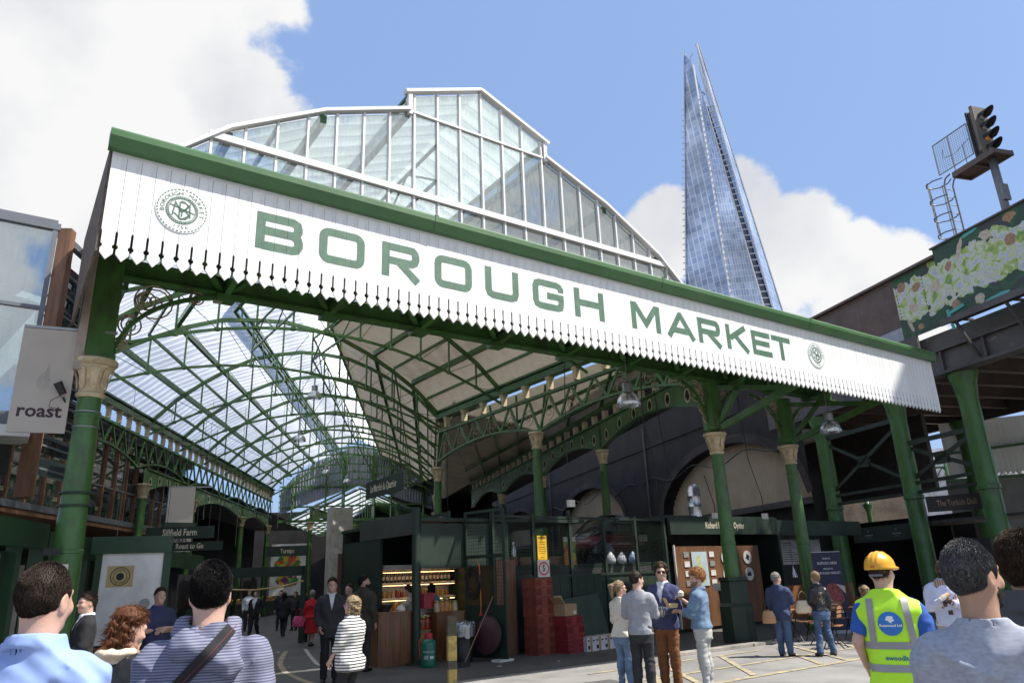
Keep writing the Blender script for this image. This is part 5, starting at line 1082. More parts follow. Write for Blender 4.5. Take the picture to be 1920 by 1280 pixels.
# ============================================================ middle wine stall
ws = thing('wine_stall', 'dark green corner stall with lit shelves of jars and bottles', 'stall', MF)
MB().lathe([(.24, 0), (.24, .03), (.1, .05), (.1, 3.3)], 18, (7.02, 3.1, 0)).build('corner_post', DKGREEN, ws, 'auto')
MB().box(6.98, 7.06, 3.2, 6.2, 2.72, 3.2).build('side_fascia', mat('grey_green_awning', (.05, .058, .045), .5), ws); MB().box(7.1, 9.5, 3.05, 3.12, 1.98, 2.95).build('front_panel', DKGREEN, ws); MB().box(7.0, 12, 3.1, 7.5, 3.0, 3.08).build('roof', DKGREEN, ws)
MB().box(7.0, 7.08, 5.0, 7.4, 0, 2.72).build('side_wall', DKGREEN, ws); MB().box(7.0, 12, 7.3, 7.4, 0, 3).build('back_wall', DKGREEN, ws); MB().box(9.45, 9.55, 3.15, 7.3, 0, 3).build('side_wall', DKGREEN, ws)
WSH = mat('white_shelf', (.66, .65, .62), .5, bump=.01)
fz = MB(); fz.box(7.25, 11.8, 5.9, 6.0, .1, 2.05); fz.build('shelf_back', WSH, ws); MB().box(7.2, 11.8, 5.2, 5.9, 1.98, 2.1).build('shelf_top', WSH, ws)
for z in (.55, .95, 1.32, 1.68): MB().box(7.25, 9.4, 5.45, 5.9, z-.03, z).build('shelf', WSH, ws)
LEDM = mat('warm_lamp_strip', (1., .62, .28), .5, bump=0, emit=2.6); led = thing('strip_lamp', 'warm strip lamp lighting the jar shelves', 'lamp', MF)
for z in (.92, 1.29, 1.65, 1.96): MB().box(7.3, 9.35, 5.42, 5.44, z-.045, z-.032).build('tube', LEDM, led)
JG = [mat('jar_'+n, c, .12, var=.25, vs=9, bump=0, spec=.6) for n, c in (('amber', (.55, .24, .05)), ('honey', (.65, .38, .08)), ('red', (.42, .05, .03)), ('cream', (.6, .5, .3)), ('dark', (.03, .03, .025)))]
LID = mat('jar_lid', (.5, .42, .2), .35, .6, bump=0); PAPER = NOTE
jar_v = []
for i in range(4):
    jar_v.append((MB().lathe([(.04, 0), (.042, .01), (.042, .10), (.034, .12)], 10).mesh('jar', JG[i], True), MB().lathe([(.038, .12), (.04, .125), (.04, .145), (0, .146)], 10).mesh('lid', LID, True)))
bot = (MB().lathe([(.037, 0), (.038, .19), (.014, .25), (.014, .31)], 10).mesh('bottle', JG[4], True), MB().lathe([(.0385, .06), (.0386, .15)], 10, cap=False).mesh('label', PAPER), MB().lathe([(.016, .25), (.016, .312), (0, .313)], 8).mesh('capsule', mat('gold_foil', (.5, .36, .1), .35, .7, bump=0)))
r_ = random.Random(11); ordn = ['bottom', 'second', 'third', 'top']
def put_jar(u, v, z, k, sc_, lab, grp, F=MF):
    M = at(F, u, v, z) @ Matrix.Scale(sc_, 4); o = tag(link('jar', jar_v[k][0], None, M), lab, 'jar', grp); link('lid', jar_v[k][1], o)
def put_bottle(u, v, z, lab, grp, F=MF):
    o = tag(link('wine_bottle', bot[0], None, at(F, u, v, z)), lab, 'bottle', grp); link('label', bot[1], o); link('capsule', bot[2], o)
jl = ['amber honey jar', 'golden honey jar', 'red preserve jar', 'cream preserve jar']
for si, (z, n, sc_) in enumerate(((.55, 13, 1.5), (.95, 12, 1.7), (1.32, 15, 1.2))):
    for i in range(n): k = r_.randrange(4); put_jar(7.4+i*1.95/n, 5.56+r_.uniform(0, .08), z, k, sc_*r_.uniform(.9, 1.1), jl[k]+' on the %s lit shelf of the wine stall' % ordn[si], 'jars on the %s shelf' % ordn[si])
for i in range(18): put_bottle(7.38+i*.112, 5.6, 1.68, 'dark wine bottle with gold foil on the top shelf of the stall', 'wine bottles on the top shelf')
for i in range(9):
    t_ = thing('price_card', '%s white price card from the left on the lit shelf edges' % ['first', 'second', 'third', 'fourth', 'fifth', 'sixth', 'seventh', 'eighth', 'ninth'][i], 'price card', at(MF, 7.5+i*.21, 5.43, (.90, 1.27, 1.63)[i % 3])); MB().box(-.05, .05, -.004, .004, -.035, .035).build('card', NOTE, t_)
# front counter, displays
ct = thing('wooden_counter', 'brown wooden counter box at the open end of the wine stall', 'counter', at(MF, 6.62, 3.5, 0, -4)); WOOD = mat('polished_brown_wood', (.20, .085, .035), .45, var=.3, vs=2, stretch=(5, 5, .6), bump=.03, coat=.2)
for i in range(5): MB().box(-.42+i*.168, -.42+i*.168+.164, -.32, .32, 0, 1.06).build('plank', WOOD, ct)
MB().box(-.45, .45, -.35, .35, 1.06, 1.09).build('top', WOOD, ct)
tr_ = thing('pan_stack', 'stack of dark pans and white bags on the wooden counter', 'pans', at(MF, 6.55, 3.5, 1.09)); 
for i in range(4): MB().lathe([(.13, 0), (.16, .04), (.155, .04), (.12, .01)], 16, (-.1+.02*i, .05, .035*i)).build('pan', BLACK, tr_, True)
wbg = thing('white_bag', 'crumpled white paper bag on the wooden counter edge', 'bag', at(MF, 6.75, 3.3, 1.09)); bgm = MB(); bgm.lathe([(.1, 0), (.11, .04), (.08, .09), (.05, .12), (0, .125)], 9); bgm.build('paper', NOTE, wbg)
for i, (u, v, w, h, lab) in enumerate(((7.32, 3.75, .28, .62, 'wooden display crate of jars by the gas bottle'), (8.05, 3.6, .36, .98, 'dark wooden cabinet in the middle of the wine stall'), (7.75, 4.1, .2, 1.05, 'white fridge side panel in the wine stall'))):
    t_ = thing('display_cabinet', lab, 'cabinet', at(MF, u, v)); MB().box(-w, w, -.22, .22, 0, h).build('carcass', (CRW, WOOD, WSH)[i], t_); MB().box(-w-.02, w+.02, -.24, .24, h, h+.03).build('top', (CRW, WOOD, WSH)[i], t_)
    for q in range(5 if i != 2 else 2):
        k = r_.randrange(4); put_jar(u-w+.08+q*.12, v-.05+r_.uniform(-.08, .08), h+.03, k, r_.uniform(1.6, 2.2), jl[k]+' standing on the '+lab, 'jars on cabinets')
rt_ = thing('red_tin', 'red biscuit tin on the display cabinet', 'tin', at(MF, 7.62, 3.7, 1.1)); MB().box(-.14, .14, -.1, .1, 0, .3).build('tin', mat('red_tin', (.42, .03, .05), .35), rt_); MB().box(-.15, .15, -.11, .11, .3, .33).build('lid', mat('red_tin', (.42, .03, .05), .35), rt_)
sign('hanging_sign', at(MF, 7.0, 4.82, 3.98, -90), 2.1, .42, 'Le Marché du Quartier', .26, 'hanging green sign reading Le Marché du Quartier above the wine stall', sx=.62)
sign('hanging_sign', at(MF, 8.1, 3.95, 3.1, -99), 1.35, .32, 'Borough Wines', .2, 'hanging green sign reading Borough Wines beside the corner post', sx=.66)
# gas bottle
gs = thing('gas_bottle', 'green patio gas bottle standing by the stall corner post', 'gas bottle', at(MF, 6.96, 2.42, 0, -25)); GB_ = mat('gas_green', (.015, .16, .10), .35, var=.12, coat=.2)
MB().lathe([(.14, 0), (.155, .02), (.155, .08), (.155, .44), (.14, .5), (.08, .55), (.05, .56)], 24).build('body', GB_, gs, 'auto'); MB().lathe([(.085, .54), (.085, .66), (.07, .66), (.07, .54)], 16).build('collar', REDP, gs, 'auto'); MB().tube([(.0, -.02, .6), (-.12, 0, .62), (-.2, 0, .5), (-.18, .05, .2), (-.1, .2, .02)], .012, 6).build('hose', mat('orange_hose', (.6, .14, .03), .5), gs)
WP = mat('white_print', (.75, .75, .72), .5, bump=0)
def wrap_text(s, size, m, parent, r, z, name='lettering', cx=0., a0=-90, sx=1.):
    me = text_mesh(s, size, 0); me.materials.clear(); me.materials.append(m)
    for v in me.vertices: a = R(a0)+v.co.x*sx/r+cx; v.co = Vector((r*math.cos(a), r*math.sin(a), v.co.y+z))
    return link(name, me, parent)
wrap_text('PATIO GAS', .062, WP, gs, .157, .30, sx=.9); wm = MB()
for k in range(4): wm.box(-.10, -.01, -.1576, -.157, .17+k*.018, .178+k*.018)
wm.box(.02, .10, -.1578, -.157, .17, .225); wm.build('label_print', WP, gs)
# bollard
bl = thing('wooden_bollard', 'worn wooden bollard with a yellow band in front of the wine stall', 'bollard', at(MF, 6.11, -.02, 0, -18)); BW = mat('mossy_post', (.10, .095, .06), .85, var=.4, vs=9, bump=.12, bs=20, dirt=(.2, .18, .12)); BY = mat('yellow_post_paint', (.55, .40, .11), .7, var=.2, vs=7, dirt=(.22, .17, .08), ds=9, dlo=.5, dhi=.7, bump=.1)
MB().box(-.075, .075, -.075, .075, 0, .38).build('base', BY, bl); MB().box(-.076, .076, -.076, .076, .38, .76).build('yellow_band', BY, bl); MB().prism([(-.074, -.074, .76), (.074, -.074, .76), (.074, .074, .76), (-.074, .074, .76)], (0, 0, .33)).build('top', BW, bl); MB().box(-.077, .077, -.077, .077, .22, .36).build('dark_band', BW, bl)
# bin with clear bag, broom
bn = thing('waste_bin', 'black bin with a clear plastic liner beside the mesh gate', 'bin', at(MF, 7.92, 2.62)); MB().lathe([(.2, 0), (.25, .72), (.24, .72), (.19, .03), (0, .03)], 20, cap=False).build('body', BLACK, bn, True)
bag = MB(); r2 = random.Random(2); 
pr = [(.252, .5), (.262, .62), (.27, .73), (.25, .80), (.2, .82), (.12, .72)]; bag.lathe(pr, 28, cap=False); bag.v = [(x*(1+r2.uniform(-.06, .06)), y*(1+r2.uniform(-.06, .06)), z+r2.uniform(-.03, .03)) for x, y, z in bag.v]; bag.build('liner', glass('clear_bag', (.9, .9, .92), .75, .15, (.8, .8, .85), .3), bn, True)
bmz = thing('broom', 'old broom leaning on the mesh gate', 'broom', at(MF, 7.43, 1.78)); MB().tube([(0, 0, .05), (.95, .3, 1.32)], .013, 6).build('handle', mat('broom_wood', (.22, .12, .08), .6), bmz); MB().box(-.17, .17, -.04, .04, 0, .09, M=Matrix.Rotation(R(25), 4, 'Z')).build('head', mat('broom_bristle', (.05, .045, .04), .9, bump=.2, bs=120), bmz)
# mesh gate
GA_ = Vector((8.26, 3.0, 0)); GB2 = Vector((8.55, 1.85, 0)); gdv = (GB2-GA_); gw = gdv.length; gF2 = MF @ Matrix.Translation(GA_) @ Matrix.Rotation(math.atan2(gdv.y, gdv.x), 4, 'Z')
gt = thing('mesh_gate', 'tall dark green steel gate with wire mesh standing open', 'gate', gF2); fr = MB()
for x in (0, gw): fr.box(x-.03, x+.03, -.025, .025, .05, 3.2)
for z in (.05, 1.08, 2.15, 3.15): fr.box(0, gw, -.024, .024, z, z+.06)
fr.build('frame', DKGREEN, gt); MB().box(.03, gw-.03, -.008, .008, .1, 1.08).build('lower_panel', DKGREEN, gt)
wire_mesh('wire_mesh', lambda x, z: Vector((.03+x, 0, 1.14+z)), gw-.06, 2.0, .075, .075, .006, DKGREEN, gt)
tt = thing('round_table_top', 'dark red round table top leaning against the mesh gate', 'table top', gF2 @ Matrix.Translation((.72, -.1, .52)) @ Matrix.Rotation(R(-8), 4, 'X')); MB().lathe([(0, -.015), (.38, -.015), (.4, 0), (.38, .015), (0, .015)], 36).build('top', mat('dark_red_laminate', (.085, .03, .035), .4, var=.2), tt, 'auto', Matrix.Rotation(PI/2, 4, 'X')); MB().tube([(.39*math.cos(2*PI*i/30), 0, .39*math.sin(2*PI*i/30)) for i in range(30)], .022, 6, True).build('rim', BLACK, tt)
hs = thing('hose_coil', 'black coiled hose hung on the mesh gate', 'hose', gF2 @ Matrix.Translation((.28, -.06, 1.62))); MB().tube([((.12+.16*i/90)*math.cos(i*.35), -.02*math.sin(i*.9), (.17+.2*i/90)*math.sin(i*.35)) for i in range(90)], .016, 6).build('coil', BLACK, hs, True)
oc = thing('orange_cable', 'orange extension cable hanging down the mesh gate', 'cable', gF2 @ Matrix.Translation((.42, -.06, 0))); MB().tube([(-.1, 0, 2.1), (-.02, -.02, 2.12), (.06, -.01, 2.0), (.08, 0, 1.6), (.08, 0, 1.1), (.07, 0, .98)], .012, 6).build('flex', mat('orange_flex', (.65, .17, .03), .5), oc); MB().lathe([(0, 0), (.04, .02), (.04, .06), (0, .08)], 10, (.07, 0, .9)).build('plug', REDP, oc)
# ---- fence of boards and mesh
FA, FB = Vector((9.0, 3.0, 0)), Vector((15.3, 3.45, 0)); fd = (FB-FA); fL = fd.length; FF = MF @ Matrix.Translation(FA) @ Matrix.Rotation(math.atan2(fd.y, fd.x), 4, 'Z')
fe = thing('stall_fence', 'dark green boarded fence with wire mesh above behind the red crates', 'fence', FF)
np_ = 21
bd = MB().box(.004, fL/np_-.004, -.015, .015, 0, 1.66).mesh('fence_board', DKGREEN)
for i in range(np_): link('fence_board', bd, fe, Matrix.Translation((i*fL/np_, rng.uniform(-.003, .003), 0)))
for i in range(6): MB().box(i*fL/5-.04, i*fL/5+.04, -.06, .03, 0, 3.22 if i != 2 else 3.32).build('post', DKGREEN, fe)
fr = MB(); fr.box(0, fL, -.05, -.018, 1.66, 1.72); fr.box(0, fL, -.05, -.01, 3.1, 3.16); fr.build('rail', DKGREEN, fe)
wire_mesh('wire_mesh', lambda x, z: Vector((x, -.03, 1.74+z)), fL, 1.35, .07, .07, .005, DKGREEN, fe)
an = thing('attention_sign', 'yellow notice headed ATTENTION fixed to the fence', 'sign', FF @ Matrix.Translation((1.5, -.08, 2.36))); MB().box(-.155, .155, -.006, .006, -.31, .31).build('plate', mat('yellow_plate', (.68, .40, .02), .5, bump=.01), an); text('ATTENTION', .062, INK, an, Matrix.Translation((0, -.0075, .25)), depth=.0005, sx=.78, ext=.003)
for k, s in enumerate(('The Borough Market', 'is Private Property.', 'We kindly request the', 'patrons of the Market', 'to NOT drink outside', 'the allocated area.', 'Thank you.')): text(s, .036, INK, an, Matrix.Translation((0, -.0075, .15-.05*k-(.02 if k > 1 else 0)-(.04 if k == 6 else 0))), depth=.0005, sx=.72)
# behind the mesh: shelf with churns, casks, posters, car on a platform
pf_ = thing('roof_platform', 'dark platform roof behind the mesh fence', 'platform', MF); MB().box(9.6, 19.2, 3.7, 9.5, 1.86, 1.98).build('deck', DKGREEN, pf_); MB().box(9.6, 19.2, 3.7, 3.78, 0, 1.86).build('front', SOOT, pf_)
CH = mat('bright_tin', (.6, .6, .62), .25, .9, bump=0)
for i, u in enumerate((9.75, 9.95, 10.25, 10.9)):
    t_ = thing('milk_churn', ['shiny tin churn at the left end behind the mesh', 'second shiny tin churn behind the mesh', 'third shiny tin churn left of the yellow notice', 'shiny tin churn right of the yellow notice'][i], 'churn', at(MF, u, 3.95, 2.2)); MB().lathe([(.09, 0), (.095, .02), (.095, .22), (.06, .3), (.06, .36), (.07, .37), (0, .38)], 14).build('body', CH, t_, 'auto')
for i in range(3):
    t_ = thing('wooden_crate', ['flat brown wooden crate behind the fence at left', 'middle brown wooden crate behind the fence', 'right brown wooden crate behind the fence'][i], 'crate', at(MF, 9.95+i*.75, 3.95, 1.98))
    for k in range(2): MB().box(-.34, .34, -.15, -.13, .02+k*.1, .1+k*.1).build('slat', WOOD, t_)
    MB().box(-.34, .34, -.13, .15, .0, .2).build('body', WOOD, t_)
ps = thing('poster', 'colourful small poster behind the mesh left of the car', 'poster', at(MF, 11.9, 3.66, 2.25)); MB().box(-.2, .2, -.01, .01, -.3, .3).build('sheet', VEGP, ps); MB().box(-.21, .21, -.012, .0, .3, .42).build('heading', NOTE, ps)
for i in range(3):
    t_ = thing('plastic_bag', ['white plastic bag hung left under the car', 'middle white plastic bag under the car', 'white and blue plastic bag under the car wheel'][i], 'bag', at(MF, 13.3+i*.42, 3.6, 1.95)); r2 = random.Random(i); q = MB().lathe([(.13, 0), (.15, .1), (.13, .2), (.05, .28), (.02, .32)], 12); q.v = [(x*(1+r2.uniform(-.12, .12)), y*.7, z) for x, y, z in q.v]; q.build('film', mat('white_polythene', (.6, .62, .65), .4) if i < 2 else mat('blue_polythene', (.3, .4, .62), .4), t_, True)
bw = thing('brown_panel_wall', 'brown weathered board wall behind the speed sign', 'wall', MF); MB().box(9.05, 9.6, 2.93, 2.975, 0, 2.1).build('boards', BROWN, bw)
# ---- the small classic car
def old_car():
    M = at(MF, 16.35, 6.45, 1.99, -4); t = thing('vintage_car', 'small old maroon car with black wings and rounded roof parked on the platform', 'car', M)
    MAR = mat('maroon_car_paint', (.15, .02, .035), .28, var=.1, bump=0, coat=.6); BLK = mat('black_car_paint', (.012, .012, .013), .25, var=.1, bump=0, coat=.6); GLS = glass('car_glass', (.35, .4, .4), .6)
    def loft(secs, name, m):
        mb = MB(); n = len(secs[0]); 
        for i, s in enumerate(secs): mb.v += s
        for i in range(len(secs)-1):
            for k in range(n): l = (k+1) % n; mb.f.append((i*n+k, i*n+l, (i+1)*n+l, (i+1)*n+k)); mb.m.append(0)
        mb.f += [tuple(range(n))[::-1], tuple(range((len(secs)-1)*n, len(secs)*n))]; mb.m += [0, 0]; me = recalc(mb.mesh(name, m, True)); return link(name, me, t)
    def sec(x, w, z0, z1, p=3): return [(x, w*abs(math.cos(a))**(2/p)*(1 if math.cos(a) > 0 else -1), (z0+z1)/2+(z1-z0)/2*abs(math.sin(a))**(2/p)*(1 if math.sin(a) > 0 else -1)) for a in [2*PI*k/24 for k in range(24)]]
    loft([sec(-1.75, .5, .45, .75), sec(-1.5, .62, .32, .95), sec(-1.0, .68, .25, 1.0), sec(0, .7, .22, 1.0), sec(.55, .68, .22, .98), sec(.75, .6, .3, .95)], 'body', MAR)
    loft([sec(-1.72, .4, .7, .8, 2.5), sec(-1.5, .52, .7, 1.12, 2.5), sec(-1.1, .58, .75, 1.42, 2.5), sec(-.6, .58, .8, 1.56, 2.5), sec(-.1, .57, .85, 1.57, 2.5), sec(.25, .55, .88, 1.42, 2.5), sec(.62, .5, .9, 1.0, 2.5)], 'cabin', BLK)
    loft([sec(.6, .5, .6, .98, 2.5), sec(1.0, .42, .62, .95, 2.4), sec(1.4, .34, .6, .87, 2.3), sec(1.72, .26, .52, .72, 2.2), sec(1.8, .2, .5, .62, 2.2)], 'bonnet', MAR)
    for sg in (-1, 1):
        for nm, pts in (('window', [(-1.25, .98), (-1.1, 1.3), (-.72, 1.45), (-.62, 1.0)]), ('window', [(-.55, 1.0), (-.62, 1.46), (-.1, 1.46), (.28, 1.25), (.4, 1.02)])): MB().prism([(x, sg*.595 - sg*.0, z) for x, z in pts], (0, sg*.012, 0)).build(nm, mat('car_window', (.16, .17, .16), .15, bump=0), t)
        for x, r0 in ((1.25, .42), (-1.25, .40)):
            f = MB(); n = 14
            for k in range(n):
                a0, a1 = PI*(.02+.98*k/n), PI*(.02+.98*(k+1)/n); y0, y1 = sg*.42, sg*.72
                f.quad((x+r0*math.cos(a0), y0, .32+r0*math.sin(a0)), (x+r0*math.cos(a1), y0, .32+r0*math.sin(a1)), (x+r0*math.cos(a1), y1, .30+r0*.95*math.sin(a1)), (x+r0*math.cos(a0), y1, .30+r0*.95*math.sin(a0)))
                f.add([(x, y1, .30), (x+r0*math.cos(a0), y1, .30+r0*.95*math.sin(a0)), (x+r0*math.cos(a1), y1, .30+r0*.95*math.sin(a1))], [(0, 1, 2)]) if x < 0 else None
            f.build('wing', BLK, t, True)
            w = MB().lathe([(.18, -.06), (.29, -.065), (.31, -.03), (.31, .03), (.29, .065), (.18, .06)], 24).build('wheel', mat('tyre_rubber', (.02, .02, .02), .8), t, 'auto', Matrix.Translation((x, sg*.64, .31)) @ Matrix.Rotation(PI/2, 4, 'X'))
            MB().lathe([(0, .04), (.06, .05), (.1, .03), (.17, .05), (.19, .066), (.19, -.066), (.17, -.05), (0, -.04)], 24, cap=False).build('rim', mat('cream_rim', (.42, .38, .30), .4, .2), w, 'auto')
        MB().lathe([(0, -.09), (.06, -.07), (.09, 0), (.08, .02), (0, .03)], 14).build('headlight', CH, t, True, Matrix.Translation((1.62, sg*.42, .78)) @ Matrix.Rotation(PI/2, 4, 'Y'))
    MB().tube([(-1.68, -.66, .82), (-1.0, -.715, .9), (0, -.725, .92), (.5, -.71, .95)], .008, 4).tube([(-1.4, -.66, .5), (-.9, -.71, .3), (-.2, -.725, .26), (.4, -.71, .4), (.7, -.66, .6)], .008, 4).build('trim_line', CH, t); MB().box(1.86, 1.9, -.5, .5, .36, .44).build('bumper', CH, t)
    MB().box(.18, .55, -.735, -.725, .66, .86).build('door_sign', NOTE, t)
old_car()
# ---- red crates
CRR = mat('red_brown_crate', (.24, .06, .038), .5, var=.2, vs=6, bump=.03, rnd=.12); CRK = mat('red_crate', (.26, .03, .035), .45, var=.2, vs=6, bump=.03, rnd=.12)
def crate_mesh(h, m, w=.58, d=.4, slots=True):
    mb = MB(); t = .012; mb.box(-w/2+.025, w/2-.025, -d/2+.025, d/2-.025, .016, h-.012, 1)  # dark inner box: shade behind the slots, put in as colour
    mb.box(-w/2, w/2, -d/2, d/2, 0, .015)
    for sx, L_, ax in ((0, w, 0), (1, d, 1)):
        for sg in (-1, 1):
            def P(a0, a1, z0, z1, off=0.):
                if ax == 0: mb.box(a0, a1, sg*d/2-t/2+sg*off, sg*d/2+t/2+sg*off, z0, z1)
                else: mb.box(sg*w/2-t/2+sg*off, sg*w/2+t/2+sg*off, a0, a1, z0, z1)
            P(-L_/2, L_/2, 0, .035); P(-L_/2, L_/2, h-.035, h); P(-L_/2-.008, L_/2+.008, h-.014, h-.004, .012)
            P(-L_*.16, L_*.16, .035, h-.035)
            n = 5
            for k in range(n): 
                for q in (-1, 1): x = q*(L_*.19+k*(L_*.31)/n); P(x-.008, x+.008, .035, h-.035)
            for q in (-1, 1): P(q*L_/2-.012, q*L_/2+.012, 0, h)
    return mb.mesh('crate', [m, CRATE_SHADE])
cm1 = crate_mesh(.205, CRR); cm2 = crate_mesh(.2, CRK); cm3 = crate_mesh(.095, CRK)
nth = ['bottom', 'second', 'third', 'fourth', 'fifth', 'sixth', 'seventh', 'topmost']
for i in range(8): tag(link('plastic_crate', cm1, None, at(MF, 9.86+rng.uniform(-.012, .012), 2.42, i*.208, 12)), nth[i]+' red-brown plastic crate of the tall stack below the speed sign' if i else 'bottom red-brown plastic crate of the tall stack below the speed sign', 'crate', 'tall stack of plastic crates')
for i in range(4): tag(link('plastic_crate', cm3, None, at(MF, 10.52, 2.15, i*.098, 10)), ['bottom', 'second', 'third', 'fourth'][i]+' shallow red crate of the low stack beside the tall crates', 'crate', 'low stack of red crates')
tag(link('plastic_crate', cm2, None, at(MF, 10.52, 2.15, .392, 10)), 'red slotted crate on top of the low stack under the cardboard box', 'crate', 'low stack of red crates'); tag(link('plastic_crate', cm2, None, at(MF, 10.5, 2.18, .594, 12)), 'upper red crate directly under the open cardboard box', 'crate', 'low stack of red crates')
CARD = mat('cardboard', (.40, .27, .15), .8, var=.12, vs=4, bump=.03); cb = thing('cardboard_box', 'open brown cardboard box on the low crate stack', 'box', at(MF, 10.47, 2.2, .80, 15)); MB().box(-.24, .24, -.17, .17, 0, .26).build('box', CARD, cb)
for a, b in (((-.24, .17, .26), (-.28, .3, .46)),): MB().quad((-.24, .17, .26), (.24, .17, .26), (.24, .28, .44), (-.24, .28, .44)).quad((-.24, -.17, .26), (-.24, .17, .26), (-.38, .16, .42), (-.38, -.16, .42)).build('flap', CARD, cb)
MB().box(.1, .2, -.173, -.171, .03, .1).build('label', NOTE, cb)
s5 = thing('speed_limit_sign', 'white square sign with red ring and number 5 on the crates', 'sign', at(MF, 9.84, 2.12, 1.68, 0)); MB().box(-.17, .17, -.008, .008, 0, .38).build('plate', NOTE, s5); V, Q = stroke([(.135*math.cos(2*PI*i/36), .19+.135*math.sin(2*PI*i/36)) for i in range(36)], .034, True); MB().add([(p[0], -.0095, p[1]) for p in V], Q).build('red_ring', REDP, s5); text('5', .19, INK, s5, Matrix.Translation((0, -.0095, .19)), depth=.0005, ext=.004)
for i in range(4):
    t_ = thing('wine_box', ['leftmost white wine box on the floor beside the red crates', 'second white wine box from the red crates', 'third white wine box from the red crates', 'rightmost white wine box by the blonde woman'][i], 'box', at(MF, 10.93+i*.3, 2.05+.03*i, 0, rng.uniform(-6, 6)), 'white wine boxes on the floor'); MB().box(-.14, .14, -.17, .17, 0, .31).build('carton', mat('white_carton', (.62, .62, .64), .7), t_); MB().box(-.035, .035, -.172, -.1705, 0, .31).box(-.035, .035, -.17, .17, .3105, .312).build('tape', CARD, t_); MB().box(-.11, -.05, -.1735, -.172, .22, .25).box(.05, .11, -.1735, -.172, .22, .25).box(-.11, -.045, -.1735, -.172, .05, .13).build('print', INK, t_)
lb_ = thing('leaning_board', 'large dark green board leaning against the fence', 'board', at(MF, 11.75, 2.72, 0, 4)); MB().box(-.62, .62, -.012, .012, 0, 1.22, M=Matrix.Rotation(R(-14), 4, 'X') @ Matrix.Rotation(R(-4), 4, 'Y')).build('panel', mat('faded_green_board', (.045, .07, .052), .7, var=.2, vs=2), lb_)
tk = thing('white_tray', 'flat white polystyrene tray on the floor under the gate', 'tray', at(MF, 8.5, 1.95, 0, 12)); MB().box(-.22, .22, -.12, .12, 0, .05).build('tray', WSH, tk)
# ============================================================ oyster stall on the right
os_ = thing('oyster_stall', 'dark stall with wooden panel wall and painted oyster shop name', 'stall', MF)
MB().box(15.5, 20.6, 3.35, 3.45, 2.72, 3.25).build('fascia', DKGREEN, os_); MB().box(15.5, 20.6, 3.45, 6, 3.2, 3.28).build('roof', DKGREEN, os_); MB().box(15.5, 20.6, 5.9, 6, 0, 3.2).build('back_wall', SOOT, os_)
text('Richard Haward’s Oyster', .27, SIGNP, os_, Matrix.Translation((17.95, 3.345, 2.98)), depth=.001, sx=.66, ext=.004)
PLY = mat('varnished_ply', (.17, .075, .032), .5, var=.25, vs=1.5, stretch=(4, 4, .7), bump=.02)
for i in range(3): MB().box(15.72+i*1.3, 15.72+i*1.3+1.29, 3.5, 3.54, .1, 2.38).build('ply_panel', PLY, os_)
MB().box(15.66, 15.7, 3.44, 3.5, .1, 2.42).build('white_edge', NOTE, os_)
mp_ = thing('wall_map', 'pale blue map pinned to the wooden oyster stall wall', 'map', at(MF, 16.75, 3.48, 1.72)); MB().box(-.34, .34, -.006, .006, -.48, .5).build('sheet', mat('map_blue', (.42, .52, .52), .6, bump=0), mp_); MB().add([(x*.8, -.0075, z*.8) for x, z in ((-.1, -.5), (.2, -.45), (.22, -.2), (.08, -.05), (.12, .15), (0, .2), (.05, .45), (-.12, .5), (-.18, .3), (-.08, .1), (-.15, -.1), (-.2, -.3))], [tuple(range(12))]).build('land_print', mat('map_land', (.5, .48, .2), .6, var=.3, vs=8, bump=0), mp_)
for i in range(8):
    u, z = 16.2+(i % 2)*1.12, 2.14-(i//2)*.27; t_ = thing('photo_card', '%s small photo card from the top, %s of the wall map' % (['first', 'second', 'third', 'lowest'][i//2], 'left' if i % 2 == 0 else 'right'), 'photo', at(MF, u, 3.485, z)); MB().box(-.11, .11, -.005, .005, -.08, .08).build('card', NOTE if i % 3 else mat('photo_grey', (.25, .25, .24), .5, var=.5, vs=20, bump=0), t_)
for i in range(4):
    u, z = 17.95+(i % 2)*1.05, 2.02-(i//2)*.5; t_ = thing('round_plaque', '%s %s round white plaque with oyster drawing' % (['upper', 'lower'][i//2], ['left', 'right'][i % 2]), 'plaque', at(MF, u, 3.48, z)); n = 24
    MB().lathe([(0, -.008), (.2, -.008), (.2, .008), (0, .008)], 24).build('disc', NOTE, t_, False, Matrix.Rotation(PI/2, 4, 'X')); r2 = random.Random(i); MB().add([(.11*math.cos(2*PI*k/9)*(1+r2.uniform(-.5, .4)), -.0095, .09*math.sin(2*PI*k/9)*(1+r2.uniform(-.5, .4))) for k in range(9)], [tuple(range(9))]).build('drawing', INK, t_)
ac_ = thing('chalk_a_board', 'black chalk menu board standing by the oyster stall', 'menu board', at(MF, 16.65, 2.3, 0, 0)); MB().box(-.42, .42, -.02, .02, 0, 1.15, M=Matrix.Rotation(R(-8), 4, 'X')).build('board', mat('chalkboard', (.03, .03, .03), .8), ac_); w2 = MB()
for k in range(8): w2.box(-.3, .2-.08*(k % 3), -.023, -.0215, .3+k*.09, .325+k*.09, M=Matrix.Rotation(R(-8), 4, 'X'))
w2.build('chalk_writing', CHALK, ac_); MB().box(-.45, .45, -.06, .3, 1.12, 1.32).build('tray', NOTE, ac_)
fl_ = thing('steel_flue', 'shiny steel extractor flue rising above the oyster stall', 'flue', at(MF, 16.95, 3.6, 3.25)); MB().lathe([(.2, 0), (.2, .3), (.205, .31), (.2, .32), (.2, .62), (.205, .63), (.2, .64), (.2, .82), (.13, .98), (.12, 1.0), (0, 1.0)], 22).build('pipe', CH, fl_, 'auto')
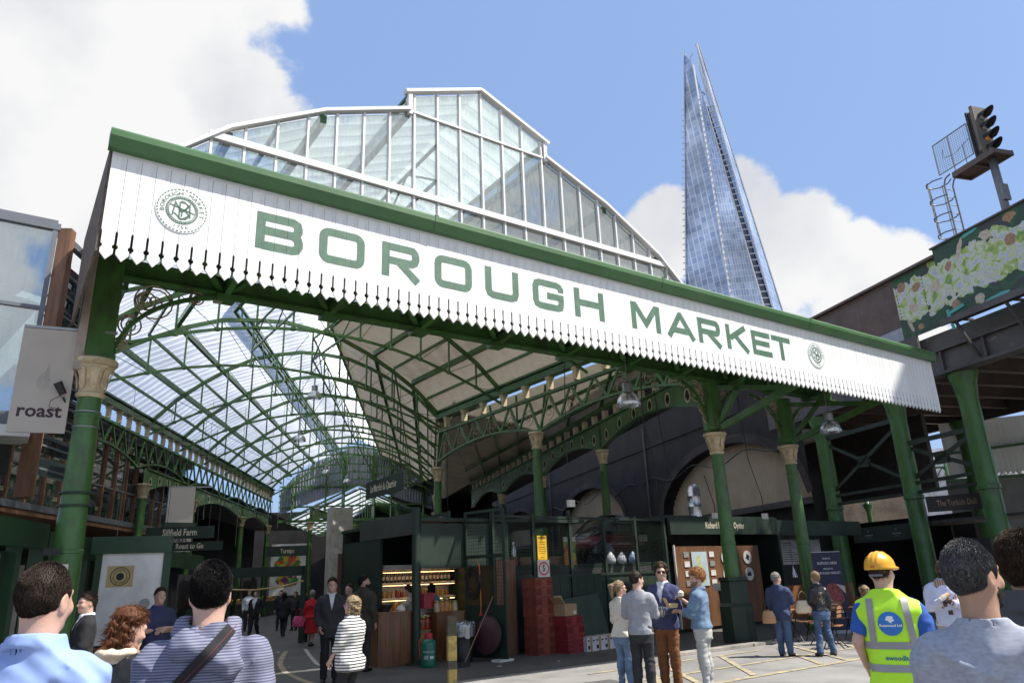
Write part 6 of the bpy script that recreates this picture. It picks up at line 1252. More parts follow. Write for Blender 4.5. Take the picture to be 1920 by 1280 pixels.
# menus stall right of oyster stall
ms = thing('menu_stall', 'dark stall with handwritten white menu boards right of the oyster stall', 'stall', MF)
MB().box(20.7, 26, 3.6, 3.7, 2.7, 3.2).build('fascia', DKGREEN, ms); MB().box(20.7, 26, 6.4, 6.5, 0, 3.2).build('back_wall', SOOT, ms); MB().box(20.7, 26, 3.7, 6.5, 3.1, 3.2).build('roof', SOOT, ms); MB().box(20.6, 20.7, 3.4, 6.5, 0, 3.2).build('side_wall', DKGREEN, ms)
for i in range(3):
    MB().box(20.95+i*1.25, 22.1+i*1.25, 4.5, 4.53, 1.75 if i < 2 else .9, 2.6).build('menu_board', mat('old_white_board', (.5, .48, .44), .6), ms)
    w2 = MB()
    for k in range(9): 
        if i < 2: w2.box(21.05+i*1.25, 21.9+i*1.25-.15*(k % 3), 4.49, 4.496, 1.85+k*.078, 1.868+k*.078)
    if i < 2: w2.build('menu_writing', INK, ms)
MB().box(20.9, 25.5, 4.0, 4.5, 0, 1.05).build('counter', WOOD, ms)
for i in range(4): put_bottle(21.3+i*.3, 4.5+.02*i, 1.05, 'dark bottle on the counter of the menu stall', 'bottles on the menu stall', MF)
for i in range(2):
    t_ = thing('cone_lamp', ['left', 'right'][i]+' shiny cone lamp hanging at the menu stall', 'lamp', at(MF, 20.9+i*.85, 3.2, 1.35+.12*i)); MB().lathe([(.12, 0), (.03, .28), (.02, .36), (0, .37)], 14, cap=False).build('shade', CH, t_, True); MB().tube([(0, 0, .36), (0, 0, 1.3)], .006, 4).build('flex', BLACK, t_)
ds = thing('dark_deli_stall', 'dark stall with faint crest signs between the big bridge columns', 'stall', VF); MB().box(-6.3, -3.1, .6, .7, 2.5, 3.1).build('fascia', DKGREEN, ds); MB().box(-14, -3.6, 3.0, 3.1, 0, 3.1).build('back_wall', SBRICK, ds); MB().box(-6.3, 2, .7, 3.1, 3.0, 3.1).build('roof', SOOT, ds); MB().box(-2, 2.6, 1.2, 1.3, 0, 2.4).build('front', SOOT, ds)
for x in (-5.4, -3.9): MB().add([(x-.06, .595, 2.98), (x, .595, 2.86), (x+.06, .595, 2.98), (x, .595, 2.94)], [(0, 1, 2, 3)]).box(x-.22, x+.22, .594, .597, 2.74, 2.79).box(x-.12, x+.12, .594, .597, 2.66, 2.68).build('faint_crest', mat('faint_print', (.22, .2, .2), .6, bump=0), ds)
sign('hanging_sign', frame(15.7, 26.6, -28, 3.64), 1.9, .55, 'The Turkish Deli', .3, 'dark sign reading The Turkish Deli between the bridge columns', board=mat('dark_brown_board', (.022, .014, .011), .5), sx=.6, tm=mat('copper_lettering', (.32, .19, .09), .5, bump=0))
# pull-up banner
pu_ = thing('pullup_banner', 'navy pull-up banner reading Buenos Aires and Borough Market by the cafe tables', 'banner', at(MF, 17.55, -.2, 0, -22)); NAVY = mat('navy_banner', (.02, .022, .05), .6, bump=.01); MB().box(-.42, .42, -.008, .008, .08, 2.02).build('cloth', NAVY, pu_); MB().box(-.43, .43, -.08, .08, 0, .08).build('base', STEEL, pu_); MB().box(-.43, .43, -.014, .014, 2.02, 2.04).build('top_rail', STEEL, pu_)
for s, sz, z in (('BORN IN', .06, 1.86), ('BUENOS AIRES', .095, 1.74), ('GRILLED IN', .06, 1.6), ('BOROUGH MARKET', .085, 1.49)): text(s, sz, WP, pu_, Matrix.Translation((0, -.0095, z)), depth=.0005, sx=.95)
def patch(name, pts, m, par, y): MB().add([(x, y, z) for x, z in pts], [tuple(range(len(pts)))]).build(name, m, par)
patch('food_picture', [(-.36, .85), (-.1, 1.2), (.1, 1.25), (.3, 1.05), (.36, .8), (.1, .6), (-.2, .66)], mat('photo_meat', (.28, .05, .05), .5, var=.6, vs=12, bump=0), pu_, -.0095); patch('hand_picture', [(-.42, 1.0), (-.3, 1.02), (.25, .62), (.3, .48), (.1, .52), (-.42, .82)], mat('photo_bread', (.6, .52, .38), .5, var=.2, vs=9, bump=0), pu_, -.011); patch('hand_picture', [(.15, 1.22), (.42, 1.15), (.42, .95), (.3, 1.08)], mat('photo_hand', (.55, .4, .34), .5, bump=0), pu_, -.0115)
# bistro tables and folding chairs
BK = mat('black_iron', (.015, .015, .015), .5, .3); SL = mat('chair_slat_wood', (.33, .15, .065), .5, var=.25, vs=3, stretch=(.8, 6, 6), bump=.02)
def bistro_chair(M, lab):
    t = thing('folding_chair', lab, 'chair', M, 'folding cafe chairs')
    for sx in (-.19, .19):
        MB().tube([(sx, -.22, 0), (sx, .16, .47), (sx, .2, .84)] if 0 else [(sx, -.2, 0), (sx, .2, .86)], .012, 6).build('leg', BK, t); MB().tube([(sx*.9, .22, 0), (sx*.9, -.18, .45)], .012, 6).build('leg', BK, t)
    for k in range(5): MB().box(-.2, .2, -.2+k*.08, -.14+k*.08, .445, .46).build('seat_slat', SL, t)
    for k in range(3): MB().box(-.2, .2, .155+.012*k, .172+.012*k, .62+k*.085, .68+k*.085).build('back_slat', SL, t)
    return t
for u, v, rz, lab in ((15.3, -.75, 160, 'folding chair behind the couple at the left table'), (14.35, -2.15, -160, 'folding chair nearest the couple facing right'), (15.9, -2.25, 200, 'folding chair with its back to the camera by the seated woman'), (16.6, -.9, 100, 'folding chair at the right table under the banner'), (14.9, -1.5, 60, 'folding chair between the two cafe tables')): bistro_chair(at(MF, u, v, 0, rz), lab)
for i, (u, v) in enumerate(((14.75, -.6), (16.35, -1.75))):
    t_ = thing('cafe_table', ['left small slatted cafe table near the couple', 'right small slatted cafe table with two seated women'][i], 'table', at(MF, u, v, 0, 20))
    for k in range(6): MB().box(-.3, .3, -.3+k*.1, -.21+k*.1, .72, .74).build('slat', SL, t_)
    for sx in (-.24, .24): MB().tube([(sx, -.26, 0), (sx, .24, .71)], .013, 6).tube([(sx, .26, 0), (sx, -.24, .71)], .013, 6).build('leg', BK, t_)
# ============================================================ pendant lamps, cables, small fittings
RIBG = glass('ribbed_shade', (.85, .87, .87), .55, .12, (.7, .7, .7), .25)
def lamp(M, lab, drop=2.5, sc_=1.):
    t = thing('pendant_lamp', lab, 'lamp', M @ Matrix.Scale(sc_, 4), 'pendant market lamps')
    MB().lathe([(.27, 0), (.28, .01), (.25, .16), (.17, .28), (.10, .32)], 28, cap=False).build('shade', RIBG, t, True); MB().lathe([(.10, .31), (.12, .33), (.12, .52), (.05, .56), (0, .56)], 16).build('housing', STEEL, t, 'auto'); MB().lathe([(0, .1), (.05, .12), (.06, .2), (.03, .3)], 12).build('bulb', WSH, t, True); MB().tube([(0, 0, .56), (0, 0, .56+drop)], .012, 5).build('stem', STEEL, t)
lamp(at(MF, 10.53, -.46, 5.28), 'nearest pendant lamp hanging below the letters of the fascia', 1.2); lamp(at(MF, 17.0, -1.3, 5.02), 'pendant lamp under the right end of the canopy', 1.2)
for u, v, z, l in ((8.84, 15.43, 8.75, 'pendant lamp highest in the nave near the ridge'), (10.43, 21.66, 8.2, 'second pendant lamp along the nave'), (15.13, 30.58, 8.0, 'third pendant lamp along the nave'), (18.49, 35.55, 8.2, 'farthest pendant lamp at the nave end')): lamp(at(MF, u, v, z), l, 2.4, 1.0)
def cable(pts, lab, r=.012, bx_=True):
    t = thing('hanging_cable', lab, 'cable', MF); MB().tube(pts, r, 5).build('flex', BLACK, t)
    if bx_: p = pts[-1]; MB().box(p[0]-.08, p[0]+.08, p[1]-.05, p[1]+.05, p[2]-.1, p[2]+.05).build('flood_lamp', NOTE, t)
cable([(9.6, .6, 6.5), (9.6, .7, 5), (9.62, .75, 4), (9.7, .8, 3.25)], 'black cable with lamp box hanging by the middle column'); cable([(14.6, 2.6, 6.8), (14.65, 2.5, 5.2), (14.9, 2.5, 4.2)], 'black cable hanging from the quatrefoil girder', .015, False)
cable([(12.3, .8, 6.8), (12.2, .8, 5.4), (12.6, .9, 4.2), (12.65, 1, 3.6)], 'black cable hanging in front of the thin column', .014, False); cable([(16.2, .9, 6.4), (16.3, .9, 4.6), (16.8, 1.0, 3.6), (17.1, 1.2, 3.1)], 'black cable with flood lamp over the oyster sign'); cable([(15.2, 1.6, 4.2), (15.6, 1.7, 3.4), (15.7, 1.8, 3.15)], 'short cable with flood lamp by the steel flue')
for i in range(9):
    t_ = thing('hanging_chain', ['first', 'second', 'third', 'fourth', 'fifth', 'sixth', 'seventh', 'eighth', 'ninth'][i]+' thin sign chain from the left hanging in the nave', 'chain', MF); p = nave(-5.5+i*.9, 1.5+1.2*(i % 3), 0); MB().tube([(p.x, p.y, 8.6-.1*(i % 2)), (p.x, p.y, 3.2+.3*(i % 4))], .008, 4).build('links', STEEL, t_)
# ============================================================ people
F32 = np.float32
def surface_nets(f, lo, hi, h):
    lo = np.array(lo, F32); n = np.maximum(3, np.ceil((np.array(hi)-lo)/h).astype(int)+1)
    ax = [lo[i]+h*np.arange(n[i], dtype=F32) for i in range(3)]
    X, Y, Z = np.meshgrid(*ax, indexing='ij', sparse=False); V = f(X, Y, Z).astype(F32); S = V < 0
    acc = np.zeros((*(n-1), 3), F32); cnt = np.zeros(n-1, F32); faces = []; cell = np.arange(int(np.prod(n-1))).reshape(n-1)
    G = np.stack(np.meshgrid(*[np.arange(k, dtype=F32) for k in n], indexing='ij'), -1)
    for a in range(3):
        s0 = [slice(None)]*3; s1 = [slice(None)]*3; s0[a] = slice(0, -1); s1[a] = slice(1, None); s0 = tuple(s0); s1 = tuple(s1)
        E = S[s0] != S[s1]; idx = np.argwhere(E)
        if not len(idx): continue
        t = V[s0][E]/(V[s0][E]-V[s1][E]); P = G[s0][E].copy(); P[:, a] += t; b, c = [(1, 2), (2, 0), (0, 1)][a]; quad = []; ok = np.ones(len(idx), bool)
        for db, dc in ((0, 0), (-1, 0), (-1, -1), (0, -1)):
            q = idx.copy(); q[:, b] += db; q[:, c] += dc; v = (q[:, b] >= 0) & (q[:, c] >= 0) & (q[:, b] < n[b]-1) & (q[:, c] < n[c]-1); ok &= v
            qq = q[v]; np.add.at(acc, (qq[:, 0], qq[:, 1], qq[:, 2]), P[v]); np.add.at(cnt, (qq[:, 0], qq[:, 1], qq[:, 2]), 1); quad.append(q)
        fl = S[s0][E]
        Q = np.stack([cell[tuple(np.clip(q, 0, n-2).T)] for q in quad], 1)[ok]; fl = fl[ok]; Q[~fl] = Q[~fl][:, ::-1]; faces.append(Q)
    m = cnt > 0; ids = -np.ones(cnt.size, int); ids[cell[m]] = np.arange(m.sum()); verts = lo+h*(acc[m]/cnt[m][:, None])
    Fc = ids[np.concatenate(faces)] if faces else np.zeros((0, 4), int)
    return verts, Fc
def smin(a, b, k): h = np.maximum(k-np.abs(a-b), 0)/k; return np.minimum(a, b)-h*h*k*.25
def smax(a, b, k): return -smin(-a, -b, k)
def cone(X, Y, Z, a, b, ra, rb):
    ba = [b[i]-a[i] for i in range(3)]; L2 = sum(q*q for q in ba) or 1e-9
    t = np.clip(((X-a[0])*ba[0]+(Y-a[1])*ba[1]+(Z-a[2])*ba[2])/L2, 0, 1)
    return np.sqrt((X-a[0]-t*ba[0])**2+(Y-a[1]-t*ba[1])**2+(Z-a[2]-t*ba[2])**2)-(ra+(rb-ra)*t)
def ell(X, Y, Z, c, r): return (np.sqrt(((X-c[0])/r[0])**2+((Y-c[1])/r[1])**2+((Z-c[2])/r[2])**2)-1)*min(r)
def wr(X, Y, Z, amp, fr, seed=0):
    r = random.Random(seed); o = 0
    for i in range(5):
        k = [r.uniform(-1, 1)*fr*(1+.5*i) for _ in range(3)]; o = o+np.sin(X*k[0]+Y*k[1]+Z*k[2]*1.2+r.uniform(0, 6)+1.5*np.sin(Z*fr*.4+X*fr*.3+i))/(1+.4*i)
    return amp*o/2.6
def crease(X, Y, Z, amp, fr, seed=0):
    r = random.Random(seed+50); o = 0
    for i in range(3):
        k = [r.uniform(-1, 1)*fr, r.uniform(-.6, .6)*fr, r.uniform(.3, 1)*fr*r.choice((-1, 1))]; m = .5+.5*np.sin(X*r.uniform(8, 16)+Z*r.uniform(6, 12)+Y*9+r.uniform(0, 6)); o = o+m*(1-np.abs(np.sin(.5*(X*k[0]+Y*k[1]+Z*k[2])+.8*np.sin(Z*fr*.35+Y*fr*.4+i)+r.uniform(0, 6))))**4
    return amp*o
def mesh_np(name, V, Fq, m, parent, s=1., smooth=True):
    me = bpy.data.meshes.new(name); me.from_pydata((V*s).tolist(), [], Fq.tolist()); me.materials.append(m)
    if smooth: me.polygons.foreach_set('use_smooth', [True]*len(Fq))
    return link(name, me, parent)
def smoothv(V, Fq, it=1):
    for _ in range(it):
        acc = np.zeros_like(V); c = np.zeros(len(V), F32)
        for a, b in ((0, 1), (1, 2), (2, 3), (3, 0)):
            np.add.at(acc, Fq[:, a], V[Fq[:, b]]); np.add.at(acc, Fq[:, b], V[Fq[:, a]]); np.add.at(c, Fq[:, a], 1); np.add.at(c, Fq[:, b], 1)
        V = V*.5+.5*acc/np.maximum(c, 1)[:, None]
    return V
TP = np.array([(.76, .15, .11), (.86, .168, .122), (.93, .170, .122), (1.0, .158, .112), (1.08, .150, .104), (1.2, .162, .112), (1.30, .176, .118), (1.37, .160, .106), (1.42, .112, .088), (1.465, .076, .07), (1.54, .05, .05)])
TPF = np.array([(.76, .155, .118), (.86, .178, .128), (.93, .172, .122), (1.0, .142, .102), (1.08, .130, .096), (1.2, .142, .112), (1.28, .150, .125), (1.36, .138, .100), (1.41, .098, .080), (1.455, .064, .06), (1.54, .045, .045)])
SKINS = {}
def skin(n, c):
    if n not in SKINS:
        m = mat('skin_'+n, c, .5, var=.12, vs=14, bump=.03, bs=160, dirt=(c[0]*.95, c[1]*.6, c[2]*.55), ds=9, dlo=.52, dhi=.8); m.node_tree.nodes['Principled BSDF'].inputs['Subsurface Weight'].default_value = .06; SKINS[n] = m
    return SKINS[n]
FAIR = skin('fair', (.55, .34, .26)); DARKS = skin('dark', (.09, .045, .03)); TAN = skin('tan', (.40, .23, .15))
def hairmat(n, c): return mat('hair_'+n, c, .62, var=.35, vs=30, bump=.04, bs=140, stretch=(3, 3, .6), spec=.25)
HB = hairmat('black', (.012, .010, .009)); HD = hairmat('dark_brown', (.028, .018, .012)); HBR = hairmat('chestnut', (.12, .045, .02)); HG = hairmat('ginger', (.30, .135, .045)); HBL = hairmat('blonde', (.30, .215, .125)); HGR = hairmat('grey', (.10, .095, .09)); HLG = hairmat('light_grey', (.26, .24, .22)); HMB = hairmat('mid_brown', (.06, .038, .022))
DENIM = mat('blue_denim', (.058, .10, .19), .85, var=.3, vs=5, bump=.06, bs=150); LDENIM = mat('light_denim', (.15, .225, .33), .85, var=.3, vs=5, bump=.06, bs=150); BLKC = mat('black_cloth', (.013, .013, .015), .85, var=.2, vs=6, bump=.05, bs=150); CHAR = mat('charcoal_cloth', (.03, .03, .034), .85, var=.2, vs=6, bump=.05, bs=150); NAVYC = mat('navy_cloth', (.035, .042, .10), .85, var=.2, vs=6, bump=.06, bs=150); SHIRT = mat('white_shirt', (.62, .64, .70), .8, bump=.04, bs=120); SHOE = mat('black_shoe', (.012, .011, .01), .4, bump=.02); LEATH = mat('black_leather', (.012, .012, .013), .32, var=.25, vs=8, bump=.08, bs=60); BROWNT = mat('rust_trousers', (.20, .075, .028), .85, var=.18, vs=6, bump=.06, bs=150); GREYT = mat('pale_grey_trousers', (.40, .40, .38), .85, var=.12, vs=6, bump=.06, bs=150)
EYEW = mat('eye', (.06, .04, .03), .2, bump=0)
def person(lab, x, y, yaw, h=1.75, fem=False, res=1., top=None, bottom=None, hair=None, skn=None, arms=None, legs=None, lean=0., head=(0, 0), wide=1., belly=0., seated=False, jacket=None, extras=None, shoes=SHOE, hands=(True, True), curl=(.5, .5), group=None, z0=0., neckdrop=0.):
    skn = skn or FAIR; sc_ = h/1.75; zoff = -.46 if seated else 0
    T = thing('person', lab, 'person', Matrix.Translation((x, y, z0+zoff*sc_)) @ Matrix.Rotation(R(yaw), 4, 'Z'), group)
    tp = TPF if fem else TP; sw = (.152 if fem else .178)*wide
    arms = arms or [((.235, -.03, 1.13), (.245, .06, .88)), ((.235, -.03, 1.13), (.245, .06, .88))]
    if seated: legs = legs or [((.11, .40, .90), (.11, .42, .50)), ((.11, .40, .90), (.11, .38, .50))]
    legs = legs or [((.095, .015, .49), (.10, -.01, .085)), ((.095, .015, .49), (.10, -.01, .085))]
    lg = lambda Y, Z: Y-lean*np.maximum(0, Z-.95)
    lp = lambda p: (p[0], p[1]+lean*max(0, p[2]-.95), p[2])
    SH = [(sw, -.005, 1.368), (-sw, -.005, 1.368)]
    A = []
    for i, sg in enumerate((1, -1)):
        e, w = arms[i]; A.append((SH[i], (sg*e[0], e[1], e[2]), (sg*w[0], w[1], w[2])))
    Lg = []
    for i, sg in enumerate((1, -1)): k, a = legs[i]; Lg.append(((sg*.088, 0, .90), (sg*k[0], k[1], k[2]), (sg*a[0], a[1], a[2])))
    def torso(X, Y, Z, t=0., slim=1.):
        rx = np.interp(Z, tp[:, 0], tp[:, 1]).astype(F32)*wide*slim+t; ry = np.interp(Z, tp[:, 0], tp[:, 2]).astype(F32)*slim*(1+.5*(wide-1))+t
        yo = .012*np.sin((Z-.9)*6.)+belly*np.exp(-((Z-1.08)/.13)**2); ry = ry+belly*.6*np.exp(-((Z-1.08)/.13)**2)
        k = (np.abs(X/rx)**2.5+np.abs((Y-yo)/ry)**2.5)**(1/2.5); d = (k-1)*np.minimum(rx, ry)
        return np.maximum(d, np.maximum(.76-t-Z, Z-1.55))
    def armd(X, Y, Z, i, t=0., lim=None):
        s, e, w = A[i]; ru, re, rw = (.043, .036, .027) if fem else (.052, .043, .031)
        d = cone(X, Y, Z, s, e, ru+.012+t, re+t); d2 = cone(X, Y, Z, e, w, re+.003+t, rw+t)
        if lim is not None:
            L1 = math.dist(s, e); L2 = math.dist(e, w); q = lim*(L1+L2)
            if q < L1: p = [s[k]+(e[k]-s[k])*q/L1 for k in range(3)]; n = [(e[k]-s[k])/L1 for k in range(3)]; d = np.maximum(d, (X-p[0])*n[0]+(Y-p[1])*n[1]+(Z-p[2])*n[2]); return d
            p = [e[k]+(w[k]-e[k])*(q-L1)/L2 for k in range(3)]; n = [(w[k]-e[k])/L2 for k in range(3)]; d2 = np.maximum(d2, (X-p[0])*n[0]+(Y-p[1])*n[1]+(Z-p[2])*n[2])
        return smin(d, d2, .02)
    def shoulders(X, Y, Z, t=0.):
        d = None
        for s in SH:
            q = cone(X, Y, Z, (s[0]*.30, -.014, 1.425), (s[0]*.97, -.006, 1.365), .044+t, (.046 if fem else .056)+t); d = q if d is None else np.minimum(d, q)
        return d
    def legd(X, Y, Z, i, t=0., flare=0.):
        a, k, b = Lg[i]; d = smin(cone(X, Y, Z, a, k, (.088 if fem else .082)+t, .056+t), cone(X, Y, Z, k, b, .055+t, .036+t+flare), .03)
        if not seated: m = [(k[j]*.68+b[j]*.32) for j in range(3)]; d = smin(d, ell(X, Y, Z, (m[0], m[1]-.018, m[2]), (.05+t, .055+t, .12)), .04)
        return d
    hy, hp_ = R(head[0]), R(head[1])
    def hd(X, Y, Z):                     # into head space (turn about the neck)
        Yl = lg(Y, Z); X1 = X*math.cos(hy)+Yl*math.sin(hy); Y1 = -X*math.sin(hy)+Yl*math.cos(hy); zc = Z-1.53
        return X1, Y1*math.cos(hp_)+zc*math.sin(hp_), -Y1*math.sin(hp_)+zc*math.cos(hp_)+1.53
    def hpt(p):                          # head space point -> body space
        y1 = p[1]*math.cos(hp_)-(p[2]-1.53)*math.sin(hp_); z1 = p[1]*math.sin(hp_)+(p[2]-1.53)*math.cos(hp_)+1.53
        q = (p[0]*math.cos(hy)-y1*math.sin(hy), p[0]*math.sin(hy)+y1*math.cos(hy), z1); return (q[0], q[1]+lean*max(0, z1-.95), z1)
    fs = .94 if fem else 1.
    def headd(X, Y, Z):
        x, y_, z = hd(X, Y, Z)
        d = ell(x, y_, z, (0, -.004, 1.663), (.075, .094, .098)); d = smin(d, ell(x, y_, z, (0, .036, 1.605), (.060*fs, .068, .085)), .045)
        d = smin(d, ell(x, y_, z, (0, .078, 1.548), (.028*fs, .028, .024)), .035); d = smin(d, ell(x, y_, z, (0, .084, 1.672), (.05, .02, .014)), .02)
        for sg in (-1, 1):
            d = smax(d, -ell(x, y_, z, (sg*.031, .112, 1.648), (.019, .018, .013)), .012); d = smin(d, ell(x, y_, z, (sg*.040, .080, 1.612), (.022, .02, .022)), .025)
            e = ell(x, y_, z, (sg*.079, -.006, 1.632), (.010, .022, .034)); e = smax(e, -ell(x, y_, z, (sg*.090, .0, 1.636), (.008, .012, .02)), .006); d = smin(d, e, .008)
        d = smin(d, cone(x, y_, z, (0, .100, 1.650), (0, .122, 1.618), .009, .014), .014); d = smin(d, ell(x, y_, z, (0, .098, 1.574), (.026, .012, .007)), .010); d = smax(d, -ell(x, y_, z, (0, .112, 1.5765), (.022, .010, .002)), .006)
        Yl = lg(Y, Z)
        return smin(d, cone(X, Yl, Z, (0, -.022, 1.40), (0, -.004, 1.585), .072 if not fem else .058, .058 if not fem else .047), .035)
    # --- body: trunk and limbs under the clothes, head and hands finer, one mesh
    def bodyd(X, Y, Z):
        Yl = lg(Y, Z); d = smin(torso(X, Yl, Z, -.012), shoulders(X, Yl, Z, -.012), .05)
        for i in (0, 1): d = smin(d, armd(X, Yl, Z, i, -.004), .03); d = smin(d, legd(X, Y, Z, i, -.006), .03)
        return d
    allp = np.array([p for a in A for p in a]+[p for l in Lg for p in l]); lo = np.minimum(allp.min(0)-.13, (-.26*wide, -.2, .0)); hi = np.maximum(allp.max(0)+.13, (.26*wide, .22, 1.5)); hi[1] += abs(lean)*.6+belly; lo[1] -= max(0, -lean)*.6
    parts = [surface_nets(bodyd, lo, hi, .02*res)]
    hc = hpt((0, .0, 1.64)); parts.append(surface_nets(headd, (hc[0]-.13, hc[1]-.15, 1.40), (hc[0]+.13, hc[1]+.15, hc[2]+.135), .0085*res))
    rs = random.Random(lab)
    for i, sg in enumerate((1, -1)):
        if not hands[i]: continue
        e, w = A[i][1], A[i][2]; d0 = Vector(w)-Vector(e); d0.normalize(); cu = curl[i]
        w_ = Vector(w); side = d0.cross(Vector((0, 0, 1)))
        if side.length < .3: side = d0.cross(Vector((0, 1, 0)))
        side.normalize(); n = side.cross(d0); n.normalize()          # n = palm side guess
        if d0.z < -.6: side, n = Vector((0, 1, 0))-d0*d0.y, None; side.normalize(); n = Vector((-sg, 0, 0))
        elif n.z > 0: n = -n
        side2 = n.cross(d0); side2.normalize(); seg = []
        for k, off in enumerate((-.03, -.01, .01, .029)):
            L_ = (.036, .041, .039, .031)[k]; b = w_+d0*.085+side2*off; d1 = (d0*math.cos(cu*.9)+n*math.sin(cu*.9)); m1 = b+d1*L_; d2 = (d0*math.cos(cu*2.)+n*math.sin(cu*2.)); m2 = m1+d2*L_*.85; seg.append((b, m1, m2))
        thd = (d0*.55+side2*(-.65 if sg > 0 else -.65)+n*.45).normalized(); tb = w_+d0*.025+side2*(-.028); tm = tb+thd*.035; tt_ = tm+(d0*.8+n*.35-side2*.2).normalized()*.03
        def handd(X, Y, Z):
            Yl = lg(Y, Z); d = cone(X, Yl, Z, w_-d0*.05, w_+d0*.0, .029, .026)
            for off in (-.022, 0, .022): p = w_+d0*.015+side2*off*.7; q = w_+d0*.08+side2*off; d = smin(d, cone(X, Yl, Z, p, q, .016, .0135), .012)
            for b, m1, m2 in seg: d = smin(d, np.minimum(cone(X, Yl, Z, b, m1, .0095, .009), cone(X, Yl, Z, m1, m2, .009, .0075)), .004)
            return smin(d, np.minimum(cone(X, Yl, Z, tb, tm, .014, .0105), cone(X, Yl, Z, tm, tt_, .0105, .0085)), .008)
        wl = lp(w); parts.append(surface_nets(handd, (wl[0]-.17, wl[1]-.17, w[2]-.19), (wl[0]+.17, wl[1]+.17, w[2]+.19), .006*max(1, res*.9)))
    V = []; Fq = []; o = 0
    for v, f in parts: V.append(v); Fq.append(f+o); o += len(v)
    body = mesh_np('body', np.concatenate(V), np.concatenate(Fq), skn, T, sc_)
    ey = MB()
    for sg in (-1, 1): c = hpt((sg*.031, .0885, 1.6485)); ey.lathe([(0, -.011), (.008, -.008), (.011, 0), (.008, .008), (0, .011)], 8, c, cap=False)
    ey.v = [tuple(q*sc_ for q in v) for v in ey.v]; ey.build('eyes', EYEW, T, True)
    # --- clothes
    def neckcut(X, Y, Z, r, z): Yl = lg(Y, Z); return smax(Z-z-.18*np.maximum(0, -(Yl+.02)), -(cone(X, Yl, Z, (0, -.012, 1.475), (0, .01, 1.62), r, r)), .01)
    sdfs = {}
    def upper(name, m, t=.016, hem=.88, sleeve=.97, neck=.068, nz=1.50, fold=.011, ff=28, vopen=None, collar=None, st=None, cut=None, seed=1, hemf=None, fit=1.):
        ts = st if st is not None else t*.8
        def f(X, Y, Z):
            Yl = lg(Y, Z); d = smin(torso(X, Yl, Z, t, fit), shoulders(X, Yl, Z, t*.8), .05)
            if sleeve:
                for i in (0, 1): d = smin(d, armd(X, Yl, Z, i, ts, sleeve), .035)
            d = d+wr(X, Yl, Z, fold, ff, seed)*(.45+.55*np.clip(np.abs(X)/.12, 0, 1))-crease(X, Yl, Z, fold*.9, ff*1.1, seed)
            d = smax(d, neckcut(X, Y, Z, neck, nz), .012); hz_ = hem if hemf is None else hemf(X, Yl)
            inarm = None
            d = np.where((np.abs(X) < .30*wide) & (Z < 1.3), np.where(np.minimum(armd(X, Yl, Z, 0, ts+.004, sleeve), armd(X, Yl, Z, 1, ts+.004, sleeve)) < 0 if sleeve else False, d, np.maximum(d, hz_-Z)), d)
            if vopen: d = smax(d, -np.maximum(np.abs(X)-vopen[0]*np.clip((Z-vopen[1])/.35, 0, 1)-vopen[2]*0, -(Yl-.02)), .006)
            if collar:
                r = np.sqrt(X**2+(Yl+.012)**2); c = np.maximum(np.abs(r-collar[0]-.30*np.maximum(0, 1.53-Z))-.010, np.abs(Z-collar[1]-.10*(-Yl))-collar[2]); d = smin(d, c, .012)
            if cut: d = np.maximum(d, cut(X, Yl, Z))
            return d
        l2 = lo.copy(); h2 = hi.copy(); l2[2] = hem-.15 if not seated else .6; l2[2] = min(l2[2], min(a[2][2] for a in A)-.08) if sleeve and sleeve > .5 else hem-.03; h2[2] = 1.62; l2[:2] -= .04; h2[:2] += .04
        v, q = surface_nets(f, l2, h2, .0145*res); v = smoothv(v, q, 1); sdfs[name] = f; return mesh_np(name, v, q, m, T, sc_)
    def lower(name, m, t=.014, waist=1.0, hem=.055, flare=.012, fold=.009, ff=24, seed=3):
        def f(X, Y, Z):
            d = torso(X, Y, Z, t*.9)
            for i in (0, 1): d = smin(d, legd(X, Y, Z, i, t, flare), .035)
            d = d+(wr(X, Y, Z*1.6, fold, ff, seed)-crease(X, Y, Z*1.5, fold*.8, ff*1.3, seed))*np.clip((1.0-Z)/.3, .1, 1); d = np.maximum(d, Z-waist)
            if not seated: d = np.maximum(d, hem-Z)
            else:
                for i in (0, 1): d = np.where(Z < Lg[i][2][2]+.02, np.maximum(d, .0), d)
            return d
        l2 = lo.copy(); h2 = hi.copy(); h2[2] = waist+.03; l2[2] = hem-.04 if not seated else .46; l2[:2] -= .03
        v, q = surface_nets(f, l2, h2, .0155*res); v = smoothv(v, q, 1); return mesh_np(name, v, q, m, T, sc_)
    if bottom:
        if bottom.get('skirt'):
            b = bottom
            def f(X, Y, Z): w = np.interp(Z, [b['hem'], .9, 1.05], [b.get('w', .2), .185, .15]).astype(F32); d = (np.sqrt((X/w)**2+(Y/(w*.72))**2)-1)*w*.72+wr(X, Y, Z*.3, .008, 40, 5); return np.maximum(d, np.maximum(b['hem']-Z, Z-1.05))
            v, q = surface_nets(f, (-.32, -.28, b['hem']-.03), (.32, .28, 1.08), .016*res); mesh_np(b.get('name', 'skirt'), v, q, b['mat'], T, sc_)
        else: lower('trousers', **bottom)
    def shoe(i):
        a = Lg[i][2]; s = [a[0], a[1]-.03, a[2]-.045]; e = [a[0]*1.12, a[1]+.15, a[2]-.058]
        f = lambda X, Y, Z: np.maximum(smin(cone(X, Y, Z, s, e, .042, .036), cone(X, Y, Z, s, (a[0], a[1], a[2]+.02), .04, .038), .03), (a[2]-.087)-Z)
        v, q = surface_nets(f, (min(s[0], e[0])-.07, s[1]-.07, a[2]-.11), (max(s[0], e[0])+.07, e[1]+.07, a[2]+.07), .012*max(1, res*.8)); mesh_np('shoe', v, q, shoes, T, sc_)
    if res > .72 or z0: shoe(0); shoe(1)
    if top: upper(**top)
    if jacket: upper(**jacket)
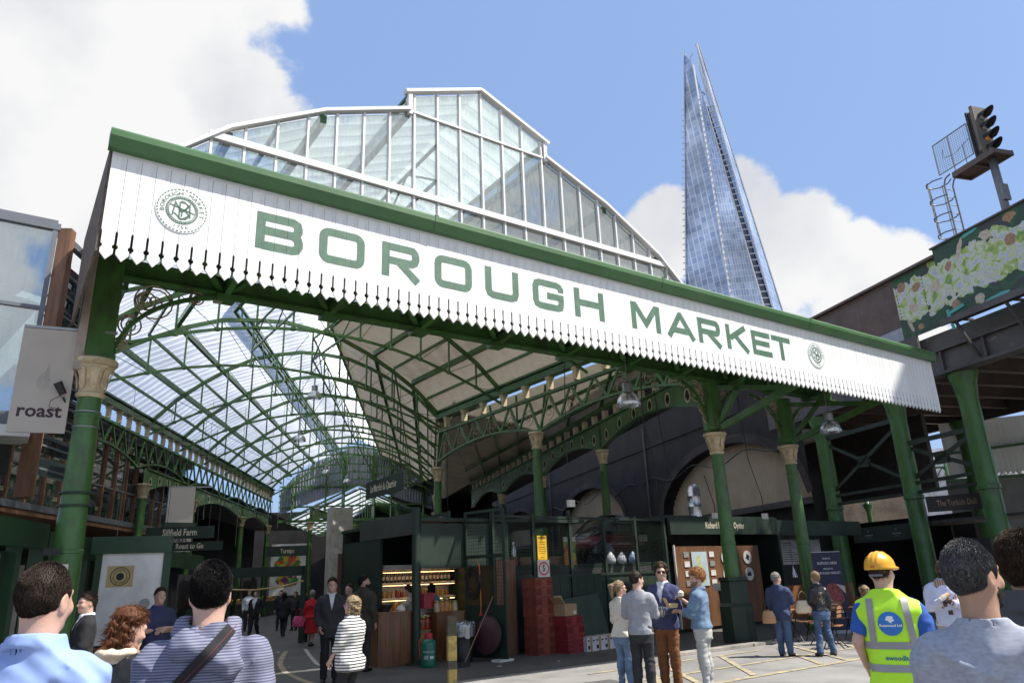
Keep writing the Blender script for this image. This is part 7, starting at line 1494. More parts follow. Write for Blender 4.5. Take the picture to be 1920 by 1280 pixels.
    # --- hair
    if hair:
        ht = hair.get('type', 'short'); amp = hair.get('amp', .006); thk = hair.get('t', .010); hl = hair.get('line', 1.648); rs = random.Random(lab+'h')
        curls = []
        if ht == 'curly':
            for k in range(hair.get('n', 90)):
                a = rs.uniform(0, 2*PI); zz = rs.uniform(-.35, 1); r = math.sqrt(max(0, 1-zz*zz)); p = (.098*r*math.cos(a), -.014+.115*r*math.sin(a), 1.675+.118*zz)
                if p[1] > .045 and p[2] < 1.715: continue
                curls.append((p, rs.uniform(.016, .030)))
        def hf(X, Y, Z):
            x, y_, z = hd(X, Y, Z); d = ell(x, y_, z, (0, -.010, 1.672), (.078+thk, .098+thk, .098+thk*1.3))
            d = smax(d, (hl+hair.get('slope', 1.0)*y_-z)/1.42, .012); d = smax(d, y_-hair.get('front', .085)-1.2*np.maximum(0, z-1.72), .01) if ht != 'fringe' else d
            if ht == 'short':
                for sg in (-1, 1): d = smax(d, -ell(x, y_, z, (sg*.092, .008, 1.632), (.026, .030, .040)), .008)
            for p, r in curls: d = smin(d, np.sqrt((x-p[0])**2+(y_-p[1])**2+(z-p[2])**2)-r, .008)
            if ht in ('bob', 'long'):
                L_ = hair.get('len', 1.50)
                for sg in (-1, 1): d = smin(d, cone(x, y_, z, (sg*.072, -.015, 1.69), (sg*.085, .0, L_), .032, .028), .03)
                d = smin(d, cone(x, y_, z, (0, -.06, 1.68), (0, -.075, L_-.01), .072, .062), .05); d = np.maximum(d, L_-z)
                d = smax(d, np.maximum(y_-.055, 0)-.0+ (np.abs(x) > 2)*0-.03*(z > 1.70), .01) if ht == 'bob' else d
            if ht == 'pony': d = smin(d, np.minimum(cone(x, y_, z, (0, -.095, 1.72), (0, -.165, 1.69), .026, .036), cone(x, y_, z, (0, -.165, 1.69), (.0, -.15, 1.50), .040, .022)), .012)
            if ht == 'bun': d = smin(d, ell(x, y_, z, (0, -.115, 1.69), (.04, .035, .04)), .015)
            return d+wr(x, y_, z, amp, hair.get('f', 90), 7)
        c = hc; v, q = surface_nets(hf, (c[0]-.23, c[1]-.26, 1.40), (c[0]+.23, c[1]+.24, c[2]+.19), .0085*res); ho = mesh_np('hair', v, q, hair['mat'], T, sc_)
        ns = hair.get('strands', 3000 if res <= 1.25 else 0)
        if ns:
            fc = v[q].mean(1); nn = np.cross(v[q[:, 2]]-v[q[:, 0]], v[q[:, 3]]-v[q[:, 1]]); nn /= np.linalg.norm(nn, axis=1)[:, None]+1e-9; g_ = np.random.RandomState(4); id_ = g_.randint(0, len(q), ns)
            up_ = fc[id_]; nr = nn[id_]; comb = np.array(hair.get('comb', (0, -.3, -1.)))+g_.normal(0, .16, (ns, 3)); comb = comb-nr*(comb*nr).sum(1)[:, None]; d = nr*hair.get('stand', .5)*.5+comb*.8; d /= np.linalg.norm(d, axis=1)[:, None]; L_ = hair.get('sl', .022)*g_.uniform(.5, 1.2, (ns, 1)); sd_ = np.cross(d, g_.normal(0, 1, (ns, 3))); sd_ /= np.linalg.norm(sd_, axis=1)[:, None]; w = .0008
            b0 = up_-nr*.002; VV = np.concatenate([b0-sd_*w, b0+sd_*w, b0+d*L_*.6+sd_*w*.6+nr*.002, b0+d*L_]); k = np.arange(ns); FF_ = np.stack([k, k+ns, k+2*ns, k+3*ns], 1); so = mesh_np('hair_strands', VV, FF_, hair['mat'], ho, sc_, False); so['kind'] = 'stuff'
        if hair.get('beard'):
            def bf(X, Y, Z): x, y_, z = hd(X, Y, Z); d = np.minimum(ell(x, y_, z, (0, .034, 1.600), (.0715, .080, .094)), ell(x, y_, z, (0, .080, 1.546), (.040, .040, .036)))+wr(x, y_, z, .003, 160, 2); d = np.maximum(d, -(ell(x, y_, z, (0, .12, 1.578), (.028, .05, .012)))); return np.maximum(d, np.maximum(z-1.598-.5*np.maximum(0, .05-y_), -.005-y_))
            v, q = surface_nets(bf, (c[0]-.13, c[1]-.14, 1.46), (c[0]+.13, c[1]+.16, 1.70), .0075*res); mesh_np('beard', v, q, hair['beard'] if hair['beard'] is not True else hair['mat'], T, sc_)
    return dict(T=T, s=sc_, hpt=hpt, sdf=sdfs, A=[tuple(lp(p) for p in a) for a in A], lp=lp)
def decal(P, f, verts, y0=-.45, dirn=1, eps=.004):
    """drop flat (x,z) points on to a garment from behind (dirn=1: marching along +y)"""
    X = np.array([v[0] for v in verts], F32); Z = np.array([v[1] for v in verts], F32); Y = np.full_like(X, y0)
    for _ in range(60): Y = Y+dirn*np.clip(f(X, Y, Z)-eps, -.02, .03)*.8
    return [(float(a)*P['s'], float(b)*P['s'], float(c)*P['s']) for a, b, c in zip(X, Y, Z)]
def head_box(P, name, x0, x1, y0, y1, z0, z1, m):
    mb = MB(); mb.add([P['hpt']((x, y, z)) for z in (z0, z1) for y in (y0, y1) for x in (x0, x1)], [(0, 2, 3, 1), (4, 5, 7, 6), (0, 1, 5, 4), (2, 6, 7, 3), (0, 4, 6, 2), (1, 3, 7, 5)]); mb.v = [tuple(q*P['s'] for q in v) for v in mb.v]; mb.build(name, m, P['T'])
def sunglasses(P, m=None):
    m = m or BLACK
    for sg in (-1, 1): head_box(P, 'lens', sg*.034-.024, sg*.034+.024, .094, .112, 1.630, 1.664, m); head_box(P, 'temple', sg*.078-.003, sg*.078+.003, -.01, .1, 1.652, 1.66, m)
    head_box(P, 'bridge', -.012, .012, .104, .112, 1.652, 1.660, m)
def world_hand(P, i): return P['T'].matrix_world @ (Vector(P['A'][i][2])*P['s'])
def bagthing(lab, M, m, hm, w=.2, h=.24, d=.1):
    t = thing('handbag', lab, 'bag', M); q = MB().lathe([(.0, 0), (.9, .02), (1., .12), (.92, .6), (.7, .95), (.62, 1.0), (.0, 1.0)], 20); q.v = [(x*w/2*1.4, y*d, z*h) for x, y, z in q.v]; q.build('body', m, t, True)
    MB().tube([(-.09, 0, h*.95), (-.07, 0, h*1.5), (0, 0, h*1.75), (.07, 0, h*1.5), (.09, 0, h*.95)], .008, 6).build('handle', hm, t, True); return t
# ------------------------------------------------------------ who stands where
BSH = mat('pale_blue_shirt', (.27, .38, .68), .75, var=.05, vs=6, bump=.012, bs=260); HOOD = stripes('striped_knit', (.21, .215, .29), (.075, .08, .13), .0115, .55); GREYS = mat('grey_marl_sweatshirt', (.33, .345, .40), .9, var=.16, vs=40, bump=.02, bs=260, stretch=(1, 1, 2)); DJ = mat('dark_grey_jacket', (.055, .058, .065), .7, var=.15, bump=.05, bs=90); HIV = mat('hi_vis_yellow', (.50, .90, .03), .6, var=.06, vs=5, bump=.04, bs=110); REFL = mat('reflective_grey', (.30, .29, .29), .5, bump=.03, bs=200); BLUT = mat('royal_blue_tshirt', (.02, .09, .36), .8, bump=.04, bs=120)
# foreground, seen from behind
P = person('man in pale blue shirt with short dark hair, seen from behind at far left', -1.84, 2.93, 12, 1.81, res=.7, wide=1.0, top=dict(name='shirt', m=BSH, t=.018, hem=.8, collar=(.082, 1.50, .026), nz=1.505, fold=.020, ff=26, seed=4, st=.02), bottom=dict(m=CHAR), hair=dict(mat=HD, type='short', t=.007, amp=.0015, f=60, strands=24000, sl=.012, stand=.3, line=1.61, slope=.75, comb=(0, -.2, -1)), head=(-12, 0))
ym = MB(); V, Q = stroke([(-.2+.02*i, 1.335-.01*math.sin(i*.3)) for i in range(21)], .003); ym.add(decal(P, P['sdf']['shirt'], V, eps=.0045), Q); ym.build('yoke_seam', mat('blue_seam', (.18, .27, .55), .8, bump=0), P['T'])
P = person('man in striped hooded top with dark shoulder strap, seen from behind at left', -1.43, 3.50, 20, 1.81, res=.7, wide=1.06, top=dict(name='hooded_top', m=HOOD, t=.022, hem=.8, nz=1.52, neck=.075, fold=.016, ff=24, seed=6, st=.022), bottom=dict(m=DENIM), hair=dict(mat=HB, type='short', t=.009, amp=.002, f=55, strands=24000, sl=.016, stand=.4, line=1.61, slope=.75, comb=(.2, -.2, -.8)), head=(-4, 0))
hf_ = lambda X, Y, Z: np.maximum(smin(smin(cone(X, Y, Z, (-.10, .03, 1.50), (-.08, -.10, 1.43), .05, .055), cone(X, Y, Z, (.10, .03, 1.50), (.08, -.10, 1.43), .05, .055), .03), cone(X, Y, Z, (-.08, -.11, 1.43), (.10, -.135, 1.36), .05, .06), .04)+wr(X, Y, Z, .012, 38, 3), -(cone(X, Y, Z, (0, -.02, 1.4), (0, .0, 1.6), .075, .078)))
v, q = surface_nets(hf_, (-.22, -.26, 1.25), (.22, .12, 1.6), .009); mesh_np('hood', smoothv(v, q), q, HOOD, P['T'], P['s'])
sm = MB(); pts = [(.10+.012*i*-1.6, 1.50-.021*i) for i in range(22)]; V, Q = stroke(pts, .05); hood_f = lambda X, Y, Z: np.minimum(P['sdf']['hooded_top'](X, Y, Z), hf_(X, Y, Z)); sm.add(decal(P, hood_f, V, eps=.013), Q); V2, Q2 = stroke([(a+.0215, b+.012) for a, b in pts], .0025); sm.add(decal(P, hood_f, V2, eps=.015), Q2, 1); sm.build('shoulder_strap', [BLKC, mat('dull_red_piping', (.18, .03, .035), .8, bump=0)], P['T'], True)
P = person('man in grey sweatshirt with greying dark hair and beard, seen from behind at right', 1.78, 3.02, -34, 1.76, res=.7, wide=.98, skn=TAN, top=dict(name='sweatshirt', m=GREYS, t=.02, hem=.8, nz=1.495, neck=.074, fold=.017, ff=22, seed=9, st=.022), bottom=dict(m=DENIM), hair=dict(mat=HGR, type='short', t=.010, amp=.0015, f=55, strands=24000, sl=.015, stand=.3, line=1.60, slope=.75, comb=(.1, -.2, -1), beard=HB), head=(-34, 2))
P = person('man in dark grey hooded jacket with brown hair at the right edge', 2.13, 3.22, -42, 1.79, res=.75, wide=1.0, top=dict(name='jacket', m=DJ, t=.03, hem=.8, nz=1.54, neck=.085, fold=.009, ff=18, collar=(.10, 1.50, .045), st=.026), bottom=dict(m=CHAR), hair=dict(mat=HMB, type='short', t=.014, amp=.003, f=60, strands=24000, sl=.022, stand=.4, line=1.60, slope=.7), head=(-14, 0))
# hi-vis workers with helmets
YHELM = mat('yellow_helmet', (.75, .36, .01), .35, var=.05, bump=0, coat=.3)
def helmet(P):
    f = lambda X, Y, Z: np.maximum(ell(X, Y, Z, (0, -.005, 1.685), (.108, .132, .115)), 1.668-Z)
    def hf(X, Y, Z):
        d = f(X, Y, Z); br = np.maximum(np.maximum((np.sqrt((X/.118)**2+((Y-.02)/.155)**2)-1)*.11, np.abs(Z-1.672+.12*np.maximum(0, Y-.06))-.008), 0*X-.5); d = smin(d, br, .01)
        for xx in (-.035, 0, .035): d = smin(d, np.maximum(np.maximum(ell(X, Y, Z, (0, -.005, 1.685), (.112, .136, .120)), np.abs(X-xx)-.006), 1.70-Z), .006)
        return d
    v, q = surface_nets(hf, (-.15, -.17, 1.63), (.15, .21, 1.84), .0075); v = np.array([P['hpt'](tuple(p)) for p in v], F32); mesh_np('helmet', v, q, YHELM, P['T'], P['s'])
    head_box(P, 'adjuster_button', -.012, .014, -.142, -.130, 1.682, 1.692, REDP); head_box(P, 'helmet_strap', -.05, .05, -.112, -.104, 1.615, 1.63, GREYM)
P = person('worker in yellow helmet and lime hi-vis vest with Rosewood logo, seen from behind', 2.83, 6.0, -26, 1.75, res=.75, arms=[((.25, -.05, 1.14), (.24, .12, .93)), ((.25, -.05, 1.14), (.22, .12, .95))], top=dict(name='tshirt', m=BLUT, t=.014, hem=.86, sleeve=.36, st=.014), bottom=dict(m=CHAR), jacket=dict(name='hi_vis_vest', m=HIV, t=.036, hem=.80, sleeve=0, neck=.075, nz=1.515, fold=.012, ff=18, fit=1.02, cut=lambda X, Y, Z: np.maximum(np.abs(X)-.228, -5)), hair=dict(mat=HMB, type='short', t=.004, amp=.002, line=1.61, slope=.7), head=(-22, 0))
helmet(P); vf = P['sdf']['hi_vis_vest']
rb = MB()
def strip(pts, w, m_i, e=.004): V, Q = stroke(pts, w); rb.add(decal(P, vf, V, eps=e), Q, m_i)
for z in (1.12, .965): strip([(-.205+.0205*i, z) for i in range(21)], .05, 0)
for sg in (-1, 1): strip([(sg*(.12+.0012*i), 1.455-.021*i) for i in range(16)], .048, 0, .0055)
rb.build('reflective_band', [REFL], P['T'], True)
lg_ = MB(); n = 40; ring = [(-.0+.085*r*math.cos(2*PI*k/n), 1.275+.085*r*math.sin(2*PI*k/n)) for r in (1, .66, .33, .02) for k in range(n)]; lg_.add(decal(P, vf, ring, eps=.004), [(a*n+k, a*n+(k+1) % n, (a+1)*n+(k+1) % n, (a+1)*n+k) for a in range(3) for k in range(n)]); lg_.build('logo_disc', mat('logo_blue', (.03, .17, .50), .6, bump=0), P['T'], True)
def vtext(s, size, x, z, m, sx=1., ext=None):
    me = text_mesh(s, size, 0, ext=ext); pts = [(v.co.x*sx+x, v.co.y+z) for v in me.vertices]; D = decal(P, vf, pts, eps=.006)
    for v, d in zip(me.vertices, D): v.co = d
    me.materials.clear(); me.materials.append(m); link('lettering', me, P['T'])
vtext('Rosewood Ltd', .026, 0, 1.262, WP, 1, .001); vtext('ewoodltd.net', .046, .05, 1.035, mat('logo_teal_ink', (.02, .12, .25), .6, bump=0), 1, .001); 
rg = random.Random(8); fl2 = MB()
for k in range(7): cx, cz = (.0+.018*math.cos(k*2.4), 1.308+.014*math.sin(k*2.4)) if k else (0, 1.31); D = decal(P, vf, [(cx+.013*math.cos(2*PI*j/10)*rg.uniform(.8, 1.2), cz+.010*math.sin(2*PI*j/10)) for j in range(10)], eps=.006+.0003*k); fl2.add(D, [tuple(range(10))])
V, Q = stroke([(0, 1.3), (-.004, 1.285), (.012, 1.278)], .004); fl2.add(decal(P, vf, V, eps=.006), Q); fl2.build('rose_print', WP, P['T'])
P = person('second worker in yellow helmet mostly hidden behind the grey sweatshirt man', 3.95, 6.5, 0, 1.68, res=1.2, top=dict(name='tshirt', m=BLUT, t=.016, hem=.86), bottom=dict(m=CHAR), hair=dict(mat=HMB, type='short', t=.004, amp=.002)); helmet(P)
P = person('woman with chestnut bob in black leather jacket and cream scarf at left', -2.52, 4.80, -12, 1.60, True, res=.85, lean=.08, top=dict(name='leather_jacket', m=LEATH, t=.026, hem=.88, fold=.010, ff=24, collar=(.085, 1.49, .03)), bottom=dict(m=BLKC), hair=dict(mat=HBR, type='bob', t=.016, amp=.006, f=70, len=1.46, strands=9000, sl=.05, stand=.15, comb=(0, .0, -1)), head=(-25, -18))
sf = lambda X, Y, Z: np.maximum(np.abs(np.sqrt(X**2+(Y+.0)**2)-.088-.02*np.sin(Z*60))-.022, np.abs(Z-1.475)-.045)+wr(X, Y, Z, .008, 50, 2)
v, q = surface_nets(sf, (-.16, -.16, 1.40), (.16, .18, 1.56), .010); mesh_np('scarf', v, q, mat('cream_scarf', (.62, .50, .38), .9, bump=.08, bs=60), P['T'], P['s'])
bagthing('black chain-strap bag held by the woman in leather jacket', frame(-2.72, 4.68, 40, .78), LEATH, STEEL, .22, .18, .07)
# left stall people
TIE = mat('blue_tie', (.02, .03, .12), .6)
P = person('man in black suit with blue tie standing by the glass food cabinet', -5.55, 9.75, 128, 1.71, res=1., arms=[((.22, .03, 1.13), (.05, .25, .98)), ((.22, .03, 1.13), (.02, .26, .97))], top=dict(name='shirt', m=SHIRT, t=.010, hem=.9, collar=(.072, 1.495, .022)), jacket=dict(name='suit_jacket', m=BLKC, t=.026, hem=.76, vopen=(.075, 1.14, 0), sleeve=.93, fold=.007), bottom=dict(m=BLKC), hair=dict(mat=HMB, type='short', t=.014, amp=.006), head=(18, -4))
tm_ = MB(); tm_.add(decal(P, P['sdf']['shirt'], [(-.012, 1.47), (.012, 1.47), (.03, 1.18), (0, 1.14), (-.03, 1.18)], .5, -1, .008), [(0, 1, 2, 3, 4)]); tm_.build('tie', TIE, P['T'])
person('man in navy polo shirt with folded arms beside the chalk menu', -5.75, 12.1, -128, 1.74, res=1.1, wide=1.08, belly=.02, arms=[((.25, .05, 1.13), (-.06, .22, 1.17)), ((.25, .05, 1.13), (-.04, .24, 1.13))], top=dict(name='polo_shirt', m=NAVYC, t=.022, hem=.86, sleeve=.36, collar=(.078, 1.49, .02), st=.026), bottom=dict(m=CHAR), hair=dict(mat=HD, type='short', t=.007, amp=.003), head=(-8, 0))
# aisle
P = person('man in dark jacket and pale shirt standing in the aisle looking at the camera', -3.62, 14.55, 196, 1.80, res=1.05, arms=[((.24, -.02, 1.13), (.2, .12, .93)), ((.24, -.02, 1.13), (.22, .12, .92))], top=dict(name='shirt', m=SHIRT, t=.012, hem=.9, collar=(.072, 1.495, .022)), jacket=dict(name='jacket', m=CHAR, t=.034, hem=.74, vopen=(.07, 1.2, 0), sleeve=.99, st=.03), bottom=dict(m=BLKC), hair=dict(mat=HD, type='short', t=.012, amp=.004), head=(-6, 0))
OLIVE = mat('olive_coat', (.045, .042, .03), .85, bump=.05, bs=100)
person('man in long olive hooded coat walking away beside the dark jacket man', -3.32, 16.0, -22, 1.84, res=1.15, top=dict(name='coat', m=OLIVE, t=.045, hem=.62, nz=1.54, neck=.08, st=.034, collar=(.09, 1.5, .05)), bottom=dict(m=CHAR), hair=dict(mat=HB, type='short', t=.014, amp=.006, beard=True), head=(-55, 0))
person('dark haired person half hidden between two men in the aisle', -4.05, 17.9, 150, 1.68, res=1.4, top=dict(name='top', m=CHAR, t=.02), bottom=dict(m=BLKC), hair=dict(mat=HD, type='short', t=.01))
STRW = stripes('black_white_stripe', (.68, .67, .64), (.02, .02, .022), .036, .6)
P = person('blonde woman in black and white striped top walking left', -2.22, 10.0, 62, 1.53, True, res=.95, wide=1.15, belly=.03, arms=[((.2, .02, 1.15), (.17, .2, .95)), ((.22, .03, 1.14), (.2, .20, .92))], legs=[((.09, .10, .50), (.09, -.12, .10)), ((.09, .12, .50), (.10, .24, .085))], top=dict(name='striped_top', m=STRW, t=.035, hem=.76, sleeve=.74, st=.03, nz=1.51), bottom=dict(m=BLKC, flare=.03), hair=dict(mat=HBL, type='bob', t=.016, amp=.006, len=1.52), head=(8, 0)); sunglasses(P, mat('clear_glasses', (.3, .2, .2), .2, bump=0))
REDC = mat('red_dress', (.55, .015, .025), .85, bump=.05, bs=100)
person('woman in red dress with grey hair walking away down the aisle', -6.2, 22.6, -10, 1.53, True, res=1.3, wide=1.15, belly=.02, arms=[((.25, .02, 1.16), (.15, .12, 1.28)), ((.24, -.02, 1.13), (.26, .04, .9))], legs=[((.08, .05, .5), (.08, -.14, .12)), ((.08, .06, .5), (.09, .14, .085))], top=dict(name='dress_top', m=REDC, t=.03, hem=.9, sleeve=.8), bottom=dict(skirt=True, mat=REDC, hem=.42, w=.24, name='dress_skirt'), hair=dict(mat=HLG, type='short', t=.022, amp=.007, line=1.60, slope=.8))
bagthing('pink patterned shopping bag carried by the woman in red', frame(-6.55, 22.5, 10, .55), mat('pink_bag', (.6, .08, .2), .6, var=.5, vs=14), REDP, .26, .3, .08)
person('man in black coat walking ahead of the woman in red', -7.0, 24.6, 0, 1.60, res=1.5, top=dict(name='coat', m=BLKC, t=.035, hem=.75), bottom=dict(m=BLKC), hair=dict(mat=HD, type='short', t=.01))
P = person('man in dark suit and open white collar walking toward the camera in the aisle', -9.55, 27.4, 172, 1.56, res=1.4, legs=[((.09, .12, .5), (.09, .2, .085)), ((.09, .02, .5), (.09, -.18, .12))], top=dict(name='shirt', m=SHIRT, t=.012, hem=.9, collar=(.072, 1.495, .02)), jacket=dict(name='suit_jacket', m=BLKC, t=.03, hem=.76, vopen=(.09, 1.05, 0)), bottom=dict(m=BLKC), hair=dict(mat=HMB, type='short', t=.006))
person('woman in black coat walking away along the aisle', -8.55, 27.5, -8, 1.47, True, res=1.5, legs=[((.08, .04, .5), (.08, -.14, .12)), ((.08, .06, .5), (.09, .14, .085))], top=dict(name='coat', m=BLKC, t=.035, hem=.66), bottom=dict(m=BLKC), hair=dict(mat=HB, type='long', t=.014, len=1.42))
person('far shopper in pale shirt behind the inner fruit stall', -11.3, 31.6, 200, 1.58, res=1.6, top=dict(name='shirt', m=SHIRT, t=.02), bottom=dict(m=CHAR), hair=dict(mat=HGR, type='short', t=.008))
person('far stall holder with black hair and dark top', -9.95, 31.5, 190, 1.52, res=1.6, top=dict(name='top', m=BLKC, t=.02), bottom=dict(m=CHAR), hair=dict(mat=HB, type='short', t=.014))
person('far woman in black near the end of the aisle', -9.2, 31.0, 170, 1.45, True, res=1.6, top=dict(name='top', m=CHAR, t=.025), bottom=dict(m=BLKC), hair=dict(mat=HD, type='long', t=.012, len=1.45))
person('far shopper in blue jacket right of the woman in red', -5.9, 27.2, 180, 1.55, res=1.6, top=dict(name='jacket', m=mat('mid_blue_cloth', (.08, .13, .28), .85, bump=.04), t=.03), bottom=dict(m=CHAR), hair=dict(mat=HLG, type='short', t=.006))
# stall keepers
BEI = mat('beige_shirt', (.48, .42, .34), .85, bump=.05, bs=120); MARN = mat('maroon_apron', (.08, .012, .02), .8, bump=.04)
P = person('dark haired stall keeper in beige shirt and maroon apron leaning over the wooden counter', -2.42, 17.2, 66, 1.60, True, res=1.1, lean=.22, arms=[((.18, .25, 1.22), (.10, .50, 1.13)), ((.18, .22, 1.24), (.06, .48, 1.12))], top=dict(name='shirt', m=BEI, t=.02, hem=.88, sleeve=.36, st=.024), bottom=dict(m=MARN), hair=dict(mat=HD, type='bun', t=.012, amp=.005), head=(0, -6))
person('woman in light blue hooded top browsing the lit shelves, seen from behind', *(MF @ Vector((8.35, 4.85, 0)))[:2], 12, 1.60, True, res=1.2, top=dict(name='hooded_top', m=mat('sky_blue_fleece', (.16, .42, .62), .9, bump=.08, bs=60), t=.04, hem=.78, st=.034), bottom=dict(m=CHAR), hair=dict(mat=HD, type='long', t=.012, len=1.36))
# the group of four in the sun
CREAMT = mat('floral_cream_top', (.70, .64, .52), .85, var=.1, bump=.05, dirt=(.30, .12, .16), ds=14, dlo=.60, dhi=.66); GREYJ = mat('grey_jersey', (.30, .305, .325), .9, var=.1, vs=14, bump=.05, bs=150); WORKN = mat('navy_work_jacket', (.042, .050, .125), .85, var=.12, vs=8, bump=.06, bs=110); DNJ = mat('denim_jacket', (.13, .205, .30), .85, var=.32, vs=7, bump=.07, bs=110)
P = person('blonde woman with ponytail, floral cream top and blue jeans in the sunny group', 1.545, 12.1, -52, 1.57, True, res=.95, arms=[((.2, .05, 1.14), (.06, .2, 1.1)), ((.21, .02, 1.13), (.1, .2, 1.05))], top=dict(name='floral_top', m=CREAMT, t=.040, hem=.86, st=.034, sleeve=.9, fold=.009), bottom=dict(m=LDENIM, flare=.0), hair=dict(mat=HBL, type='pony', t=.012, amp=.007, strands=3000, sl=.03, stand=.4), head=(-20, 0)); sunglasses(P)
person('man in grey long-sleeved top and black jeans seen from behind in the sunny group', 1.725, 11.45, -18, 1.71, res=.9, arms=[((.23, .08, 1.13), (.02, .22, 1.12)), ((.23, .08, 1.13), (.0, .24, 1.1))], top=dict(name='jersey', m=GREYJ, t=.018, hem=.86, st=.016, fold=.008), bottom=dict(m=mat('black_denim', (.022, .022, .024), .85, var=.3, vs=6, bump=.06, bs=150)), hair=dict(mat=HD, type='short', t=.011, amp=.004, strands=3000, sl=.016, line=1.615, slope=.8), head=(-40, 0))
P = person('tall man in navy work jacket and sunglasses holding a beer, rust trousers', 2.255, 12.25, 148, 1.80, res=.9, arms=[((.25, -.03, 1.12), (.22, .05, .9)), ((.24, .04, 1.13), (.06, .24, 1.08))], top=dict(name='shirt', m=SHIRT, t=.012, hem=.80, collar=(.074, 1.495, .024)), jacket=dict(name='work_jacket', m=WORKN, t=.030, hem=.82, vopen=(.075, 1.17, 0), sleeve=.96, st=.024, fold=.009), bottom=dict(m=BROWNT, t=.018), hair=dict(mat=HMB, type='curly', t=.016, amp=.006, n=50, strands=3000, sl=.025), head=(22, 0), curl=(.4, .95)); sunglasses(P)
hw_ = world_hand(P, 1); bg_ = thing('beer_glass', 'half-full pint glass of beer in the tall man\'s hand', 'glass', Matrix.Translation(hw_+Vector((-.03, -.10, -.07)))); MB().lathe([(.03, 0), (.042, .15), (.04, .15), (.029, .008)], 18, cap=False).build('glass', glass('pint_glass', (.9, .92, .9), .85), bg_, True); MB().lathe([(0, .008), (.029, .008), (.034, .07), (0, .07)], 18).build('beer', mat('beer', (.6, .28, .03), .2, bump=0, trans=.3), bg_, True)
P = person('man with curly ginger hair in denim jacket eating from a paper box', 2.70, 11.75, 62, 1.69, res=.9, arms=[((.23, .08, 1.13), (.13, .30, 1.32)), ((.23, .10, 1.12), (.04, .34, 1.16))], top=dict(name='denim_jacket', m=DNJ, t=.028, hem=.90, sleeve=.72, st=.026, collar=(.088, 1.49, .026), fold=.009), bottom=dict(m=GREYT, t=.016, flare=-.004), hair=dict(mat=HG, type='curly', t=.018, amp=.006, n=220, strands=5000, sl=.028, stand=.8, comb=(0, 0, -.2), beard=mat('stubble', (.20, .11, .06), .8)), head=(46, 0), curl=(.9, .6), skn=FAIR)
hw_ = world_hand(P, 1); fb_ = thing('takeaway_box', 'open brown paper food box in the curly haired man\'s hand', 'food box', Matrix.Translation(hw_+Vector((-.09, -.02, .05))) @ Matrix.Rotation(R(20), 4, 'Z')); MB().prism([(-.06, -.05, 0), (.06, -.05, 0), (.085, -.05, .06), (-.085, -.05, .06)], (0, .1, 0)).build('tray', KR, fb_); MB().add([(-.085, -.05, .06), (-.085, .05, .06), (-.13, .05, .15), (-.13, -.05, .15)], [(0, 1, 2, 3)]).build('lid', KR, fb_)
hw_ = world_hand(P, 0); nk_ = thing('paper_napkin', 'white napkin in the curly haired man\'s raised hand', 'napkin', Matrix.Translation(hw_+Vector((-.03, -.04, .09)))); q_ = MB().lathe([(.0, -.05), (.045, -.03), (.05, .02), (.02, .05), (0, .055)], 9); q_.build('paper', NOTE, nk_)
# couple by the cafe
BLZ = mat('navy_blazer', (.035, .05, .11), .85, var=.15, bump=.05, bs=120)
P = person('grey haired man in navy blazer and jeans gesturing to the woman beside him', 5.25, 15.75, -42, 1.57, res=1., wide=1.1, belly=.03, arms=[((.24, .10, 1.14), (.12, .32, 1.25)), ((.24, -.03, 1.12), (.22, .10, .9))], top=dict(name='blazer', m=BLZ, t=.032, hem=.74, st=.028, collar=(.082, 1.49, .025)), bottom=dict(m=DENIM, t=.02, flare=.01), hair=dict(mat=HLG, type='short', t=.016, amp=.007, line=1.62), head=(-24, 0))
bagthing('tan and black shoulder bag hanging at the blazer man\'s left side', frame(4.98, 15.7, -30, .62), mat('tan_leather', (.42, .24, .12), .5), BLKC, .2, .24, .08)
P = person('short-haired blonde woman in black patterned leather jacket and blue jeans', 5.98, 15.55, 6, 1.56, True, res=1., arms=[((.22, -.03, 1.13), (.23, .05, .9)), ((.22, .0, 1.13), (.2, .12, .98))], legs=[((.10, .02, .5), (.15, -.02, .085)), ((.11, .03, .5), (.20, -.10, .095))], top=dict(name='leather_jacket', m=LEATH, t=.022, hem=.93, st=.020, collar=(.078, 1.49, .025)), bottom=dict(m=DENIM, t=.012, flare=.022), hair=dict(mat=HBL, type='short', t=.014, amp=.006, line=1.61, slope=.7), head=(10, 0), shoes=mat('brown_shoe', (.06, .03, .02), .5))
em = MB(); rg = random.Random(12); jf = P['sdf']['leather_jacket']
for k in range(40): cx, cz = rg.gauss(0, .035), 1.20+rg.uniform(-.12, .14); V, Q = stroke([(cx+.012*math.cos(a), cz+.012*math.sin(a)) for a in [rg.uniform(0, 6)+.5*j for j in range(6)]], .004); em.add(decal(P, jf, V, eps=.003), Q)
em.build('back_embroidery', mat('beige_thread', (.35, .30, .22), .7, bump=0), P['T'])
bagthing('cream handbag carried between the couple', frame(5.68, 15.6, 0, .80), mat('cream_leather', (.62, .52, .36), .5, bump=.03), mat('tan_leather', (.42, .24, .12), .5), .26, .24, .09)
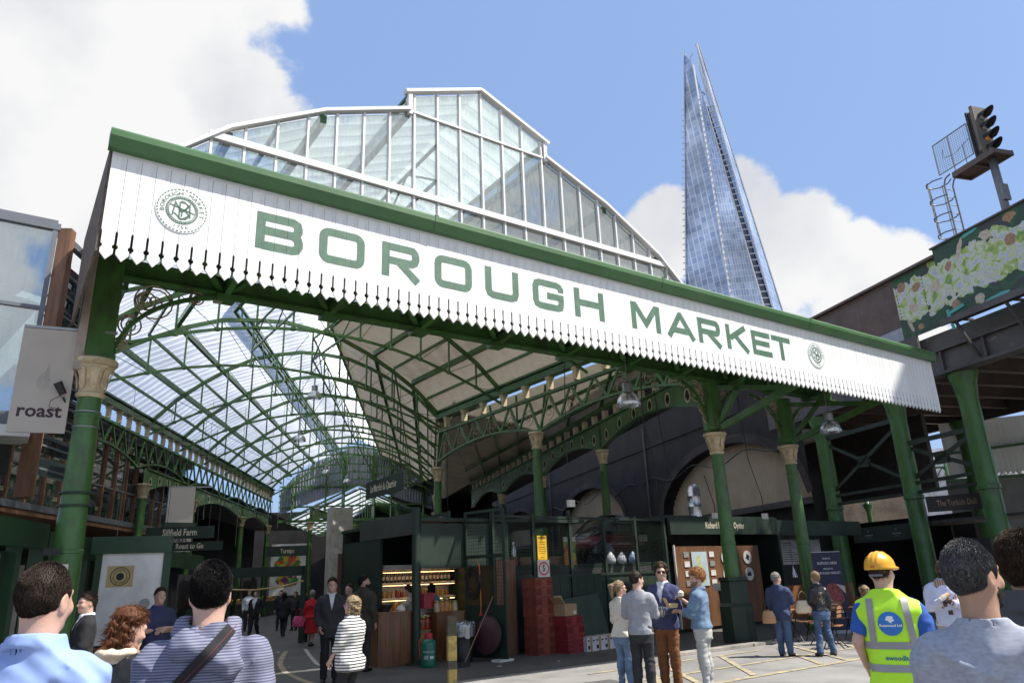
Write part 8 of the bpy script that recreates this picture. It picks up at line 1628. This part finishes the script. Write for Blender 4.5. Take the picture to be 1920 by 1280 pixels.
# seated women and the man with scarf
SEATED = MF @ Vector((15.75, -2.2, 0))
person('seated blonde woman in grey cardigan at the right cafe table, seen from behind', SEATED.x, SEATED.y, -30, 1.62, True, res=1.05, seated=True, lean=.12, arms=[((.22, .12, 1.14), (.12, .34, 1.12)), ((.22, .12, 1.14), (.1, .34, 1.12))], top=dict(name='cardigan', m=mat('pale_grey_cardigan', (.30, .32, .37), .9, bump=.06, bs=120), t=.03, hem=.86, st=.024), bottom=dict(m=DENIM), hair=dict(mat=HBL, type='bob', t=.014, len=1.50, amp=.005))
SE2 = MF @ Vector((16.9, -1.45, 0))
person('seated dark haired woman in maroon top facing the camera at the right table', SE2.x, SE2.y, 150, 1.62, True, res=1.15, seated=True, lean=.1, arms=[((.22, .12, 1.14), (.1, .32, 1.12)), ((.22, .12, 1.14), (.08, .32, 1.12))], top=dict(name='top', m=mat('maroon_knit', (.16, .015, .03), .9, bump=.05), t=.024, hem=.86), bottom=dict(m=BLKC), hair=dict(mat=HB, type='long', t=.012, len=1.42))
PLAID = stripes('plaid_scarf', (.45, .36, .26), (.22, .10, .07), .03, .5, 0)
P = person('bald bearded man in white shirt and tie with plaid scarf eating a wrap', 5.98, 10.85, 152, 1.70, res=1., wide=1.1, skn=DARKS, arms=[((.24, .06, 1.12), (.06, .27, 1.22)), ((.24, .08, 1.12), (.03, .28, 1.18))], top=dict(name='shirt', m=mat('pale_lilac_shirt', (.58, .60, .74), .8, bump=.04), t=.02, hem=.86, collar=(.078, 1.495, .022)), bottom=dict(m=mat('stone_trousers', (.40, .36, .30), .85, bump=.05)), hair=dict(mat=HB, type='short', t=-.03, beard=True), head=(10, 0), curl=(.9, .9)); sunglasses(P)
sf2 = lambda X, Y, Z: smin(np.maximum(np.abs(np.sqrt(X**2+Y**2)-.095)-.03, np.abs(Z-1.455)-.04), np.minimum(cone(X, Y, Z, (.10, .06, 1.45), (.085, .13, 1.14), .045, .04), cone(X, Y, Z, (-.10, .06, 1.45), (-.085, .13, 1.2), .045, .04)), .03)+wr(X, Y, Z, .006, 50, 4)
v, q = surface_nets(sf2, (-.2, -.18, 1.05), (.2, .22, 1.53), .013); mesh_np('scarf', v, q, PLAID, P['T'], P['s'])
tm_ = MB(); tm_.add(decal(P, P['sdf']['shirt'], [(-.012, 1.46), (.012, 1.46), (.03, 1.02), (-.03, 1.02)], .5, -1, .006), [(0, 1, 2, 3)]); tm_.build('tie', mat('brown_tie', (.07, .03, .025), .6), P['T'])
hw_ = world_hand(P, 0); wr_ = thing('food_wrap', 'wrapped sandwich in the scarf man\'s hands', 'food', Matrix.Translation(hw_+Vector((-.02, -.09, .03)))); MB().tube([(-.05, 0, 0), (.06, 0, .05)], [.032, .028], 10).build('bread', mat('bread', (.6, .42, .2), .7), wr_); MB().tube([(-.08, 0, -.02), (-.0, 0, .02)], [.03, .036], 10).build('paper', NOTE, wr_)
